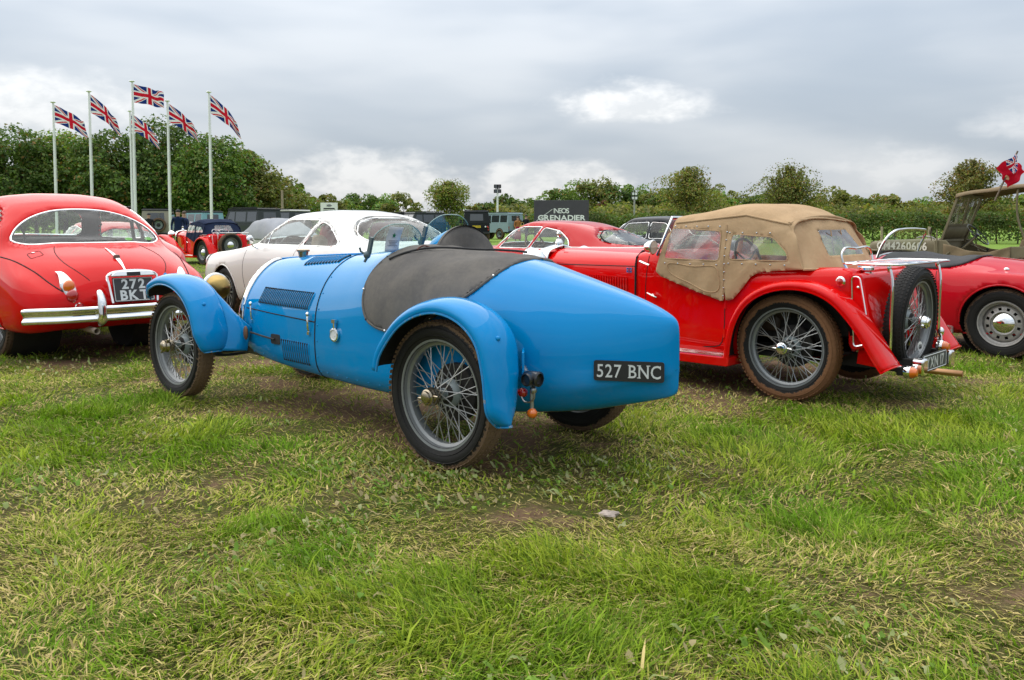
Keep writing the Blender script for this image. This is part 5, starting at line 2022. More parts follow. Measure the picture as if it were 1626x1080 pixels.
# ------------------------------------------------------------------ dark saloon further back
def dark_saloon():
    car = place('dark_saloon', (3.76, 17.66), .80, 'black four-door saloon with chrome window frames behind the red fastback', 'car')
    P = paint('near_black', (.016, .018, .022, 1), .35, .7, .05)
    lo = [(0, .25), (.5, .25), (.75, .27)]
    st = [(-1.1, [(0, .45), (.2, .45), (.45, .46), (.55, .5), (.54, .58), (.5, .63), (.44, .66), (.35, .67), (.24, .68), (.12, .685), (0, .685)]),
          (-.95, [(0, .32), (.4, .32), (.68, .34), (.76, .5), (.75, .68), (.70, .76), (.62, .80), (.5, .815), (.34, .825), (.17, .83), (0, .83)]),
          (-.4, lo + [(.82, .5), (.81, .74), (.77, .83), (.70, .87), (.56, .90), (.38, .915), (.2, .92), (0, .925)]),
          (-.2, lo + [(.82, .5), (.81, .76), (.775, .84), (.72, .885), (.60, .95), (.42, 1.0), (.2, 1.02), (0, 1.025)]),
          (.1, lo + [(.82, .5), (.81, .77), (.78, .845), (.735, .89), (.66, 1.08), (.5, 1.24), (.25, 1.28), (0, 1.285)]),
          (.6, lo + [(.82, .5), (.81, .77), (.78, .845), (.74, .89), (.67, 1.14), (.53, 1.315), (.27, 1.36), (0, 1.366)]),
          (1.2, lo + [(.82, .5), (.81, .77), (.78, .845), (.74, .89), (.67, 1.13), (.53, 1.30), (.27, 1.345), (0, 1.35)]),
          (1.5, lo + [(.82, .5), (.81, .77), (.775, .84), (.73, .885), (.66, 1.04), (.5, 1.17), (.25, 1.215), (0, 1.22)]),
          (1.85, lo + [(.81, .5), (.80, .76), (.76, .83), (.70, .87), (.6, .90), (.42, .915), (.2, .925), (0, .93)]),
          (2.6, lo + [(.80, .48), (.79, .72), (.73, .80), (.65, .82), (.5, .83), (.33, .84), (.16, .85), (0, .85)]),
          (3.2, [(0, .35), (.3, .35), (.58, .37), (.66, .48), (.64, .6), (.58, .66), (.5, .68), (.4, .685), (.26, .69), (.13, .69), (0, .69)])]
    fd = rounded([(1.52, .91), (1.26, 1.215), (.74, 1.24), (.74, .91)], .04, 5)
    rd = rounded([(.68, .91), (.68, 1.24), (.34, 1.22), (.16, 1.06), (.14, .91)], .05, 5)
    rw = rounded([(-.5, .97), (-.42, 1.18), (.42, 1.18), (.5, .97)], .08, 6)
    ws = rounded([(-.62, .94), (-.5, 1.21), (.5, 1.21), (.62, .94)], .08, 6)
    closed_body(car, st, P, [('rear_window', rw, [1, 2], lambda v: (v[:, 0] < .4) & (v[:, 2] > .9), .010, CHROME), ('side_window', fd, [0, 2], lambda v: v[:, 2] > .88, .008, CHROME),
                             ('side_window', rd, [0, 2], lambda v: v[:, 2] > .88, .008, CHROME), ('windscreen', ws, [1, 2], lambda v: v[:, 0] > 1.0, .010, CHROME)], [(0, .33, .35), (2.6, .33, .35)], 110, 56)
    for sd_ in (1, -1):
        for x in (0, 2.6):
            disc_wheel(car, (x, .68 * sd_, .33), sd_, .33, .205, .165, RUB_C, SILVERP, 'plain', key='far', blocks=0)
    for y in (.36, -.36):
        seat(car, (.85, y, .42), .56, DARKIN, .55, -.22)
    steering_wheel(car, (1.2, -.36, .88), .2, .4)
    return car


dark_saloon()
# ================================================================== the pink-red roadster at the right edge
def roadster():
    car = place('roadster', (4.99, 8.46), .80, 'weathered red roadster with black cockpit cover and chrome-framed windscreen', 'car')
    P = paint('faded_red', (.50, .006, .015, 1), .36, .9, .12)
    lo = [(0, .2), (.45, .2), (.62, .21)]
    st = [(-.98, [(0, .42), (.15, .42), (.28, .43), (.34, .47), (.33, .52), (.3, .55), (.25, .565), (.18, .57), (.09, .575), (0, .575)]),
          (-.85, [(0, .32), (.3, .32), (.46, .34), (.56, .46), (.54, .58), (.49, .645), (.42, .66), (.32, .67), (.16, .69), (0, .695)]),
          (-.45, [(0, .24), (.4, .24), (.6, .26), (.70, .48), (.69, .64), (.635, .745), (.55, .76), (.42, .775), (.2, .815), (0, .825)]),
          (0, lo + [(.735, .50), (.725, .66), (.665, .775), (.57, .80), (.44, .835), (.2, .885), (0, .895)]),
          (.35, lo + [(.72, .48), (.71, .66), (.66, .765), (.585, .81), (.45, .86), (.2, .915), (0, .925)]),
          (.6, lo + [(.685, .45), (.685, .64), (.665, .73), (.61, .79), (.47, .855), (.2, .905), (0, .915)]),
          (1.0, lo + [(.67, .45), (.67, .66), (.655, .745), (.60, .80), (.46, .86), (.2, .905), (0, .915)]),
          (1.3, lo + [(.675, .45), (.675, .68), (.655, .76), (.60, .81), (.46, .865), (.2, .91), (0, .92)]),
          (1.7, lo + [(.70, .45), (.70, .68), (.67, .765), (.60, .79), (.45, .82), (.2, .875), (0, .885)]),
          (2.39, lo + [(.735, .48), (.725, .68), (.675, .79), (.58, .80), (.44, .765), (.2, .80), (0, .81)]),
          (2.9, [(0, .25), (.4, .25), (.58, .27), (.68, .45), (.67, .60), (.62, .69), (.54, .70), (.4, .66), (.2, .68), (0, .685)]),
          (3.15, [(0, .35), (.2, .35), (.36, .36), (.42, .44), (.41, .5), (.37, .53), (.32, .54), (.24, .54), (.12, .55), (0, .55)])]
    S = Shell(loft(st, 140, 64, 2))
    cov = spl([(1.22, .0), (1.20, .40), (1.14, .56), (.95, .575), (.60, .565), (.44, .50), (.36, .32), (.33, 0), (.36, -.32), (.44, -.50), (.60, -.565), (.95, -.575), (1.14, -.56), (1.20, -.40)], 120, True)
    V, F = S.cut(cov, [0, 1], lambda v: v[:, 2] > .6, .55)
    for cx in (0, 2.39):
        pg = np.array([(cx + .365 * math.cos(a), .32 + .365 * math.sin(a)) for a in np.linspace(0, 2 * PI, 60, endpoint=False)])
        for sd_ in (1, -1):
            S.cut(pg, [0, 2], (lambda k: (lambda v: v[:, 1] * k > .42))(sd_), .6)
            trim(car, S, pg[(pg[:, 1] > .2)], (0, 2), sd_, .008, P, 'arch_lip', 6, False)
            mb = MB()
            mb.lathe([(.375, .62), (.375, .32), (0, .32)], 36, 'y')
            mb.build('wheel_well', CHASSIS, car, M=Matrix.Translation((cx, 0, .32)) @ Matrix.Diagonal((1, sd_, 1, 1)))
            disc_wheel(car, (cx, .61 * sd_, .325), sd_, .325, .208, .155, RUB_C, plain('worn_silver', (.40, .385, .36, 1), .42, .25, 30, .5, .1), 'holes', key='holes', blocks=70, capr=.098)
    body = S.obj('body', P, car, solid=.008, inner=DARKIN)
    N = vnorm(V, F)
    if N[:, 2].mean() < 0:
        N = -N
    d = np.abs(V[:, 1]) / .57
    Vc = V + N * .010
    Vc[:, 2] += .035 * np.exp(-((V[:, 0] - 1.0) / .25)**2) * (1 - d**2) + .006 * np.sin(V[:, 0] * 16 + V[:, 1] * 11) - .014 * np.exp(-((V[:, 0] - .62) / .1)**2) * (1 - d**2)
    VIN = cloth('black_tonneau', (.045, .044, .046, 1), (.075, .072, .07, 1), 4, 380, .7, .5, .22)
    c = put('tonneau_cover', mesh_from(Vc, F, True, 70), VIN, car)
    mods(c, solid=.012)
    q = S.curve(cov, (0, 1), 1)
    mb = MB()
    mb.tube(q + np.array((0, 0, .008)), .009, 6, True)
    mb.build('cover_hem', VIN, c)
    # door joint, sill, rust
    for sd_ in (1, -1):
        trim(body, S, spl([(.60, .79), (.585, .70), (.57, .55), (.58, .40), (.63, .33), (.8, .31), (1.3, .31)], 40), (0, 2), sd_, .0035, GAP, 'door_joint', 5, False)
        mb = MB()
        mb.prism(rounded([(.42, .19), (1.9, .19), (1.9, .275), (.42, .275)], .02), .03, Matrix(((1, 0, 0, 0), (0, 0, sd_, .655 * sd_), (0, 1, 0, 0), (0, 0, 0, 1))))

        def rust(t, out):
            oc = ocoord(t)
            n = t.noise(oc, 14, 6, .7)
            f = t.ramp(n, .46, .56)
            principled(t, out, base=t.mix(f, (.40, .02, .03, 1), t.mix(t.noise(oc, 40, 3), (.42, .38, .36, 1), (.16, .07, .04, 1))), rough=.6, normal=bump(t, f, .5, .004))
        mb.build('sill', mat('flaking_sill', rust), car, bevel=.004)
    mb = MB()
    mb.box((.9, 0, .22), (2.6, 1.1, .05))
    for x in (0, 2.39):
        mb.tube([(x, .55, .32), (x, -.55, .32)], .04, 10)
    mb.build('chassis', CHASSIS, car)
    # windscreen
    fr = spl([(1.20, .56, .90), (1.16, .55, 1.02), (1.10, .52, 1.13), (1.07, .45, 1.172), (1.065, .25, 1.19), (1.065, 0, 1.195), (1.065, -.25, 1.19), (1.07, -.45, 1.172), (1.10, -.52, 1.13), (1.16, -.55, 1.02), (1.20, -.56, .90)], 50)
    mb = MB()
    mb.tube(fr, .014, 8)
    bot = spl([(1.20, .56, .90), (1.24, .3, .925), (1.25, 0, .935), (1.24, -.3, .925), (1.20, -.56, .90)], 50)
    mb.tube(bot, .012, 8)
    w_ = mb.build('windscreen_frame', CHROME, car)
    mb = MB()
    rows = [fr * (1 - k) + bot * k for k in np.linspace(0, 1, 6)]
    mb.grid(np.array(rows))
    put('windscreen_glass', mb.mesh(), GLASS, w_)
    for sd_ in (1, -1):
        mb = MB()
        mb.ell((.0, 0, 0), (.025, .025, .02))
        h = S.hit((.02, .5 * sd_, 3), (0, 0, -1))
        mb.build('deck_fastener', CHROME, car, M=h)
    mb = MB()
    mb.tube(spl([(-.28, -.18, .86), (-.5, -.18, .90), (-.75, -.18, .84), (-.90, -.18, .70)], 16), .009, 8)
    mb.tube(spl([(-.28, .18, .86), (-.5, .18, .90), (-.75, .18, .84), (-.90, .18, .70)], 16), .009, 8)
    mb.build('deck_rack', CHROME, car)
    return car


roadster()

# ================================================================== olive military field car
OLIVE = plain('olive_drab', (.19, .16, .09, 1), .7, 0, 6, .35, .15)
OLCAN = cloth('olive_canvas', (.25, .19, .115, 1), (.17, .125, .075, 1), 4, 360, .95, .6, .25)


def field_car():
    O, yaw = (8.31, 13.83), .80
    car = place('military_field_car', O, yaw, 'olive drab open military field car with canvas roof and white bonnet number', 'car')
    tubm = MB()
    # body tub with cut-down door openings, walls with thickness
    side = [(-.62, .46), (1.30, .46), (1.30, .98), (1.12, .99), (1.04, .90), (.92, .72), (.80, .66), (.50, .66), (.38, .70), (.28, .82), (.18, .90), (-.62, .92)]
    for sd_ in (1, -1):
        tubm.prism(side, .04, Matrix(((1, 0, 0, 0), (0, 0, sd_, .60 * sd_), (0, 1, 0, 0), (0, 0, 0, 1))))
    tubm.box((.34, 0, .48), (1.92, 1.2, .04))
    tubm.box((-.60, 0, .70), (.04, 1.2, .46))
    tubm.box((1.27, 0, .76), (.05, 1.22, .46))
    tub = tubm.build('body_tub', OLIVE, car, bevel=.012)
    # bonnet: flat-topped, slightly tapering
    def sb(w, zb, zt):
        return [(0, zb), (w * .6, zb), (w, zb), (w, zb + .1), (w, zt - .16), (w, zt - .07), (w * .97, zt - .025), (w * .88, zt - .004), (w * .5, zt + .012), (0, zt + .018)]
    SBo = Shell(loft([(1.29, sb(.53, .62, .995)), (1.8, sb(.49, .62, .975)), (2.40, sb(.43, .60, .94)), (2.44, sb(.42, .62, .92))], 40, 34, 0))
    bon = SBo.obj('bonnet', OLIVE, car)
    stencil = plain('stencil_white', (.78, .74, .62, 1), .8, 0, 25, .2, 0)
    p0, p1 = SBo.hit((1.45, 3, .89), (0, -1, 0)), SBo.hit((2.3, 3, .89), (0, -1, 0))
    ax = Vector(p0 - p1).normalized()
    cc = Vector((p0 + p1) / 2) + Vector((0, .006, -.01))
    text(bon, 'GM4260606', .185, frame(cc, ax, (0, 0, 1)), stencil, 'stencilled_character', .0015, .88, .005, width=.86)
    gr = MB()
    for i in range(10):
        gr.box((2.445, -.30 + i * .066, .76), (.02, .022, .30))
    gr.box((2.43, 0, .76), (.015, .76, .38))
    gr.build('grille', OLIVE, car)
    for sd_ in (1, -1):
        mb = MB()
        mb.lathe([(0, .02), (.06, .018), (.085, 0), (.085, -.05), (.05, -.1)], 20, 'x')
        mb.build('headlamp', OLIVE, car, M=(2.44, .36 * sd_, .78))
        mb = MB()
        g_ = np.array([[(x, y * sd_, z) for y in (.42, .72)] for x, z in spl([(1.32, .60), (1.48, .78), (1.7, .815), (2.2, .80), (2.5, .78), (2.56, .70)], 16)])
        mb.grid(g_)
        f = mb.build('front_wing', OLIVE, car)
        mods(f, solid=.02, off=0)
        mb = MB()
        mb.lathe([(0, .012), (.055, .01), (.06, 0), (.05, -.012)], 20, 'x')
        mb.tube([(0, 0, -.05), (.0, -.05 * sd_, -.16)], .008, 6)
        mb.build('wing_mirror', OLIVE, car, M=(1.35, .66 * sd_, 1.14))
        for x in (0, 2.03):
            disc_wheel(car, (x, .62 * sd_, .37), sd_, .37, .215, .16, RUB_C, OLIVE, 'plain', key='field', blocks=40, capm=OLIVE)
    # bonnet latch bar, handrail
    mb = MB()
    mb.tube(spl([(1.33, .50, 1.0), (1.37, .52, 1.03), (1.5, .52, 1.045), (1.62, .50, 1.02)], 10), .014, 6)
    mb.build('bonnet_catch', plain('pale_canvas_strap', (.42, .40, .36, 1), .7), car)
    mb = MB()
    mb.tube(spl([(1.05, .655, .80), (1.15, .67, .72), (1.30, .66, .70), (1.42, .66, .74)], 12), .014, 6)
    mb.tube(spl([(1.26, .64, 1.16), (1.25, .66, 1.0), (1.24, .66, .70)], 6), .012, 6)
    mb.build('grab_rail', OLIVE, car)
    # windscreen, raked
    b, tp = 1.22, .96
    mb = MB()
    for sd_ in (1, -1):
        mb.bar((b, .60 * sd_, .92), (tp, .60 * sd_, 1.71), .04, .035)
        mb.bar((b, .58 * sd_, .95), (b - .4, .50 * sd_, .78), .02, .02)
    mb.bar((tp, -.62, 1.71), (tp, .62, 1.71), .05, .04)
    mb.bar((b - .105, -.6, 1.24), (b - .105, .6, 1.24), .03, .035)
    mb.bar((b, -.6, .98), (b, .6, .98), .03, .04)
    mb.bar((b - .15, 0, 1.24), (tp, 0, 1.71), .03, .03)
    wf = mb.build('windscreen_frame', OLIVE, car, bevel=.004)
    for sd_ in (1, -1):
        mb = MB()
        mb.add([(b - .106, .02 * sd_, 1.255), (b - .106, .585 * sd_, 1.255), (tp + .004, .585 * sd_, 1.695), (tp + .004, .02 * sd_, 1.695)], [(0, 1, 2, 3)])
        o = mb.build('windscreen_pane', glass('dusty_glass', (.82, .84, .78, 1), .16), wf)
        mods(o, solid=.004)
        mb = MB()
        mb.tube([(1.0, .30 * sd_, 1.62), (1.10, .20 * sd_, 1.30)], .006, 5)
        mb.build('wiper', BLACKM, wf)
    mb = MB()
    mb.grid(np.array([[(b - .004 - .105 * k, y, .99 + .24 * k) for y in np.linspace(-.58, .58, 8)] for k in (0, .5, 1)]))
    o = mb.build('windscreen_panel', OLIVE, wf)
    mods(o, solid=.01)
    steering_wheel(car, (.74, .30, 1.08), .215, .75, BLACKP)
    mb = MB()
    mb.tube([(.76, .30, 1.05), (1.2, .30, .62)], .022, 8)
    mb.build('steering_column', OLIVE, car)
    mb = MB()
    mb.tube([(.75, .05, .5), (.66, .05, .82)], .008, 6)
    mb.ell((.66, .05, .84), (.02, .02, .025))
    mb.build('gear_lever', BLACKM, car)
    for y in (.30, -.30):
        seat(car, (.30, y, .52), .46, OLCAN, .42, -.2, .42)
    # canvas roof on hoops
    rows = []
    for x, z in spl([(.99, 1.735), (.80, 1.775), (.3, 1.84), (-.2, 1.875), (-.65, 1.86)], 24):
        v = np.linspace(-1, 1, 26)
        rows.append([(x, .645 * k, z - .015 * abs(k)**3 - .05 * max(0, (abs(k) - .93)) / .07 * 1.0 + .006 * math.sin(x * 9 + k * 7)) for k in v])
    mb = MB()
    mb.grid(np.array(rows))
    rf = mb.build('canvas_roof', OLCAN, car, angle=70)
    mods(rf, solid=.014)
    for x, z in ((.1, 1.835), (-.6, 1.835)):
        mb = MB()
        mb.tube(spl([(x - .15 if x > 0 else x, .60, .9), (x, .615, 1.4), (x, .60, z - .03), (x, .5, z), (x, -.5, z), (x, -.60, z - .03), (x, -.615, 1.4), (x - .15 if x > 0 else x, -.60, .9)], 40), .016, 8)
        mb.build('roof_hoop', OLIVE, car)
    # canvas door flaps
    for sd_ in (1, -1):
        u, v = np.linspace(0, 1, 24)[:, None], np.linspace(0, 1, 12)[None]
        x = 1.15 - .98 * u + 0 * v
        zt = np.interp(x, [.17, .3, .5, .8, 1.0, 1.15], [.90, .86, .80, .83, .90, .93])
        g_ = np.stack([x, (.655 + .012 * np.sin(u * 17 + v * 5)) * sd_ + 0 * x, zt - v * (zt - .60) * (.85 + .15 * np.sin(u * 3))], -1)
        mb = MB()
        mb.grid(g_)
        o = mb.build('canvas_flap', OLCAN, car, angle=80)
        mods(o, solid=.008, off=0)
    mb = MB()
    for sd_ in (1, -1):
        mb.bar((2.55, .32 * sd_, .47), (-.65, .36 * sd_, .47), .06, .1)
    mb.bar((2.6, -.6, .50), (2.6, .6, .50), .05, .12)
    for x in (0, 2.03):
        mb.tube([(x, .58, .37), (x, -.58, .37)], .045, 8)
    mb.build('chassis', OLIVE, car)
    return O, yaw


JO, JY = field_car()


# ------------------------------------------------------------------ flags
def union(x, y):
    """union flag print; x 0..2, y 0..1 -> rgb"""
    W_, Rr, Bb = (.72, .72, .72), (.52, .012, .03), (.012, .03, .17)
    cx, cy = x - 1.0, y - .5
    if abs(cx) < .1 or abs(cy) < .1:
        return Rr
    if abs(cx) < .1667 or abs(cy) < .1667:
        return W_
    s = 1 if cx * cy > 0 else -1
    d = (cy - s * cx / 2) * (2 / math.sqrt(5))
    if abs(d) < .1:
        k = d if cx > 0 else -d
        # counterchanged saltire
        k = k * (1 if s > 0 else -1) * (1 if cx > 0 else 1)
        up = (d > 0)
        red = (-.0667 < d < 0) if (cx < 0) == (s > 0) else (0 < d < .0667)
        return Rr if red else W_
    return Bb


def ensign(x, y):
    if x < 1.0 and y > .5:
        return union(x * 2, (y - .5) * 2)
    if (x - 1.45)**2 + (y - .42)**2 < .018:
        return (.60, .42, .25)
    return (.50, .008, .025)


FLAGM = vcol('flag_cloth', .85, .25, .1, ttint=(1, 1, 1, 1))


def flag_mesh(L, H, droop, wave, ph, fn, n=80, m=40, curl=.25):
    """cloth hanging from its hoist in a light wind, x away from the pole"""
    s, t = np.linspace(0, 1, n + 1)[:, None], np.linspace(0, 1, m + 1)[None]
    ang = -droop * (.62 + .5 * s)
    ds = L / n
    x = np.cumsum(np.cos(ang) * ds, 0) - np.cos(ang[0]) * ds
    z = np.cumsum(np.sin(ang) * ds, 0) - np.sin(ang[0]) * ds
    yy = wave * s * np.sin(s * 9 + ph + t * 1.1) + .4 * wave * s * np.sin(s * 21 + t * 4 + ph)
    X = x + 0 * t + (1 - t) * H * curl * s * np.sin(droop)
    Y = yy
    Z = z + (t - 1) * H * (1 - .12 * s) + .05 * H * s * np.sin(s * 13 + ph)
    G = np.stack([X, Y + 0 * X, Z], -1)
    mb = MB()
    mb.grid(G)
    me = mb.mesh(True, 0)
    cols = np.array([[fn((i + .5) / n * 2, (j + .5) / m) for j in range(m)] for i in range(n)]).reshape(-1, 3)
    at_ = me.color_attributes.new('Col', 'FLOAT_COLOR', 'CORNER')
    c4 = np.ones((len(cols), 4, 4), np.float32)
    c4[..., :3] = cols[:, None, :]
    at_.data.foreach_set('color', c4.ravel())
    return me


POLEM = plain('white_pole', (.80, .80, .78, 1), .35, .1, 3, .15, 0)
i_ = 0
for (px, pt, Y, droop, rz, L, hh, lab, pl, ph, wv) in (
        (84, 163, 43, .62, .15, 1.85, .95, 'union flag flying from the last pole of the row, furthest from the navy-topped tourer', 'slender white flagpole furthest along the row from the navy-topped tourer', .3, .10),
        (141, 146, 43, .95, .45, 1.95, 1.0, 'union flag folded steeply on the second pole from the row end', 'white flagpole second from the end of the row, flag folded on it', 1.3, .16),
        (209.5, 130, 43, .32, .0, 1.75, .98, 'union flag spread widest on the tallest flagpole', 'tallest white flagpole in the row, its flag spread wide', 2.1, .10),
        (206, 177, 50, .85, .2, 2.1, 1.05, 'union flag on the far pole directly behind the tallest one', 'white flagpole standing directly behind the tallest one', .9, .12),
        (265.5, 161, 43, .85, .35, 1.85, .98, 'union flag dipping towards the trees between the tallest pole and the steep one', 'white flagpole next to the tallest one, on the tourer side', 2.9, .15),
        (331.5, 147, 43, .95, .2, 2.1, 1.0, 'union flag hanging steeply from the pole above the navy-topped tourer', 'white flagpole rising behind the navy-topped tourer', .1, .14)):
    T = at(px, pt, Y)
    g0 = float(gz(T[0], Y))
    r = empty('flagpole', (T[0], T[1], g0), 0, pl, 'flagpole', 'white flagpoles in the row before the trees')
    mb = MB()
    h = T[2] - g0
    mb.tube([(0, 0, -.3), (0, 0, h * .4), (0, 0, h)], [.065, .058, .042], 12)
    mb.build('pole', POLEM, r)
    mb = MB()
    mb.lathe([(0, .07), (.11, .06), (.13, .03), (.11, .0), (.05, -.02)], 16, 'z')
    mb.build('pole_cap', POLEM, r, M=(0, 0, h))
    mb = MB()
    mb.tube([(.07, 0, 1.0), (.09, 0, h * .5), (.06, 0, h - .05)], .008, 4)
    mb.build('halyard', POLEM, r)
    f = put('union_flag', flag_mesh(L * .88, hh * .9, droop, wv * 1.3, ph, union), FLAGM, None, Matrix.Translation((T[0] + .07, T[1], T[2] - .12)) @ Matrix.Rotation(rz, 4, 'Z'))
    tag(f, lab, 'flag', 'union flags on the row of poles')

# red ensign on a staff at the back of the field car
A, B = at(1616, 240, 13.2), at(1586, 305, 13.2)
stf = MB()
stf.tube([B + (B - A) * .22, B, A], .013, 8)
so = stf.build('flag_staff', plain('staff_brown', (.14, .10, .06, 1), .6), None)
tag(so, 'slanted wooden flag staff fixed to the olive field car', 'staff')
P10, P11, P00, P01 = at(1613, 244, 13.15), at(1628, 273, 13.35), at(1580, 266, 13.0), at(1603, 299, 13.2)
me = flag_mesh(1, 1, .1, 0, 0, ensign, 60, 40)
s_, t_ = np.linspace(0, 1, 61)[:, None, None], np.linspace(0, 1, 41)[None, :, None]
G = P10 * (1 - s_) * t_ + P11 * (1 - s_) * (1 - t_) + P00 * s_ * t_ + P01 * s_ * (1 - t_)
G = G + np.array((.02, 1.0, .12)) * (.045 * np.sin(s_ * 8 + t_ * 3) + .030 * np.sin(t_ * 13 - s_ * 4)) + np.array((0, 0, -.05)) * np.sin(s_ * PI) * np.sin(t_ * PI)
me.vertices.foreach_set('co', G.astype(np.float32).ravel())
me.update()
fo = put('red_ensign', me, FLAGM, None)
tag(fo, 'red ensign draped from the slanted staff over the canvas roof', 'flag')
# ================================================================== far cars
NAVY = cloth('navy_canvas', (.012, .020, .048, 1), (.02, .03, .06, 1), 4, 300, .9, .5, .2)
open_tourer((-8.29, 24.84), .80, 'red vintage tourer with navy canvas hood and disc spare wheel near the flagpoles', NAVY, REDP, wires=False, near=False)


def covered_car(O, yaw):
    car = place('covered_car', O, yaw, 'white car under a pale grey cover parked beside the navy-topped tourer', 'car')
    lo = [(0, .25), (.5, .25), (.74, .27)]
    st = [(-1.0, [(0, .40), (.3, .40), (.5, .42), (.58, .5), (.56, .6), (.5, .66), (.4, .69), (.2, .70), (0, .70)]),
          (-.6, lo + [(.80, .5), (.79, .74), (.72, .83), (.58, .88), (.3, .92), (0, .93)]),
          (-.1, lo + [(.81, .5), (.80, .80), (.74, .95), (.62, 1.10), (.32, 1.19), (0, 1.21)]),
          (.5, lo + [(.81, .5), (.80, .82), (.74, 1.02), (.60, 1.24), (.32, 1.32), (0, 1.33)]),
          (1.1, lo + [(.81, .5), (.80, .82), (.74, .98), (.60, 1.19), (.32, 1.27), (0, 1.28)]),
          (1.6, lo + [(.80, .5), (.79, .78), (.72, .86), (.58, .91), (.3, .94), (0, .95)]),
          (2.5, lo + [(.79, .48), (.78, .68), (.70, .76), (.55, .79), (.3, .81), (0, .82)]),
          (3.1, [(0, .34), (.3, .34), (.5, .36), (.58, .46), (.56, .56), (.5, .6), (.4, .62), (.2, .63), (0, .63)])]
    S = Shell(loft(st, 80, 50, 1))
    pg = np.array([(-.85, 2), (-.85, .72), (-.5, .66), (.2, .62), (1.2, .64), (1.75, .74), (1.8, 2)])
    V, F = S.cut(pg, [0, 2], lambda v: v[:, 0] > -5, .5)
    for cx in (0, 2.4):
        c = np.array([(cx + .35 * math.cos(a), .32 + .35 * math.sin(a)) for a in np.linspace(0, 2 * PI, 40, endpoint=False)])
        for sd_ in (1, -1):
            S.cut(c, [0, 2], (lambda k: (lambda v: v[:, 1] * k > .42))(sd_), .6)
            disc_wheel(car, (cx, .67 * sd_, .32), sd_, .32, .205, .165, RUB_C, SILVERP, 'plain', key='far', blocks=0)
    S.obj('body', paint('far_white', (.62, .62, .60, 1), .35, .8, .05), car, solid=.01, inner=DARKIN)
    N = vnorm(V, F)
    if N[:, 2].mean() < 0:
        N = -N
    c = put('cover', mesh_from(V + N * (.015 + .008 * np.sin(V[:, :1] * 14 + V[:, 1:2] * 9)), F, True, 70), cloth('grey_cover', (.34, .35, .37, 1), (.26, .27, .29, 1), 3, 200, .9, .5, .3), car)
    mods(c, solid=.01)
    plate(car, frame((-1.0, .30, .62), (0, -1, 0), (.1, 0, 1)), .34, .22, ['485', 'WY'], size=.12, bold=.004, gap=.10, rnd=.006)
    return car


covered_car((-7.5, 29.0), .80)


# ------------------------------------------------------------------ square off-roaders in the far car park
DGLASS = plain('dark_window', (.03, .035, .04, 1), .08, 0, 5, .2, 0, coat=1, spec=.8)


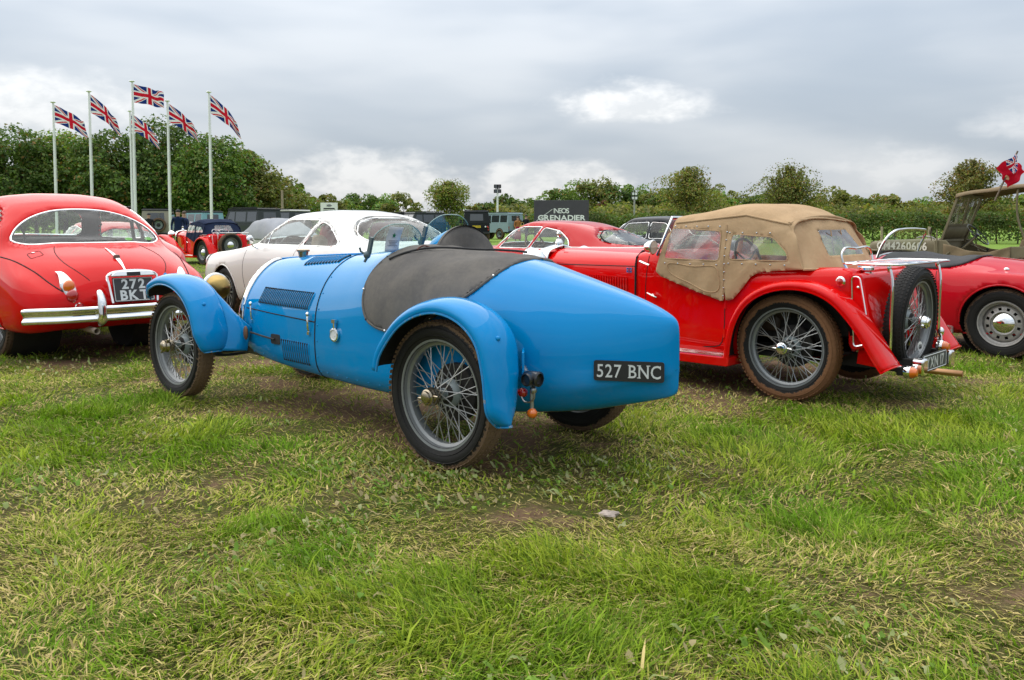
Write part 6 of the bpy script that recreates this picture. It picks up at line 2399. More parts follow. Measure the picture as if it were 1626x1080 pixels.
def offroader(O, yaw, label, pm, rm, spare=True, pickup=False, yplate=False):
    car = place('off_roader', O, yaw, label, 'off-roader', 'square off-roaders in the far car park')
    # lower body from its side outline with wheel arches left open
    def archp(cx, r=.44, z=.40):
        return [(cx + r * math.cos(a), z + r * math.sin(a)) for a in np.linspace(0, PI, 12)]
    out = [(-.95, .55), (-.44, .55)] + archp(0)[::-1][1:-1] + [(.44, .50), (2.35, .50)] + archp(2.79)[::-1][1:-1] + [(3.23, .55), (3.40, .60), (3.42, 1.10), (1.98, 1.18), (-.95, 1.18)]
    mb = MB()
    mb.prism(out, 1.66, Matrix(((1, 0, 0, 0), (0, 0, 1, -.83), (0, 1, 0, 0), (0, 0, 0, 1))))
    body = mb.build('body', pm, car, smooth=False, bevel=.03)
    back = .95 if pickup else -.93
    mb = MB()
    A = [(back, -.83, 1.181), (1.95, -.83, 1.181), (1.62, -.74, 1.90), (back + .06, -.74, 1.90)]
    V = np.array(A + [(x, -y, z) for x, y, z in A])
    mb.add(V, [(0, 1, 2, 3), (7, 6, 5, 4), (0, 4, 5, 1), (1, 5, 6, 2), (2, 6, 7, 3), (3, 7, 4, 0)])
    cab = mb.build('cabin', pm, car, smooth=False, bevel=.025)
    mb = MB()
    mb.prism(rounded([(back + .02, 1.90), (1.66, 1.90), (1.60, 1.985), (back + .08, 1.99)], .04, 4), 1.54, Matrix(((1, 0, 0, 0), (0, 0, 1, -.77), (0, 1, 0, 0), (0, 0, 0, 1))))
    roof = mb.build('roof', rm, car, smooth=False, bevel=.02)

    def pane(P, name='side_window'):
        P = np.array(P, float)
        c = P.mean(0)
        n = np.cross(P[1] - P[0], P[2] - P[0])
        n /= np.linalg.norm(n)
        if n @ (c - np.array((.5, 0, 1.3))) < 0:
            n = -n
        m_ = MB()
        V_ = np.concatenate([P + n * .001, P + n * .008])
        m_.add(V_, [(0, 1, 2, 3), (7, 6, 5, 4), (0, 4, 5, 1), (1, 5, 6, 2), (2, 6, 7, 3), (3, 7, 4, 0)])
        m_.build(name, DGLASS, cab, smooth=False)

    def yz(z, s):
        return s * (.83 - .09 * (z - 1.18) / .72)
    z0, z1 = 1.28, 1.80
    spans = [(1.02, 1.70), (1.62, 1.02)] if pickup else [(1.02, 1.68), (.05, .90), (-.80, -.10)]
    for s_ in (1, -1):
        for a, b in (((1.04, 1.70),) if pickup else ((1.02, 1.70), (.08, .92), (-.80, -.05))):
            b1 = b - .26 if b > 1.5 else b
            pane([(a, yz(z0, s_), z0), (b, yz(z0, s_), z0), (b1, yz(z1, s_), z1), (a, yz(z1, s_), z1)])
        mb = MB()
        mb.lathe([(0, .03), (.07, .02), (.085, 0), (.085, -.03)], 18, 'x')
        mb.build('headlamp', WHITEL, car, M=(3.42, .62 * s_, .92))
        for z in (.92, .78):
            mb = MB()
            mb.lathe([(0, -.03), (.04, -.025), (.045, 0), (.045, .02)], 14, 'x')
            mb.build('tail_lamp', REDLENS, car, M=(-.955, .74 * s_, z))
        for x in (0, 2.79):
            disc_wheel(car, (x, .74 * s_, .40), s_, .40, .22, .235, RUB_C, GREYP, 'plain', key='orv', blocks=36, capm=BLACKM)
        mb = MB()
        mb.box((1.55, .95 * s_, 1.32), (.10, .18, .24))
        mb.build('door_mirror', BLACKM, car, bevel=.02)
    fx = lambda z: 1.95 - .33 * (z - 1.18) / .72
    for y0, y1 in ((-.70, -.04), (.04, .70)):
        pane([(fx(1.30), y0, 1.30), (fx(1.30), y1, 1.30), (fx(1.80), y1 * .95, 1.80), (fx(1.80), y0 * .95, 1.80)], 'windscreen')
    bx = lambda z: back + .06 * (z - 1.18) / .72
    pane([(bx(1.36), -.42, 1.36), (bx(1.36), .42, 1.36), (bx(1.78), .40, 1.78), (bx(1.78), -.40, 1.78)], 'rear_window')
    if spare:
        s0 = disc_wheel(car, (-1.09, -.12, 1.10), 1, .40, .22, .235, RUB_C, GREYP, 'plain', key='orv', blocks=36, capm=BLACKM)
        s0.matrix_local = Matrix.Translation((-1.09, -.12, 1.10)) @ Matrix.Rotation(PI / 2, 4, 'Z')
        s0.name = 'spare_wheel'
    mb = MB()
    mb.bar((3.50, -.8, .62), (3.50, .8, .62), .12, .16)
    mb.build('front_bumper', BLACKM, car, bevel=.02)
    mb = MB()
    mb.bar((-1.02, -.8, .58), (-1.02, .8, .58), .12, .14)
    mb.build('rear_bumper', BLACKM, car, bevel=.02)
    if yplate:
        plate(car, frame((-.96 if pickup else -.96, .0, .98), (0, -1, 0), (0, 0, 1)), .52, .14, ['KX21 OPD'], m=plain('yellow_plate', (.72, .50, .02, 1), .4), lm=BLACKM, size=.09, border=False)
        for s_ in (1, -1):
            for k in (0, 1):
                mb = MB()
                mb.lathe([(0, -.03), (.05, -.02), (.055, .02)], 14, 'x')
                mb.build('trailer_lamp', REDLENS if k else WHITEL, car, M=(-.965, (.56 + .13 * k) * s_, .98))
    mb = MB()
    for i in range(5):
        mb.box((.1 + i * .32, 0, 2.03), (.04, 1.4, .03))
    for s_ in (1, -1):
        mb.bar((back + .2, .70 * s_, 2.04), (1.5, .70 * s_, 2.04), .03, .03)
    mb.build('roof_rack', BLACKM, car)
    mb = MB()
    mb.box((1.2, 0, .52), (4.2, .9, .12))
    mb.build('chassis', CHASSIS, car)
    return car


P_K = paint('off_black', (.018, .02, .022, 1), .4, .6, .06)
P_G = paint('dark_grey', (.05, .055, .06, 1), .4, .6, .06)
P_B = paint('pale_blue', (.22, .40, .46, 1), .4, .6, .05)
P_S = paint('stone', (.30, .27, .22, 1), .4, .6, .06)
P_BG = paint('blue_grey', (.25, .33, .36, 1), .4, .6, .05)
P_W = paint('off_white', (.55, .54, .50, 1), .4, .6, .05)


def pxO(px, D):
    return ((px - 813) / F_ * D, D)


offroader(pxO(252, 50), .30, 'stone coloured off-roader with black roof and covered spare wheel', P_S, P_K)
offroader(pxO(328, 58), .85, 'pale blue off-roader with dark roof behind the flagpoles', P_B, P_K)
offroader(pxO(412, 47), .95, 'dark grey off-roader with spare wheel on its back door beyond the covered car', P_G, P_K)
offroader(pxO(462, 52), .95, 'dark off-roader with an off-white roof', P_G, P_W, False)
offroader(pxO(650, 66), .85, 'black off-roader with black roof, beside the small red notice', P_K, P_K)
offroader(pxO(682, 63), PI - .95, 'dark off-roader with its windscreen towards the field, next to the red notice', P_G, P_G, False)
offroader(pxO(756, 56), .08, 'black off-roader with yellow number plate and roof rack', P_K, P_K, False, False, True)
offroader(pxO(806, 66), .75, 'blue-grey off-roader behind the woman in burgundy', P_BG, P_BG)

# ------------------------------------------------------------------ billboard, notices, lamp masts, pole
bb = at(891.5, 318, 60)
hb = bb[2]
BB = empty('billboard', (bb[0], bb[1], 0), 0, 'dark billboard with two lines of white capitals above the red fastback roof', 'billboard')
mb = MB()
mb.box((0, 0, hb / 2 + .12), (3.78, .12, hb - .24))
pn = mb.build('panel', plain('charcoal_board', (.055, .048, .062, 1), .6, 0, 3, .2, 0), BB, bevel=.01)
for x in (-1.7, 0, 1.7):
    mb = MB()
    mb.box((x, .14, hb / 2 - .2), (.1, .1, hb))
    mb.bar((x, .14, hb * .7), (x, 1.3, 0), .07, .07)
    mb.build('post', STEEL, BB)
WL = plain('board_white', (.80, .80, .80, 1), .5, 0, 10, .05, 0)
text(pn, 'INEOS', .48, frame((.0, -.064, hb - .72), (1, 0, 0), (0, 0, 1)), WL, 'board_character', .003, 1.0, .008, width=1.06)
text(pn, 'GRENADIER', .50, frame((.02, -.064, hb - 1.20), (1, 0, 0), (0, 0, 1)), WL, 'board_character', .003, 1.18, .014, width=3.28)
mb = MB()
mb.bar((-1.72, -.063, hb - 1.42), (-.62, -.063, hb - .62), .004, .03)
mb.build('sweeping_line', WL, pn)

sg = at(522.5, 322, 44)
SG = empty('white_notice', (sg[0], sg[1], 0), 0, 'white notice board on a post above the roof of the white coupe', 'sign')
mb = MB()
mb.box((0, 0, sg[2] - .42), (.86, .03, .84))
b0 = mb.build('board', WHITEM, SG, bevel=.005)
for x in (-.3, .3):
    mb = MB()
    mb.box((x, .04, sg[2] / 2), (.05, .05, sg[2]))
    mb.build('post', STEEL, SG)
mb = MB()
mb.box((0, -.018, sg[2] - .30), (.56, .004, .07))
mb.build('printed_line', BLACKM, b0, smooth=False)
mb = MB()
mb.box((-.04, -.018, sg[2] - .40), (.50, .004, .035))
mb.build('printed_line', plain('grey_print', (.2, .2, .22, 1), .7), b0, smooth=False)
mb = MB()
mb.prism([(.30, 0), (.36, .06), (.32, .06), (.32, .16), (.28, .16), (.28, .06), (.24, .06)], .004, frame((0, -.02, sg[2] - .50), (1, 0, 0), (0, 0, 1)))
mb.build('printed_arrow', BLACKM, b0, smooth=False)
mb = MB()
mb.prism([(.13 * math.cos(a) * (1 + .25 * math.cos(5 * a)), .06 * math.sin(a)) for a in np.linspace(0, 2 * PI, 30, endpoint=False)], .004, frame((0, -.02, sg[2] - .14), (1, 0, 0), (0, 0, 1)))
mb.build('printed_emblem', plain('grey_print', (.2, .2, .22, 1), .7), b0, smooth=False)

rs = at(674, 336, 68)
RS = empty('red_notice', (rs[0], rs[1], 0), 0, 'small red notice with a finial on a post among the off-roaders', 'sign')
mb = MB()
mb.box((0, 0, rs[2] - .45), (.62, .05, .62))
b0 = mb.build('board', plain('maroon', (.22, .02, .03, 1), .6), RS)
mb = MB()
mb.box((0, .05, rs[2] / 2), (.07, .07, rs[2]))
mb.build('post', STEEL, RS)
mb = MB()
mb.lathe([(0, .34), (.05, .26), (.03, .2), (.10, .1), (.12, -.02), (.03, -.12)], 12, 'z', (0, 0, rs[2] - .02))
mb.build('finial', WHITEM, RS)


def lamp_mast(px, pt, D, label, pm, lit):
    t = at(px, pt, D)
    r = empty('lamp_mast', (t[0], t[1], 0), 0, label, 'lamp mast')
    mb = MB()
    mb.tube([(0, 0, -.2), (0, 0, t[2] - .3)], [.10, .075], 12)
    mb.build('mast', pm, r)
    for i, (x, z, a) in enumerate(((-.16, -.05, .3), (.16, -.05, -.3), (-.17, -.45, .3), (.17, -.45, -.3))):
        mb = MB()
        mb.prism(rounded([(-.13, -.15), (.13, -.15), (.13, .15), (-.13, .15)], .03, 3), .16, Matrix.Translation((x, -.05, t[2] + z)) @ Matrix.Rotation(a, 4, 'Z') @ Matrix(((1, 0, 0, 0), (0, 0, 1, -.08), (0, 1, 0, 0), (0, 0, 0, 1))))
        l = mb.build('lamp_head', BLACKM, r, bevel=.01)
        mb = MB()
        mb.prism(rounded([(-.10, -.12), (.10, -.12), (.10, .12), (-.10, .12)], .03, 3), .01, Matrix.Translation((x, -.05, t[2] + z)) @ Matrix.Rotation(a, 4, 'Z') @ Matrix(((1, 0, 0, 0), (0, 0, 1, -.10), (0, 1, 0, 0), (0, 0, 0, 1))))
        mb.build('lamp_glass', WHITEL if lit else DGLASS, r, smooth=False)
    mb = MB()
    mb.bar((-.2, 0, t[2] - .25), (.2, 0, t[2] - .25), .05, .05)
    mb.tube([(0, 0, t[2] - .6), (0, 0, t[2] + .1)], .04, 8)
    mb.build('crossbar', BLACKM, r)


lamp_mast(790, 295, 72, 'white lamp mast with black lamp heads near the off-roaders', WHITEM, False)
lamp_mast(1007.5, 307, 82, 'grey lamp mast with pale lamps beside the woodland edge', STEEL, True)
wp = at(448, 302, 56)
mb = MB()
mb.tube([(0, 0, -.2), (0, 0, wp[2])], [.09, .07], 10)
o = mb.build('wooden_pole', plain('pale_wood', (.34, .27, .18, 1), .8, 0, 6, .4, .3), None, M=(wp[0], wp[1], 0))
tag(o, 'plain pale wooden pole in front of the trees', 'pole')


# ------------------------------------------------------------------ people
def person(x, y, rz, label, top, legs, hair, skirt=False, h=1.72, arm=.25, step=.12, group=None):
    s = h / 1.75
    J = {'pel': (0, 0, .95, .125), 'bel': (0, .0, 1.08, .125), 'che': (0, .01, 1.28, .15), 'nec': (0, .0, 1.47, .058), 'hea': (0, -.015, 1.57, .085), 'top': (0, -.01, 1.68, .09),
         'shl': (.185, .01, 1.40, .062), 'ell': (.25, .05, 1.13, .045), 'wrl': (.25, -.06 - arm * .5, .92, .033), 'hal': (.25, -.09 - arm * .6, .84, .035),
         'shr': (-.185, .01, 1.40, .062), 'elr': (-.25, .04, 1.13, .045), 'wrr': (-.24, -.05 - arm * .3, .90, .033), 'har': (-.24, -.07 - arm * .35, .82, .035),
         'hil': (.09, 0, .88, .10), 'knl': (.10, -step, .49, .066), 'anl': (.10, -step * .7, .09, .045), 'tol': (.11, -step * .7 - .15, .045, .04),
         'hir': (-.09, 0, .88, .10), 'knr': (-.10, step * .6, .49, .066), 'anr': (-.10, step * 1.5, .09, .045), 'tor': (-.11, step * 1.5 - .15, .045, .04)}
    E = 'pel-bel bel-che che-nec nec-hea hea-top che-shl shl-ell ell-wrl wrl-hal che-shr shr-elr elr-wrr wrr-har pel-hil hil-knl knl-anl anl-tol pel-hir hir-knr knr-anr anr-tor'.split()
    ks = list(J)
    me = bpy.data.meshes.new('skin')
    me.from_pydata([tuple(c * s for c in J[k][:3]) for k in ks], [tuple(ks.index(q) for q in e.split('-')) for e in E], [])
    o = bpy.data.objects.new('skin', me)
    col.objects.link(o)
    sk = o.modifiers.new('skin', 'SKIN')
    sk.use_smooth_shade = True
    for i, k in enumerate(ks):
        d = me.skin_vertices[0].data[i]
        r = J[k][3] * s * (.92 if k in ('hea', 'top') else 1)
        d.radius = (r * (1.25 if k in ('che', 'bel', 'pel') else 1), r * (.85 if k in ('che', 'bel', 'pel') else 1))
        d.use_root = (k == 'pel')
    o.modifiers.new('sub', 'SUBSURF').levels = 2
    o.modifiers['sub'].render_levels = 2
    dg = bpy.context.evaluated_depsgraph_get()
    bm_ = bpy.data.meshes.new_from_object(o.evaluated_get(dg))
    bpy.data.objects.remove(o)
    skin = plain('skin', (.42, .24, .17, 1), .55, 0, 10, .15, 0)
    shoe = BLACKM
    for m_ in (top, legs, skin, shoe):
        bm_.materials.append(m_)
    for p in bm_.polygons:
        c = p.center / s
        i = 1
        if c.z > 1.46 or (c.z < .93 and abs(c.x) > .2):
            i = 2
        elif c.z > .98 or (abs(c.x) > .19 and c.z > .9):
            i = 0
        elif c.z < .10:
            i = 3
        p.material_index = i
    root = put('person', bm_, None, None, Matrix.Translation((x, y, float(gz(x, y)))) @ Matrix.Rotation(rz, 4, 'Z'))
    tag(root, label, 'person', group)
    mb = MB()
    mb.ell((0, .012 * s, 1.665 * s), (.088 * s, .10 * s, .095 * s), 10, 16, -.35, PI / 2)
    mb.build('hair', hair, root)
    mb = MB()
    mb.tube([(0, -.085 * s, 1.62 * s), (0, -.112 * s, 1.60 * s), (0, -.09 * s, 1.585 * s)], [.008, .014, .008], 6)
    for k in (-1, 1):
        mb.ell((k * .083 * s, 0, 1.60 * s), (.012, .02, .03), 5, 8)
    mb.build('face_features', skin, root)
    if skirt:
        mb = MB()
        mb.lathe([(.16 * s, 1.02 * s), (.19 * s, .85 * s), (.235 * s, .45 * s), (.26 * s, .16 * s), (.25 * s, .15 * s)], 24, 'z')
        o = mb.build('skirt', legs, root)
        mods(o, solid=.008)
    return root


def cm(n, c):
    return cloth('wear_' + n, c, None, 5, 300, .9, .4, .2)


w1 = pxO(822, 58)
person(w1[0], w1[1], .5, 'woman in burgundy skirt and orange-brown top walking with a yellow bag', cm('rust', (.35, .15, .05, 1)), cm('burgundy', (.24, .012, .045, 1)), plain('brown_hair', (.06, .03, .015, 1), .6), True, 1.66, .3)
mb = MB()
mb.prism(rounded([(-.17, 0), (.17, 0), (.14, .30), (-.14, .30)], .03, 4), .10, Matrix(((1, 0, 0, 0), (0, 0, 1, -.05), (0, 1, 0, 0), (0, 0, 0, 1))))
mb.tube(spl([(-.1, 0, .29), (-.07, 0, .46), (.07, 0, .46), (.1, 0, .29)], 12), .012, 6)
o = mb.build('shoulder_bag', plain('yellow_bag', (.62, .40, .05, 1), .7), None, M=Matrix.Translation((w1[0] + .30, w1[1] - .1, .78)) @ Matrix.Rotation(.4, 4, 'Z'))
tag(o, 'yellow shoulder bag at the side of the woman in burgundy', 'bag')
w2 = pxO(835.5, 58.6)
person(w2[0], w2[1], 2.6, 'man in dark jacket and navy trousers beside the woman in burgundy', cm('black', (.02, .02, .022, 1)), cm('navy', (.02, .03, .07, 1)), plain('dark_hair', (.02, .015, .01, 1), .6), False, 1.78)
w3 = pxO(284, 34)
person(w3[0], w3[1], .3, 'person in navy jacket and dark cap standing behind the navy-topped tourer', cm('navyjacket', (.012, .022, .06, 1)), cm('navy', (.02, .03, .07, 1)), BLACKM, False, 1.72)
w4 = pxO(293.5, 36)
person(w4[0], w4[1], -.6, 'person in navy jacket with bright collar beside the one in a dark cap', cm('navytwo', (.02, .03, .075, 1)), cm('black', (.02, .02, .022, 1)), plain('brown_hair', (.06, .03, .015, 1), .6), False, 1.68)
w5 = pxO(237.5, 44)
person(w5[0], w5[1], .2, 'person in black beside the stone coloured off-roader', cm('black', (.02, .02, .022, 1)), cm('black', (.02, .02, .022, 1)), BLACKM, False, 1.70)
w6 = pxO(806, 72)
person(w6[0] + .3, w6[1] + 2.5, 1.4, 'person in tan coat beyond the blue-grey off-roader', cm('tan', (.30, .20, .12, 1)), cm('greywear', (.12, .11, .10, 1)), plain('fair_hair', (.25, .16, .08, 1), .6), False, 1.70)
# ================================================================== trees, hedge, woods
LEAFM = vcol('leaves', .6, .36, .3)
BARK = plain('bark', (.07, .055, .04, 1), .95, 0, 6, .5, .6)


def leaf_mesh(P, N, size, C, rg, aspect=.62):
    n = len(P)
    t = rg.normal(size=(n, 3))
    t -= N * (t * N).sum(1)[:, None]
    t /= np.linalg.norm(t, axis=1)[:, None]
    b = np.cross(N, t)
    s = size * rg.uniform(.6, 1.35, n)
    a = s[:, None] * t * .5
    c = s[:, None] * b * .5 * aspect
    k = N * (s * .12)[:, None]
    V = np.stack([P - a, P - c + k, P + a, P + c + k], 1).reshape(-1, 3)
    me = mesh_from(V, np.arange(4 * n).reshape(-1, 4), False)
    at_ = me.color_attributes.new('Col', 'FLOAT_COLOR', 'POINT')
    c4 = np.ones((n, 4, 4), np.float32)
    c4[..., :3] = C[:, None, :]
    at_.data.foreach_set('color', c4.ravel())
    return me


def palette(rg, n, base, var=.25, warm=.0, warmc=(.24, .14, .035)):
    b = np.array(base)[rg.integers(0, len(base), n)]
    C = b * rg.uniform(1 - var, 1 + var, (n, 1)) * rg.uniform(.92, 1.08, (n, 3))
    if warm:
        k = rg.random(n) < warm
        C[k] = np.array(warmc) * rg.uniform(.6, 1.3, (k.sum(), 1))
    return C


GREENS = [(0.132, 0.217, 0.040), (0.163, 0.248, 0.047), (0.097, 0.171, 0.037), (0.209, 0.265, 0.053)]
OLIVES = [(0.196, 0.203, 0.046), (0.155, 0.169, 0.041), (0.250, 0.230, 0.054), (0.121, 0.142, 0.035)]
DEEP = [(0.093, 0.155, 0.034), (0.124, 0.194, 0.040), (0.155, 0.209, 0.044), (0.070, 0.124, 0.031)]


def tree(x, y, h, w_, label, seed, n=7000, leaf=.26, cols=GREENS, base=.12, warm=.03, shape='round', group=None, name='broadleaf_tree', clumps=60, sprays=0):
    rg = np.random.default_rng(seed)
    r = empty(name, (x, y, 0), 0, label, 'tree', group)
    z0 = h * base
    # limbs
    mb = MB()
    mb.tube(spl([(0, 0, -.2), (rg.normal() * .1, rg.normal() * .1, h * .25), (rg.normal() * .25, rg.normal() * .2, h * .5), (rg.normal() * .3, rg.normal() * .3, h * .8)], 12), np.interp(np.arange(12), [0, 11], [.035 * h * .6 + .04, .02]), 8)
    for i in range(7):
        a = rg.uniform(0, 2 * PI)
        zb = h * rg.uniform(.15, .5)
        L = w_ * .42 * rg.uniform(.6, 1)
        mb.tube(spl([(0, 0, zb), (L * .4 * math.cos(a), L * .4 * math.sin(a), zb + h * .10), (L * math.cos(a), L * math.sin(a), zb + h * rg.uniform(.2, .4))], 8), np.interp(np.arange(8), [0, 7], [.010 * h, .008]), 6)
    mb.build('trunk', BARK, r)
    # crown: leaves on many uneven clumps
    tw = MB()
    cc = []
    while len(cc) < clumps:
        p = rg.uniform(-1, 1, 3)
        d = np.linalg.norm(p)
        if d < 1 and d > .42:
            if shape == 'vase' and (p[0]**2 + p[1]**2) > (.25 + .42 * (p[2] + 1))**2:
                continue
            cc.append(p)
    cc = np.array(cc)
    hz = (h - z0) / 2
    squash = np.array([w_ / 2 * .86, w_ / 2 * .86, hz * .88])
    cen = cc * squash + np.array([0, 0, z0 + hz])
    cr_ = rg.uniform(.07, .22, clumps) * min(w_, h - z0) * (1.0 if clumps > 40 else 1.25)
    k = rg.integers(0, clumps, n)
    d = rg.normal(size=(n, 3))
    d /= np.linalg.norm(d, axis=1)[:, None]
    d[:, 2] = np.where(d[:, 2] < -.35, -d[:, 2], d[:, 2])
    rad = cr_[k] * rg.uniform(.72, 1.12, n)
    P = cen[k] + d * rad[:, None] * np.array([1, 1, .85])
    if sprays:
        # fine shoots standing out of the outline
        m_ = n // 2
        a = rg.uniform(0, 2 * PI, sprays)
        e = rg.uniform(.25, 1.45, sprays)
        dirs = np.stack([np.cos(a) * np.cos(e) * .55, np.sin(a) * np.cos(e) * .55, np.sin(e)], 1)
        st_ = np.array([0, 0, z0 + hz * .7]) + dirs * np.array([w_ * .34, w_ * .34, hz * .75])
        q = rg.integers(0, sprays, m_)
        for a_, b_ in zip(st_, dirs):
            tw.tube([a_ - b_ * h * .12, a_ + b_ * h * .28], [.014, .004], 4, caps=False)
        t = rg.uniform(-.4, 1.2, m_)
        P[:m_] = st_[q] + dirs[q] * (t * h * .24)[:, None] + rg.normal(size=(m_, 3)) * (.05 * h * (1.5 - t))[:, None] * .42
        d[:m_] = dirs[q] + rg.normal(size=(m_, 3)) * .8
    N = d * .7 + rg.normal(size=(n, 3)) * .55 + np.array([0, 0, .35])
    N /= np.linalg.norm(N, axis=1)[:, None]
    tint = rg.uniform(.78, 1.22, clumps)
    C = palette(rg, n, cols, .22, warm) * tint[k][:, None] * (rg.uniform(.85, 1.25) * rg.uniform(.95, 1.06, 3))
    P[:, 2] = np.maximum(P[:, 2], .05)
    cw = put('crown', leaf_mesh(P, N, leaf, C, rg), LEAFM, r)
    if sprays:
        tw.build('twigs', BARK, cw, kind='stuff')
    return r


# the tall row behind the flagpoles
GRP = 'tall trees in the row behind the flagpoles'
for i, (px, top, D, w_, lab, cols, warm) in enumerate((
        (-185, 212, 72, 8.5, 'wide dark green tree standing apart past the far end of the row', DEEP, .04),
        (-75, 215, 70, 7.5, 'broad dark green tree at the far end of the row behind the flagpoles', DEEP, .04),
        (15, 207, 68, 7.5, 'dark green tree behind the last flagpole of the row', DEEP, .05),
        (105, 211, 71, 6.5, 'green tree between the two end flagpoles', GREENS, .05),
        (175, 209, 68, 6.0, 'green tree with bronzed leaves behind the tallest flagpole', DEEP, .06),
        (265, 197, 70, 7.0, 'tallest tree of the row, domed, beside the fifth flagpole', DEEP, .04),
        (345, 222, 68, 6.0, 'dark green tree behind the steepest flag', GREENS, .06),
        (400, 243, 72, 5.6, 'lower spreading tree ending the tall row', OLIVES, .10))):
    X = (px - 813) / F_ * D
    h = CH + (YH - top) / F_ * D
    tree(X, D, h, w_ * 1.12, lab, 40 + i, 13500, .28, cols, .03, warm, 'round', GRP, clumps=90)
for i, (px, top, D, w_) in enumerate(((60, 250, 80, 8), (145, 240, 82, 8), (225, 235, 80, 8), (310, 235, 80, 8), (375, 262, 80, 7))):
    tree((px - 813) / F_ * D, D, CH + (YH - top) / F_ * D, w_, 'dark tree filling the second rank behind the flagpole row', 70 + i, 6000, .36, DEEP, .0, .02, 'round', 'trees in the second rank behind the flagpole row', clumps=50)
# middle distance
MID = [(440, 282, 95, 7, OLIVES, 'olive tree where the tall row steps down'), (470, 290, 100, 7, GREENS, 'rounded green tree beside the wooden pole'), (500, 302, 105, 8, OLIVES, 'low olive tree next to the white notice'),
       (540, 318, 120, 9, GREENS, 'low green tree beyond the white notice'), (578, 309, 125, 7, DEEP, 'dark tree standing above the low hedge line'), (605, 310, 125, 6, GREENS, 'green tree in the middle of the distant line'),
       (640, 311, 120, 8, OLIVES, 'yellow-green tree with open crown in the distant line'), (762, 324, 110, 6, OLIVES, 'small tree behind the white lamp mast'), (795, 312, 112, 7, DEEP, 'tree with open crown beside the white lamp mast'),
       (825, 310, 112, 7, GREENS, 'green tree close to the billboard'), (850, 318, 116, 7, OLIVES, 'olive tree partly behind the billboard')]
for i, (px, top, D, w_, cols, lab) in enumerate(MID):
    tree((px - 813) / F_ * D, D, CH + (YH - top) / F_ * D, w_, lab, 100 + i, 4500, .38, cols, .02, .06, 'round', 'trees in the middle distance', clumps=45)
tree((712 - 813) / F_ * 82, 82, CH + (YH - 290) / F_ * 82, 5.2, 'fan-shaped open tree with yellowing leaves above the blue car screens', 131, 8500, .20, OLIVES + GREENS[:2], .03, .05, 'vase', clumps=60, sprays=90)
WOOD = [(885, 300, 150, 9), (915, 290, 155, 10), (945, 287, 155, 10), (975, 296, 155, 9), (1005, 293, 158, 9), (1035, 300, 155, 10), (1070, 300, 150, 10), (1130, 299, 165, 10), (1160, 304, 170, 11), (1195, 306, 170, 10)]
WL_ = ['domed tree at the billboard end of the wood', 'tallest domed tree of the wood behind the billboard', 'second domed tree of the wood behind the billboard', 'tree of the wood with a rusty neighbour', 'tree of the wood behind the grey lamp mast', 'tree of the wood beside the grey lamp mast',
       'tree of the wood behind the first golden bush', 'tree of the wood past the first golden bush', 'lower tree of the wood between the golden bushes', 'last tree of the wood before the second golden bush']
for i, ((px, top, D, w_), lab) in enumerate(zip(WOOD, WL_)):
    tree((px - 813) / F_ * D, D, CH + (YH - top) / F_ * D, w_, lab, 150 + i, 4500, .46, (DEEP, GREENS, OLIVES)[i % 3], .02, .05, 'round', 'trees of the wood', clumps=50)
tree((957 - 813) / F_ * 140, 140, CH + (YH - 316) / F_ * 140, 3.2, 'rust-brown tree at the edge of the wood', 171, 1800, .40, [(.17, .075, .045), (.21, .10, .055)], .02, 0, 'round', clumps=20)
tree((985 - 813) / F_ * 118, 118, CH + (YH - 323) / F_ * 118, 5, 'bright green bushy tree below the grey lamp mast', 172, 2600, .36, [(.15, .21, .03), (.12, .18, .03)], .02, 0, 'round', clumps=24)
# golden bushes behind the hedge
for i, (px, top, D, w_, lab) in enumerate(((1095, 266, 66, 6.0, 'golden olive bushy tree rising behind the tan canvas hood'), (1252, 264, 67, 5.6, 'golden olive bushy tree between the tan hood and the luggage rack'), (1538, 254, 62, 4.9, 'bronzed bushy tree behind the military field car'))):
    tree((px - 813) / F_ * D, D, CH + (YH - top) / F_ * D, w_ * 1.1, lab, 180 + i, 14000, .16, OLIVES, .0, .20, 'round', 'bushy trees behind the hedge', clumps=60, sprays=150)
# far wooded rise on the right
RISE = [(1225, 306, 200), (1290, 312, 190), (1330, 302, 190), (1370, 318, 210), (1400, 312, 210), (1432, 311, 230), (1470, 315, 250), (1500, 322, 250), (1580, 316, 180), (1620, 310, 175), (1660, 312, 175), (1700, 315, 180)]
RL = ['green tree on the rise just past the second golden bush', 'russet tree on the rise between the golden bush and the bare-topped oak', 'bare-topped olive tree on the rise', 'green tree on the rise beyond the bare-topped one',
      'russet tree on the rise above the roadster windscreen', 'olive tree on the rise above the field car bonnet', 'green tree at the crest of the far rise', 'russet tree just short of the bronzed bushy tree',
      'olive tree behind the field car windscreen', 'green tree behind the field car roof', 'russet tree past the field car roof', 'olive tree at the end of the far rise']
for i, ((px, top, D), lab) in enumerate(zip(RISE, RL)):
    tree((px - 813) / F_ * D, D, CH + (YH - top) / F_ * D, 13 if D < 240 else 15, lab, 200 + i, 2600, .75, (GREENS, OLIVES, OLIVES)[i % 3], .02, .2 if i % 3 == 1 else .03, 'round', 'trees on the far wooded rise', clumps=40)


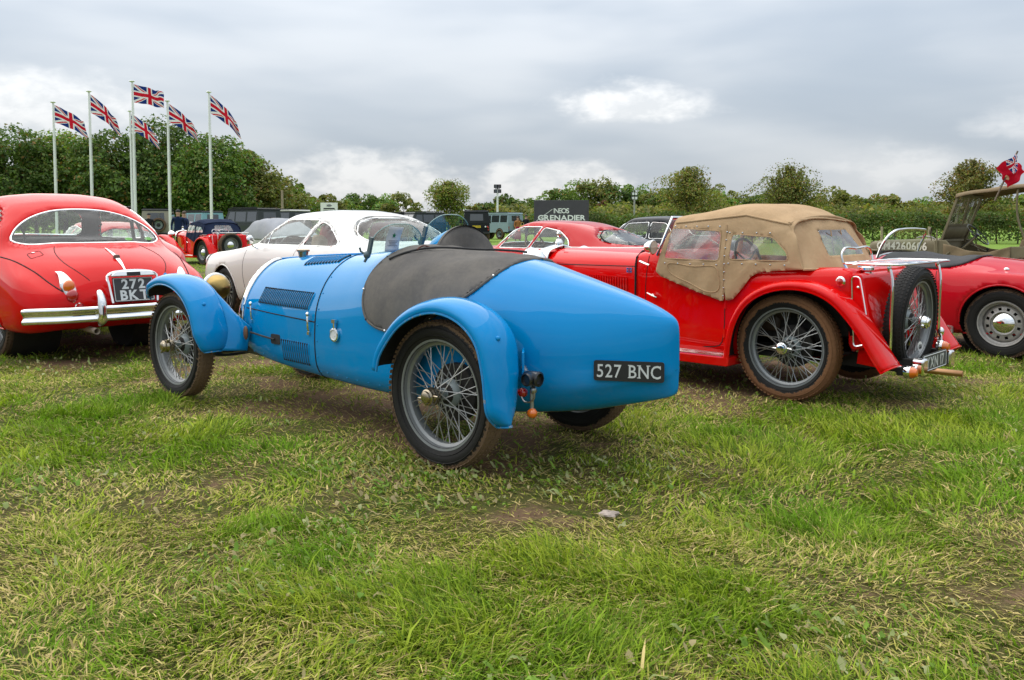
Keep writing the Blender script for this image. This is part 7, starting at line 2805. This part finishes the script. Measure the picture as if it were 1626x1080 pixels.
def hedge(pts, hgt, depth, n, leaf, label, seed, cols=DEEP, name='hedge', cat='hedge'):
    rg = np.random.default_rng(seed)
    P_ = np.array(pts, float)
    L = np.concatenate([[0], np.cumsum(np.linalg.norm(np.diff(P_, axis=0), axis=1))])
    s = rg.uniform(0, L[-1], n)
    x, y = np.interp(s, L, P_[:, 0]), np.interp(s, L, P_[:, 1])
    a = rg.uniform(-.15 * PI, 1.15 * PI, n)
    topn = hgt * (1 + .05 * np.sin(s * .9) + .04 * np.sin(s * 2.3 + 1) + .03 * np.sin(s * 5.1))
    rr = rg.uniform(.80, 1.06, n)
    ca, sa = np.cos(a), np.sin(a)
    cx = np.sign(ca) * np.abs(ca) ** .45 * depth / 2 * rr
    zz = np.clip(sa, 0, 1) ** .45 * topn * rr
    zz = np.where(sa < .15, rg.uniform(.05, .8, n) * hgt, zz)
    P = np.stack([x + rg.normal(size=n) * .05, y + cx + rg.normal(size=n) * .08, np.maximum(zz, .04)], 1)
    N = np.stack([rg.normal(size=n) * .5, np.sign(cx) * .8 + rg.normal(size=n) * .5, .5 + rg.normal(size=n) * .5], 1)
    N /= np.linalg.norm(N, axis=1)[:, None]
    patch = 1 + .22 * np.sin(s * 1.1 + 2) * np.sin(s * .37) + .12 * np.sin(zz * 4 + s * 2)
    C = palette(rg, n, cols, .3, .05) * patch[:, None]
    r = empty(name, tuple(P_[0]) + (0,), 0, label, cat)
    fo = put('foliage', leaf_mesh(P - np.array(tuple(P_[0]) + (0,)), N, leaf, C, rg), LEAFM, r)
    mb = MB()
    for i in range(len(P_) - 1):
        m_ = max(2, int((L[i + 1] - L[i]) / 1.2))
        for k in range(m_):
            q = P_[i] + (P_[i + 1] - P_[i]) * (k + .5) / m_ - P_[0]
            mb.tube([(q[0], q[1], -.1), (q[0] + rg.normal() * .15, q[1] + rg.normal() * .1, hgt * .7)], [.05, .02], 5)
    mb.build('stems', BARK, r, kind='stuff')
    return r


hedge([(3.5, 64), (12, 60), (24, 56), (40, 54), (52, 53)], 1.82, 1.6, 42000, .17, 'clipped dark green field hedge running behind the parked cars', 300, [(.075, .118, .022), (.10, .15, .027), (.125, .165, .032)])
hedge([(-60, 92), (-30, 96), (0, 98), (9, 96)], 2.2, 3.0, 16000, .34, 'rough green hedge along the far side of the car park', 301, GREENS)
hedge([(-2, 104), (15, 108), (40, 112), (80, 110), (130, 112)], 3.4, 8.0, 16000, .5, 'overgrown olive thicket between the wood and the field hedge', 302, OLIVES, 'thicket', 'thicket')

# fence behind the hedge foot: a few wooden posts
for px in (1340, 1400, 1475):
    q = at(px, 378, 53.2)
    mb = MB()
    mb.prism(rounded([(-.06, -.06), (.06, -.06), (.06, .06), (-.06, .06)], .02, 3), 1.15)
    o = mb.build('fence_post', plain('pale_wood', (.34, .27, .18, 1), .8, 0, 6, .4, .3), None, M=(q[0], q[1], -.15), smooth=False)
    tag(o, 'weathered wooden fence post at the foot of the field hedge', 'post', 'posts along the field hedge')


# ================================================================== land
def ground_mat(t, out):
    oc = ocoord(t)
    s = t.n('ShaderNodeSeparateXYZ', {0: oc})
    n1 = t.noise(oc, .55, 5, .6, .4)
    n2 = t.noise(oc, 3.5, 6, .65, .3)
    n3 = t.noise(oc, 28.0, 5, .65)
    n4 = t.noise(oc, 140.0, 3, .6)
    soil = t.mix(n3, (.12, .072, .042, 1), (.23, .145, .085, 1))
    thatch = t.mix(n4, (.07, .056, .020, 1), (.15, .115, .045, 1))
    green = t.mix(n3, (.05, .075, .012, 1), (.09, .105, .02, 1))
    far = t.mix(n2, (.14, .24, .03, 1), (.18, .27, .045, 1))
    f1 = t.ramp(t.m('ADD', t.m('MULTIPLY', n1, .5), t.m('MULTIPLY', n2, .5)), .40, .60)
    c = t.mix(f1, thatch, green)
    wr = t.n('ShaderNodeAttribute', attribute_name='Wear').outputs['Fac']
    c = t.mix(t.ramp(t.m('ADD', t.m('MULTIPLY', n3, .5), wr), .55, .80), c, soil)
    c = t.mix(t.ramp(t.m('ADD', s.outputs[1], t.m('MULTIPLY', n1, 10)), 22, 36), c, far)
    h = t.m('ADD', t.m('MULTIPLY', n3, .7), t.m('MULTIPLY', n4, .5))
    principled(t, out, base=c, rough=.95, spec=.15, normal=bump(t, h, .9, .03))


def vnoise(x, y, seed):
    rg = np.random.default_rng(seed)
    T = rg.random((256, 256))
    xi, yi = np.floor(x).astype(int), np.floor(y).astype(int)
    fx, fy = x - xi, y - yi
    fx, fy = fx * fx * (3 - 2 * fx), fy * fy * (3 - 2 * fy)
    a, b = T[xi % 256, yi % 256], T[(xi + 1) % 256, yi % 256]
    c, d = T[xi % 256, (yi + 1) % 256], T[(xi + 1) % 256, (yi + 1) % 256]
    return (a * (1 - fx) + b * fx) * (1 - fy) + (c * (1 - fx) + d * fx) * fy


def fbm(x, y, seed, o=4):
    s = 0
    a = .5
    for i in range(o):
        s = s + a * vnoise(x * 2**i + 17.3 * i, y * 2**i + 5.1 * i, seed + i)
        a *= .5
    return s / (1 - .5**o)


def lush(x, y):
    """0 bare and trodden .. 1 thick green"""
    a = fbm(x * .85 + 3, y * .85, 5, 4)
    b = fbm(x * 3.1, y * 3.1 + 9, 21, 3)
    v = .62 * a + .38 * b
    v = (v - .40) / .22
    # wheel-worn strips beside the parked cars and along the left
    v = v - .55 * np.exp(-((y - (6.0 + .18 * x)) / .55)**2) * (x > 1.0) - .35 * np.exp(-((y - (5.0 - .45 * x)) / .7)**2) * (x < .5)
    return np.clip(v, -.6, 1)


xs = np.unique(np.concatenate([np.linspace(-9, 9, 181), np.linspace(-14, 14, 71), np.linspace(-60, 60, 61), np.linspace(-900, 900, 31)]))
ys = np.unique(np.concatenate([np.linspace(0, 14, 150), np.linspace(-6, 22, 71), np.linspace(22, 120, 40), np.linspace(120, 1600, 24)]))
Xg, Yg = np.meshgrid(xs, ys, indexing='ij')
Zg = gz(Xg, Yg)
fb = .006 * np.sin(Xg * 5.1 + Yg * 2.3) * np.sin(Yg * 4.3 - Xg * 1.9) + .008 * np.sin(Xg * 2.2 - Yg * 3.1)
Zg = Zg + np.where(Yg < 22, fb, 0) - .006
mb = MB()
mb.grid(np.stack([Xg, Yg, Zg], -1))
fo_ = tag(mb.build('field', mat('field_ground', ground_mat), None), kind='structure')
wear = np.clip(.35 - lush(Xg, Yg), 0, .95).ravel()
ca_ = fo_.data.color_attributes.new('Wear', 'FLOAT_COLOR', 'POINT')
ca_.data.foreach_set('color', np.repeat(wear[:, None], 4, 1).astype(np.float32).ravel())
# a low distant ridge
th_ = np.linspace(-.75, .75, 90)
prof = 14 + 6 * np.sin(th_ * 5 + 1) + 5 * np.sin(th_ * 11) + 16 * np.exp(-((th_ - .44) / .16)**2)
rows = []
for d, k in ((600, 0.0), (760, .55), (900, .92), (1000, 1.0), (1150, .9)):
    rows.append(np.stack([d * np.tan(th_), np.full(90, float(d)), prof * k - .5], -1))
mb = MB()
mb.grid(np.array(rows).transpose(1, 0, 2))


def ridge_mat(t, out):
    oc = ocoord(t)
    n = t.noise(oc, .02, 6, .65)
    n2 = t.noise(oc, .11, 5, .7)
    principled(t, out, base=t.mix(t.ramp(n, .45, .55), t.mix(n2, (.035, .055, .022, 1), (.06, .075, .03, 1)), (.10, .13, .05, 1)), rough=1.0, spec=.1, normal=bump(t, n2, 1.0, 3.0))


tag(mb.build('hill', mat('ridge', ridge_mat), None), kind='structure')
# ================================================================== the grass itself: single blades, tufts, weeds
def wedge(n, y0, y1, rg, k=.66, m=1.3):
    """points spread evenly over the part of the field that can be seen"""
    y = np.sqrt(rg.uniform(y0**2, y1**2, n))
    x = rg.uniform(-1, 1, n) * (k * y + m)
    return x, y


def blades(n, y0, y1, rg, Lm, wm, segs):
    x, y = wedge(n, y0, y1, rg)
    # gather into tufts
    q = rg.random(n) < .40
    tuft = np.round(x * 14) / 14, np.round(y * 14) / 14
    jx, jy = vnoise(tuft[0] * 97, tuft[1] * 91, 3) - .5, vnoise(tuft[0] * 83, tuft[1] * 71, 4) - .5
    x = np.where(q, tuft[0] + jx * .06 + rg.normal(size=n) * .022, x)
    y = np.where(q, tuft[1] + jy * .06 + rg.normal(size=n) * .022, y)
    g_ = lush(x, y)
    keep = rg.random(n) < np.where(g_ < 0, .48 + .62 * g_, .48 + .52 * g_)
    x, y, g_ = x[keep], y[keep], np.maximum(g_[keep], 0)
    n = len(x)
    dry = rg.random(n) < (.64 - .52 * g_)
    L = Lm * rg.gamma(6, 1 / 6, n) * (.55 + .55 * g_ ** 2) * np.where(dry, 1.05, 1)
    wd = wm * rg.lognormal(-.1, .38, n) * np.where(dry, .85, 1)
    swirl = fbm(x * .9, y * .9, 31, 3) * 4 * PI * 1.6
    ang = swirl + rg.normal(size=n) * 1.15
    flat = rg.beta(2.2, 1.6, n)
    t0 = np.where(dry, .95 + .5 * flat, .15 + 1.05 * flat * (1.1 - .35 * g_))
    t1 = np.minimum(t0 + rg.uniform(.2, .95, n), 1.75)
    t1 = np.where(dry, np.minimum(t0 + .3, 1.62), t1)
    d = np.stack([np.cos(ang), np.sin(ang), 0 * ang], 1)
    up = np.array([0, 0, 1.0])
    p0 = np.stack([x, y, gz(x, y) - .008 + np.where(dry, rg.uniform(0, .022, n), 0)], 1)
    ph = ang + rg.normal(size=n) * .5
    side = np.stack([-np.sin(ph), np.cos(ph), 0 * ph], 1) * wd[:, None] * .5
    d0 = np.sin(t0)[:, None] * d + np.cos(t0)[:, None] * up
    d1 = np.sin(t1)[:, None] * d + np.cos(t1)[:, None] * up
    mid = p0 + d0 * (L * .52)[:, None]
    tip = mid + d1 * (L * .48)[:, None]
    tip[:, 2] = np.maximum(tip[:, 2], gz(tip[:, 0], tip[:, 1]) + .002)
    if segs == 3:
        V = np.stack([p0 - side, p0 + side, mid - side * .9, mid + side * .9, tip], 1)
        T = np.array([(0, 1, 3), (0, 3, 2), (2, 3, 4)])
    else:
        V = np.stack([p0 - side, p0 + side, tip], 1)
        T = np.array([(0, 1, 2)])
    k = V.shape[1]
    F = (np.arange(n)[:, None, None] * k + T).reshape(-1, 3)
    hue = fbm(x * 1.7, y * 1.7, 55, 3)
    G1, G2, G3 = np.array((.17, .31, .018)), np.array((.36, .43, .045)), np.array((.12, .20, .020))
    gr = G1 + (G2 - G1) * np.clip((hue - .3) / .4, 0, 1)[:, None]
    gr = np.where((rg.random(n) < .3)[:, None], G3, gr)
    st = np.array((.60, .47, .20)) * rg.uniform(.55, 1.15, (n, 1)) * np.array([1, rg.uniform(.95, 1.0), 1])
    olive = np.array((.46, .42, .10)) * rg.uniform(.7, 1.1, (n, 1))
    st = np.where((rg.random(n) < .45)[:, None], olive, st)
    C = np.where(dry[:, None], st, gr) * rg.uniform(.72, 1.25, (n, 1))
    Cv = np.repeat(C[:, None, :], k, 1)
    return V.reshape(-1, 3), F, Cv.reshape(-1, 3)


def weeds(n, y0, y1, rg):
    """broad, lobed leaves lying in the sward"""
    x, y = wedge(n, y0, y1, rg)
    cl = fbm(x * 1.3 + 40, y * 1.3, 77, 3)
    keep = rg.random(n) < np.clip((cl - .47) * 7, .015, 1)
    x, y = x[keep], y[keep]
    n = len(x)
    L = rg.uniform(.028, .075, n)
    W = L * rg.uniform(.22, .40, n)
    ang = rg.uniform(0, 2 * PI, n)
    tl = rg.uniform(.9, 1.5, n)
    d = np.stack([np.cos(ang) * np.sin(tl), np.sin(ang) * np.sin(tl), np.cos(tl)], 1)
    s = np.stack([-np.sin(ang), np.cos(ang), rg.normal(size=n) * .25], 1)
    s /= np.linalg.norm(s, axis=1)[:, None]
    p = np.stack([x, y, gz(x, y) + rg.uniform(.002, .022, n)], 1)
    prof = [(0, .08), (.12, .35), (.22, .2), (.36, .75), (.45, .5), (.60, 1.0), (.70, .68), (.84, .85), (.93, .4), (1.0, .02)]
    V = []
    for t, w_ in prof:
        bend = -.16 * t * t * L
        c = p + d * (L * t)[:, None]
        c[:, 2] += bend + .012 * np.sin(t * 5 + ang)
        V += [c - s * (W * w_ * .5)[:, None], c + s * (W * w_ * .5)[:, None]]
    V = np.stack(V, 1)
    k = V.shape[1]
    T = np.array([t for i in range(len(prof) - 1) for t in ((2 * i, 2 * i + 1, 2 * i + 3), (2 * i, 2 * i + 3, 2 * i + 2))])
    F = (np.arange(n)[:, None, None] * k + T).reshape(-1, 3)
    pal = np.array([(.30, .36, .13), (.20, .32, .05), (.38, .39, .19), (.15, .26, .04), (.40, .33, .17)])
    C = pal[rg.integers(0, 5, n)] * rg.uniform(.75, 1.15, (n, 1))
    return V.reshape(-1, 3), F, np.repeat(C[:, None, :], k, 1).reshape(-1, 3)


rg = np.random.default_rng(2024)
parts = [blades(250000, 1.2, 3.3, rg, .058, .0042, 3), blades(295000, 3.3, 7.0, rg, .060, .0056, 3), blades(200000, 7.0, 14.0, rg, .07, .010, 1),
         blades(110000, 14, 34, rg, .10, .024, 1), weeds(10000, 1.35, 4.2, rg), weeds(3500, 4.2, 8.0, rg)]
V, F, C, o_ = [], [], [], 0
for v, f, c in parts:
    V.append(v)
    F.append(f + o_)
    C.append(c)
    o_ += len(v)
V, F, C = np.concatenate(V), np.concatenate(F), np.concatenate(C)
me = mesh_from(V, F, False)
ca = me.color_attributes.new('Col', 'FLOAT_COLOR', 'POINT')
ca.data.foreach_set('color', np.c_[C, np.ones(len(C))].astype(np.float32).ravel())
g0 = put('grass', me, vcol('grass_blade', .7, .30, .10))
tag(g0, 'short trampled grass with straw, bare earth and broad weeds', 'grass', kind='stuff')
# a scrap of pale stone in the sward
mb = MB()
n = 14
th, ph = np.linspace(-PI / 2, PI / 2, 9)[:, None], np.linspace(0, 2 * PI, n, endpoint=False)[None]
rr = 1 + .22 * np.sin(ph * 3 + th * 2) + .12 * np.sin(ph * 5 - th * 3)
mb.grid(np.stack([.038 * rr * np.cos(th) * np.cos(ph), .026 * rr * np.cos(th) * np.sin(ph), .014 * rr * np.sin(th) + 0 * ph], -1), cv=True)
q = at(967, 822, 3.35)
o = mb.build('stone', plain('pale_stone', (.46, .38, .32, 1), .9, 0, 40, .5, .5), None, M=(q[0], q[1], float(gz(q[0], q[1])) + .012))
tag(o, 'small pale pinkish stone lying in the grass', 'stone')
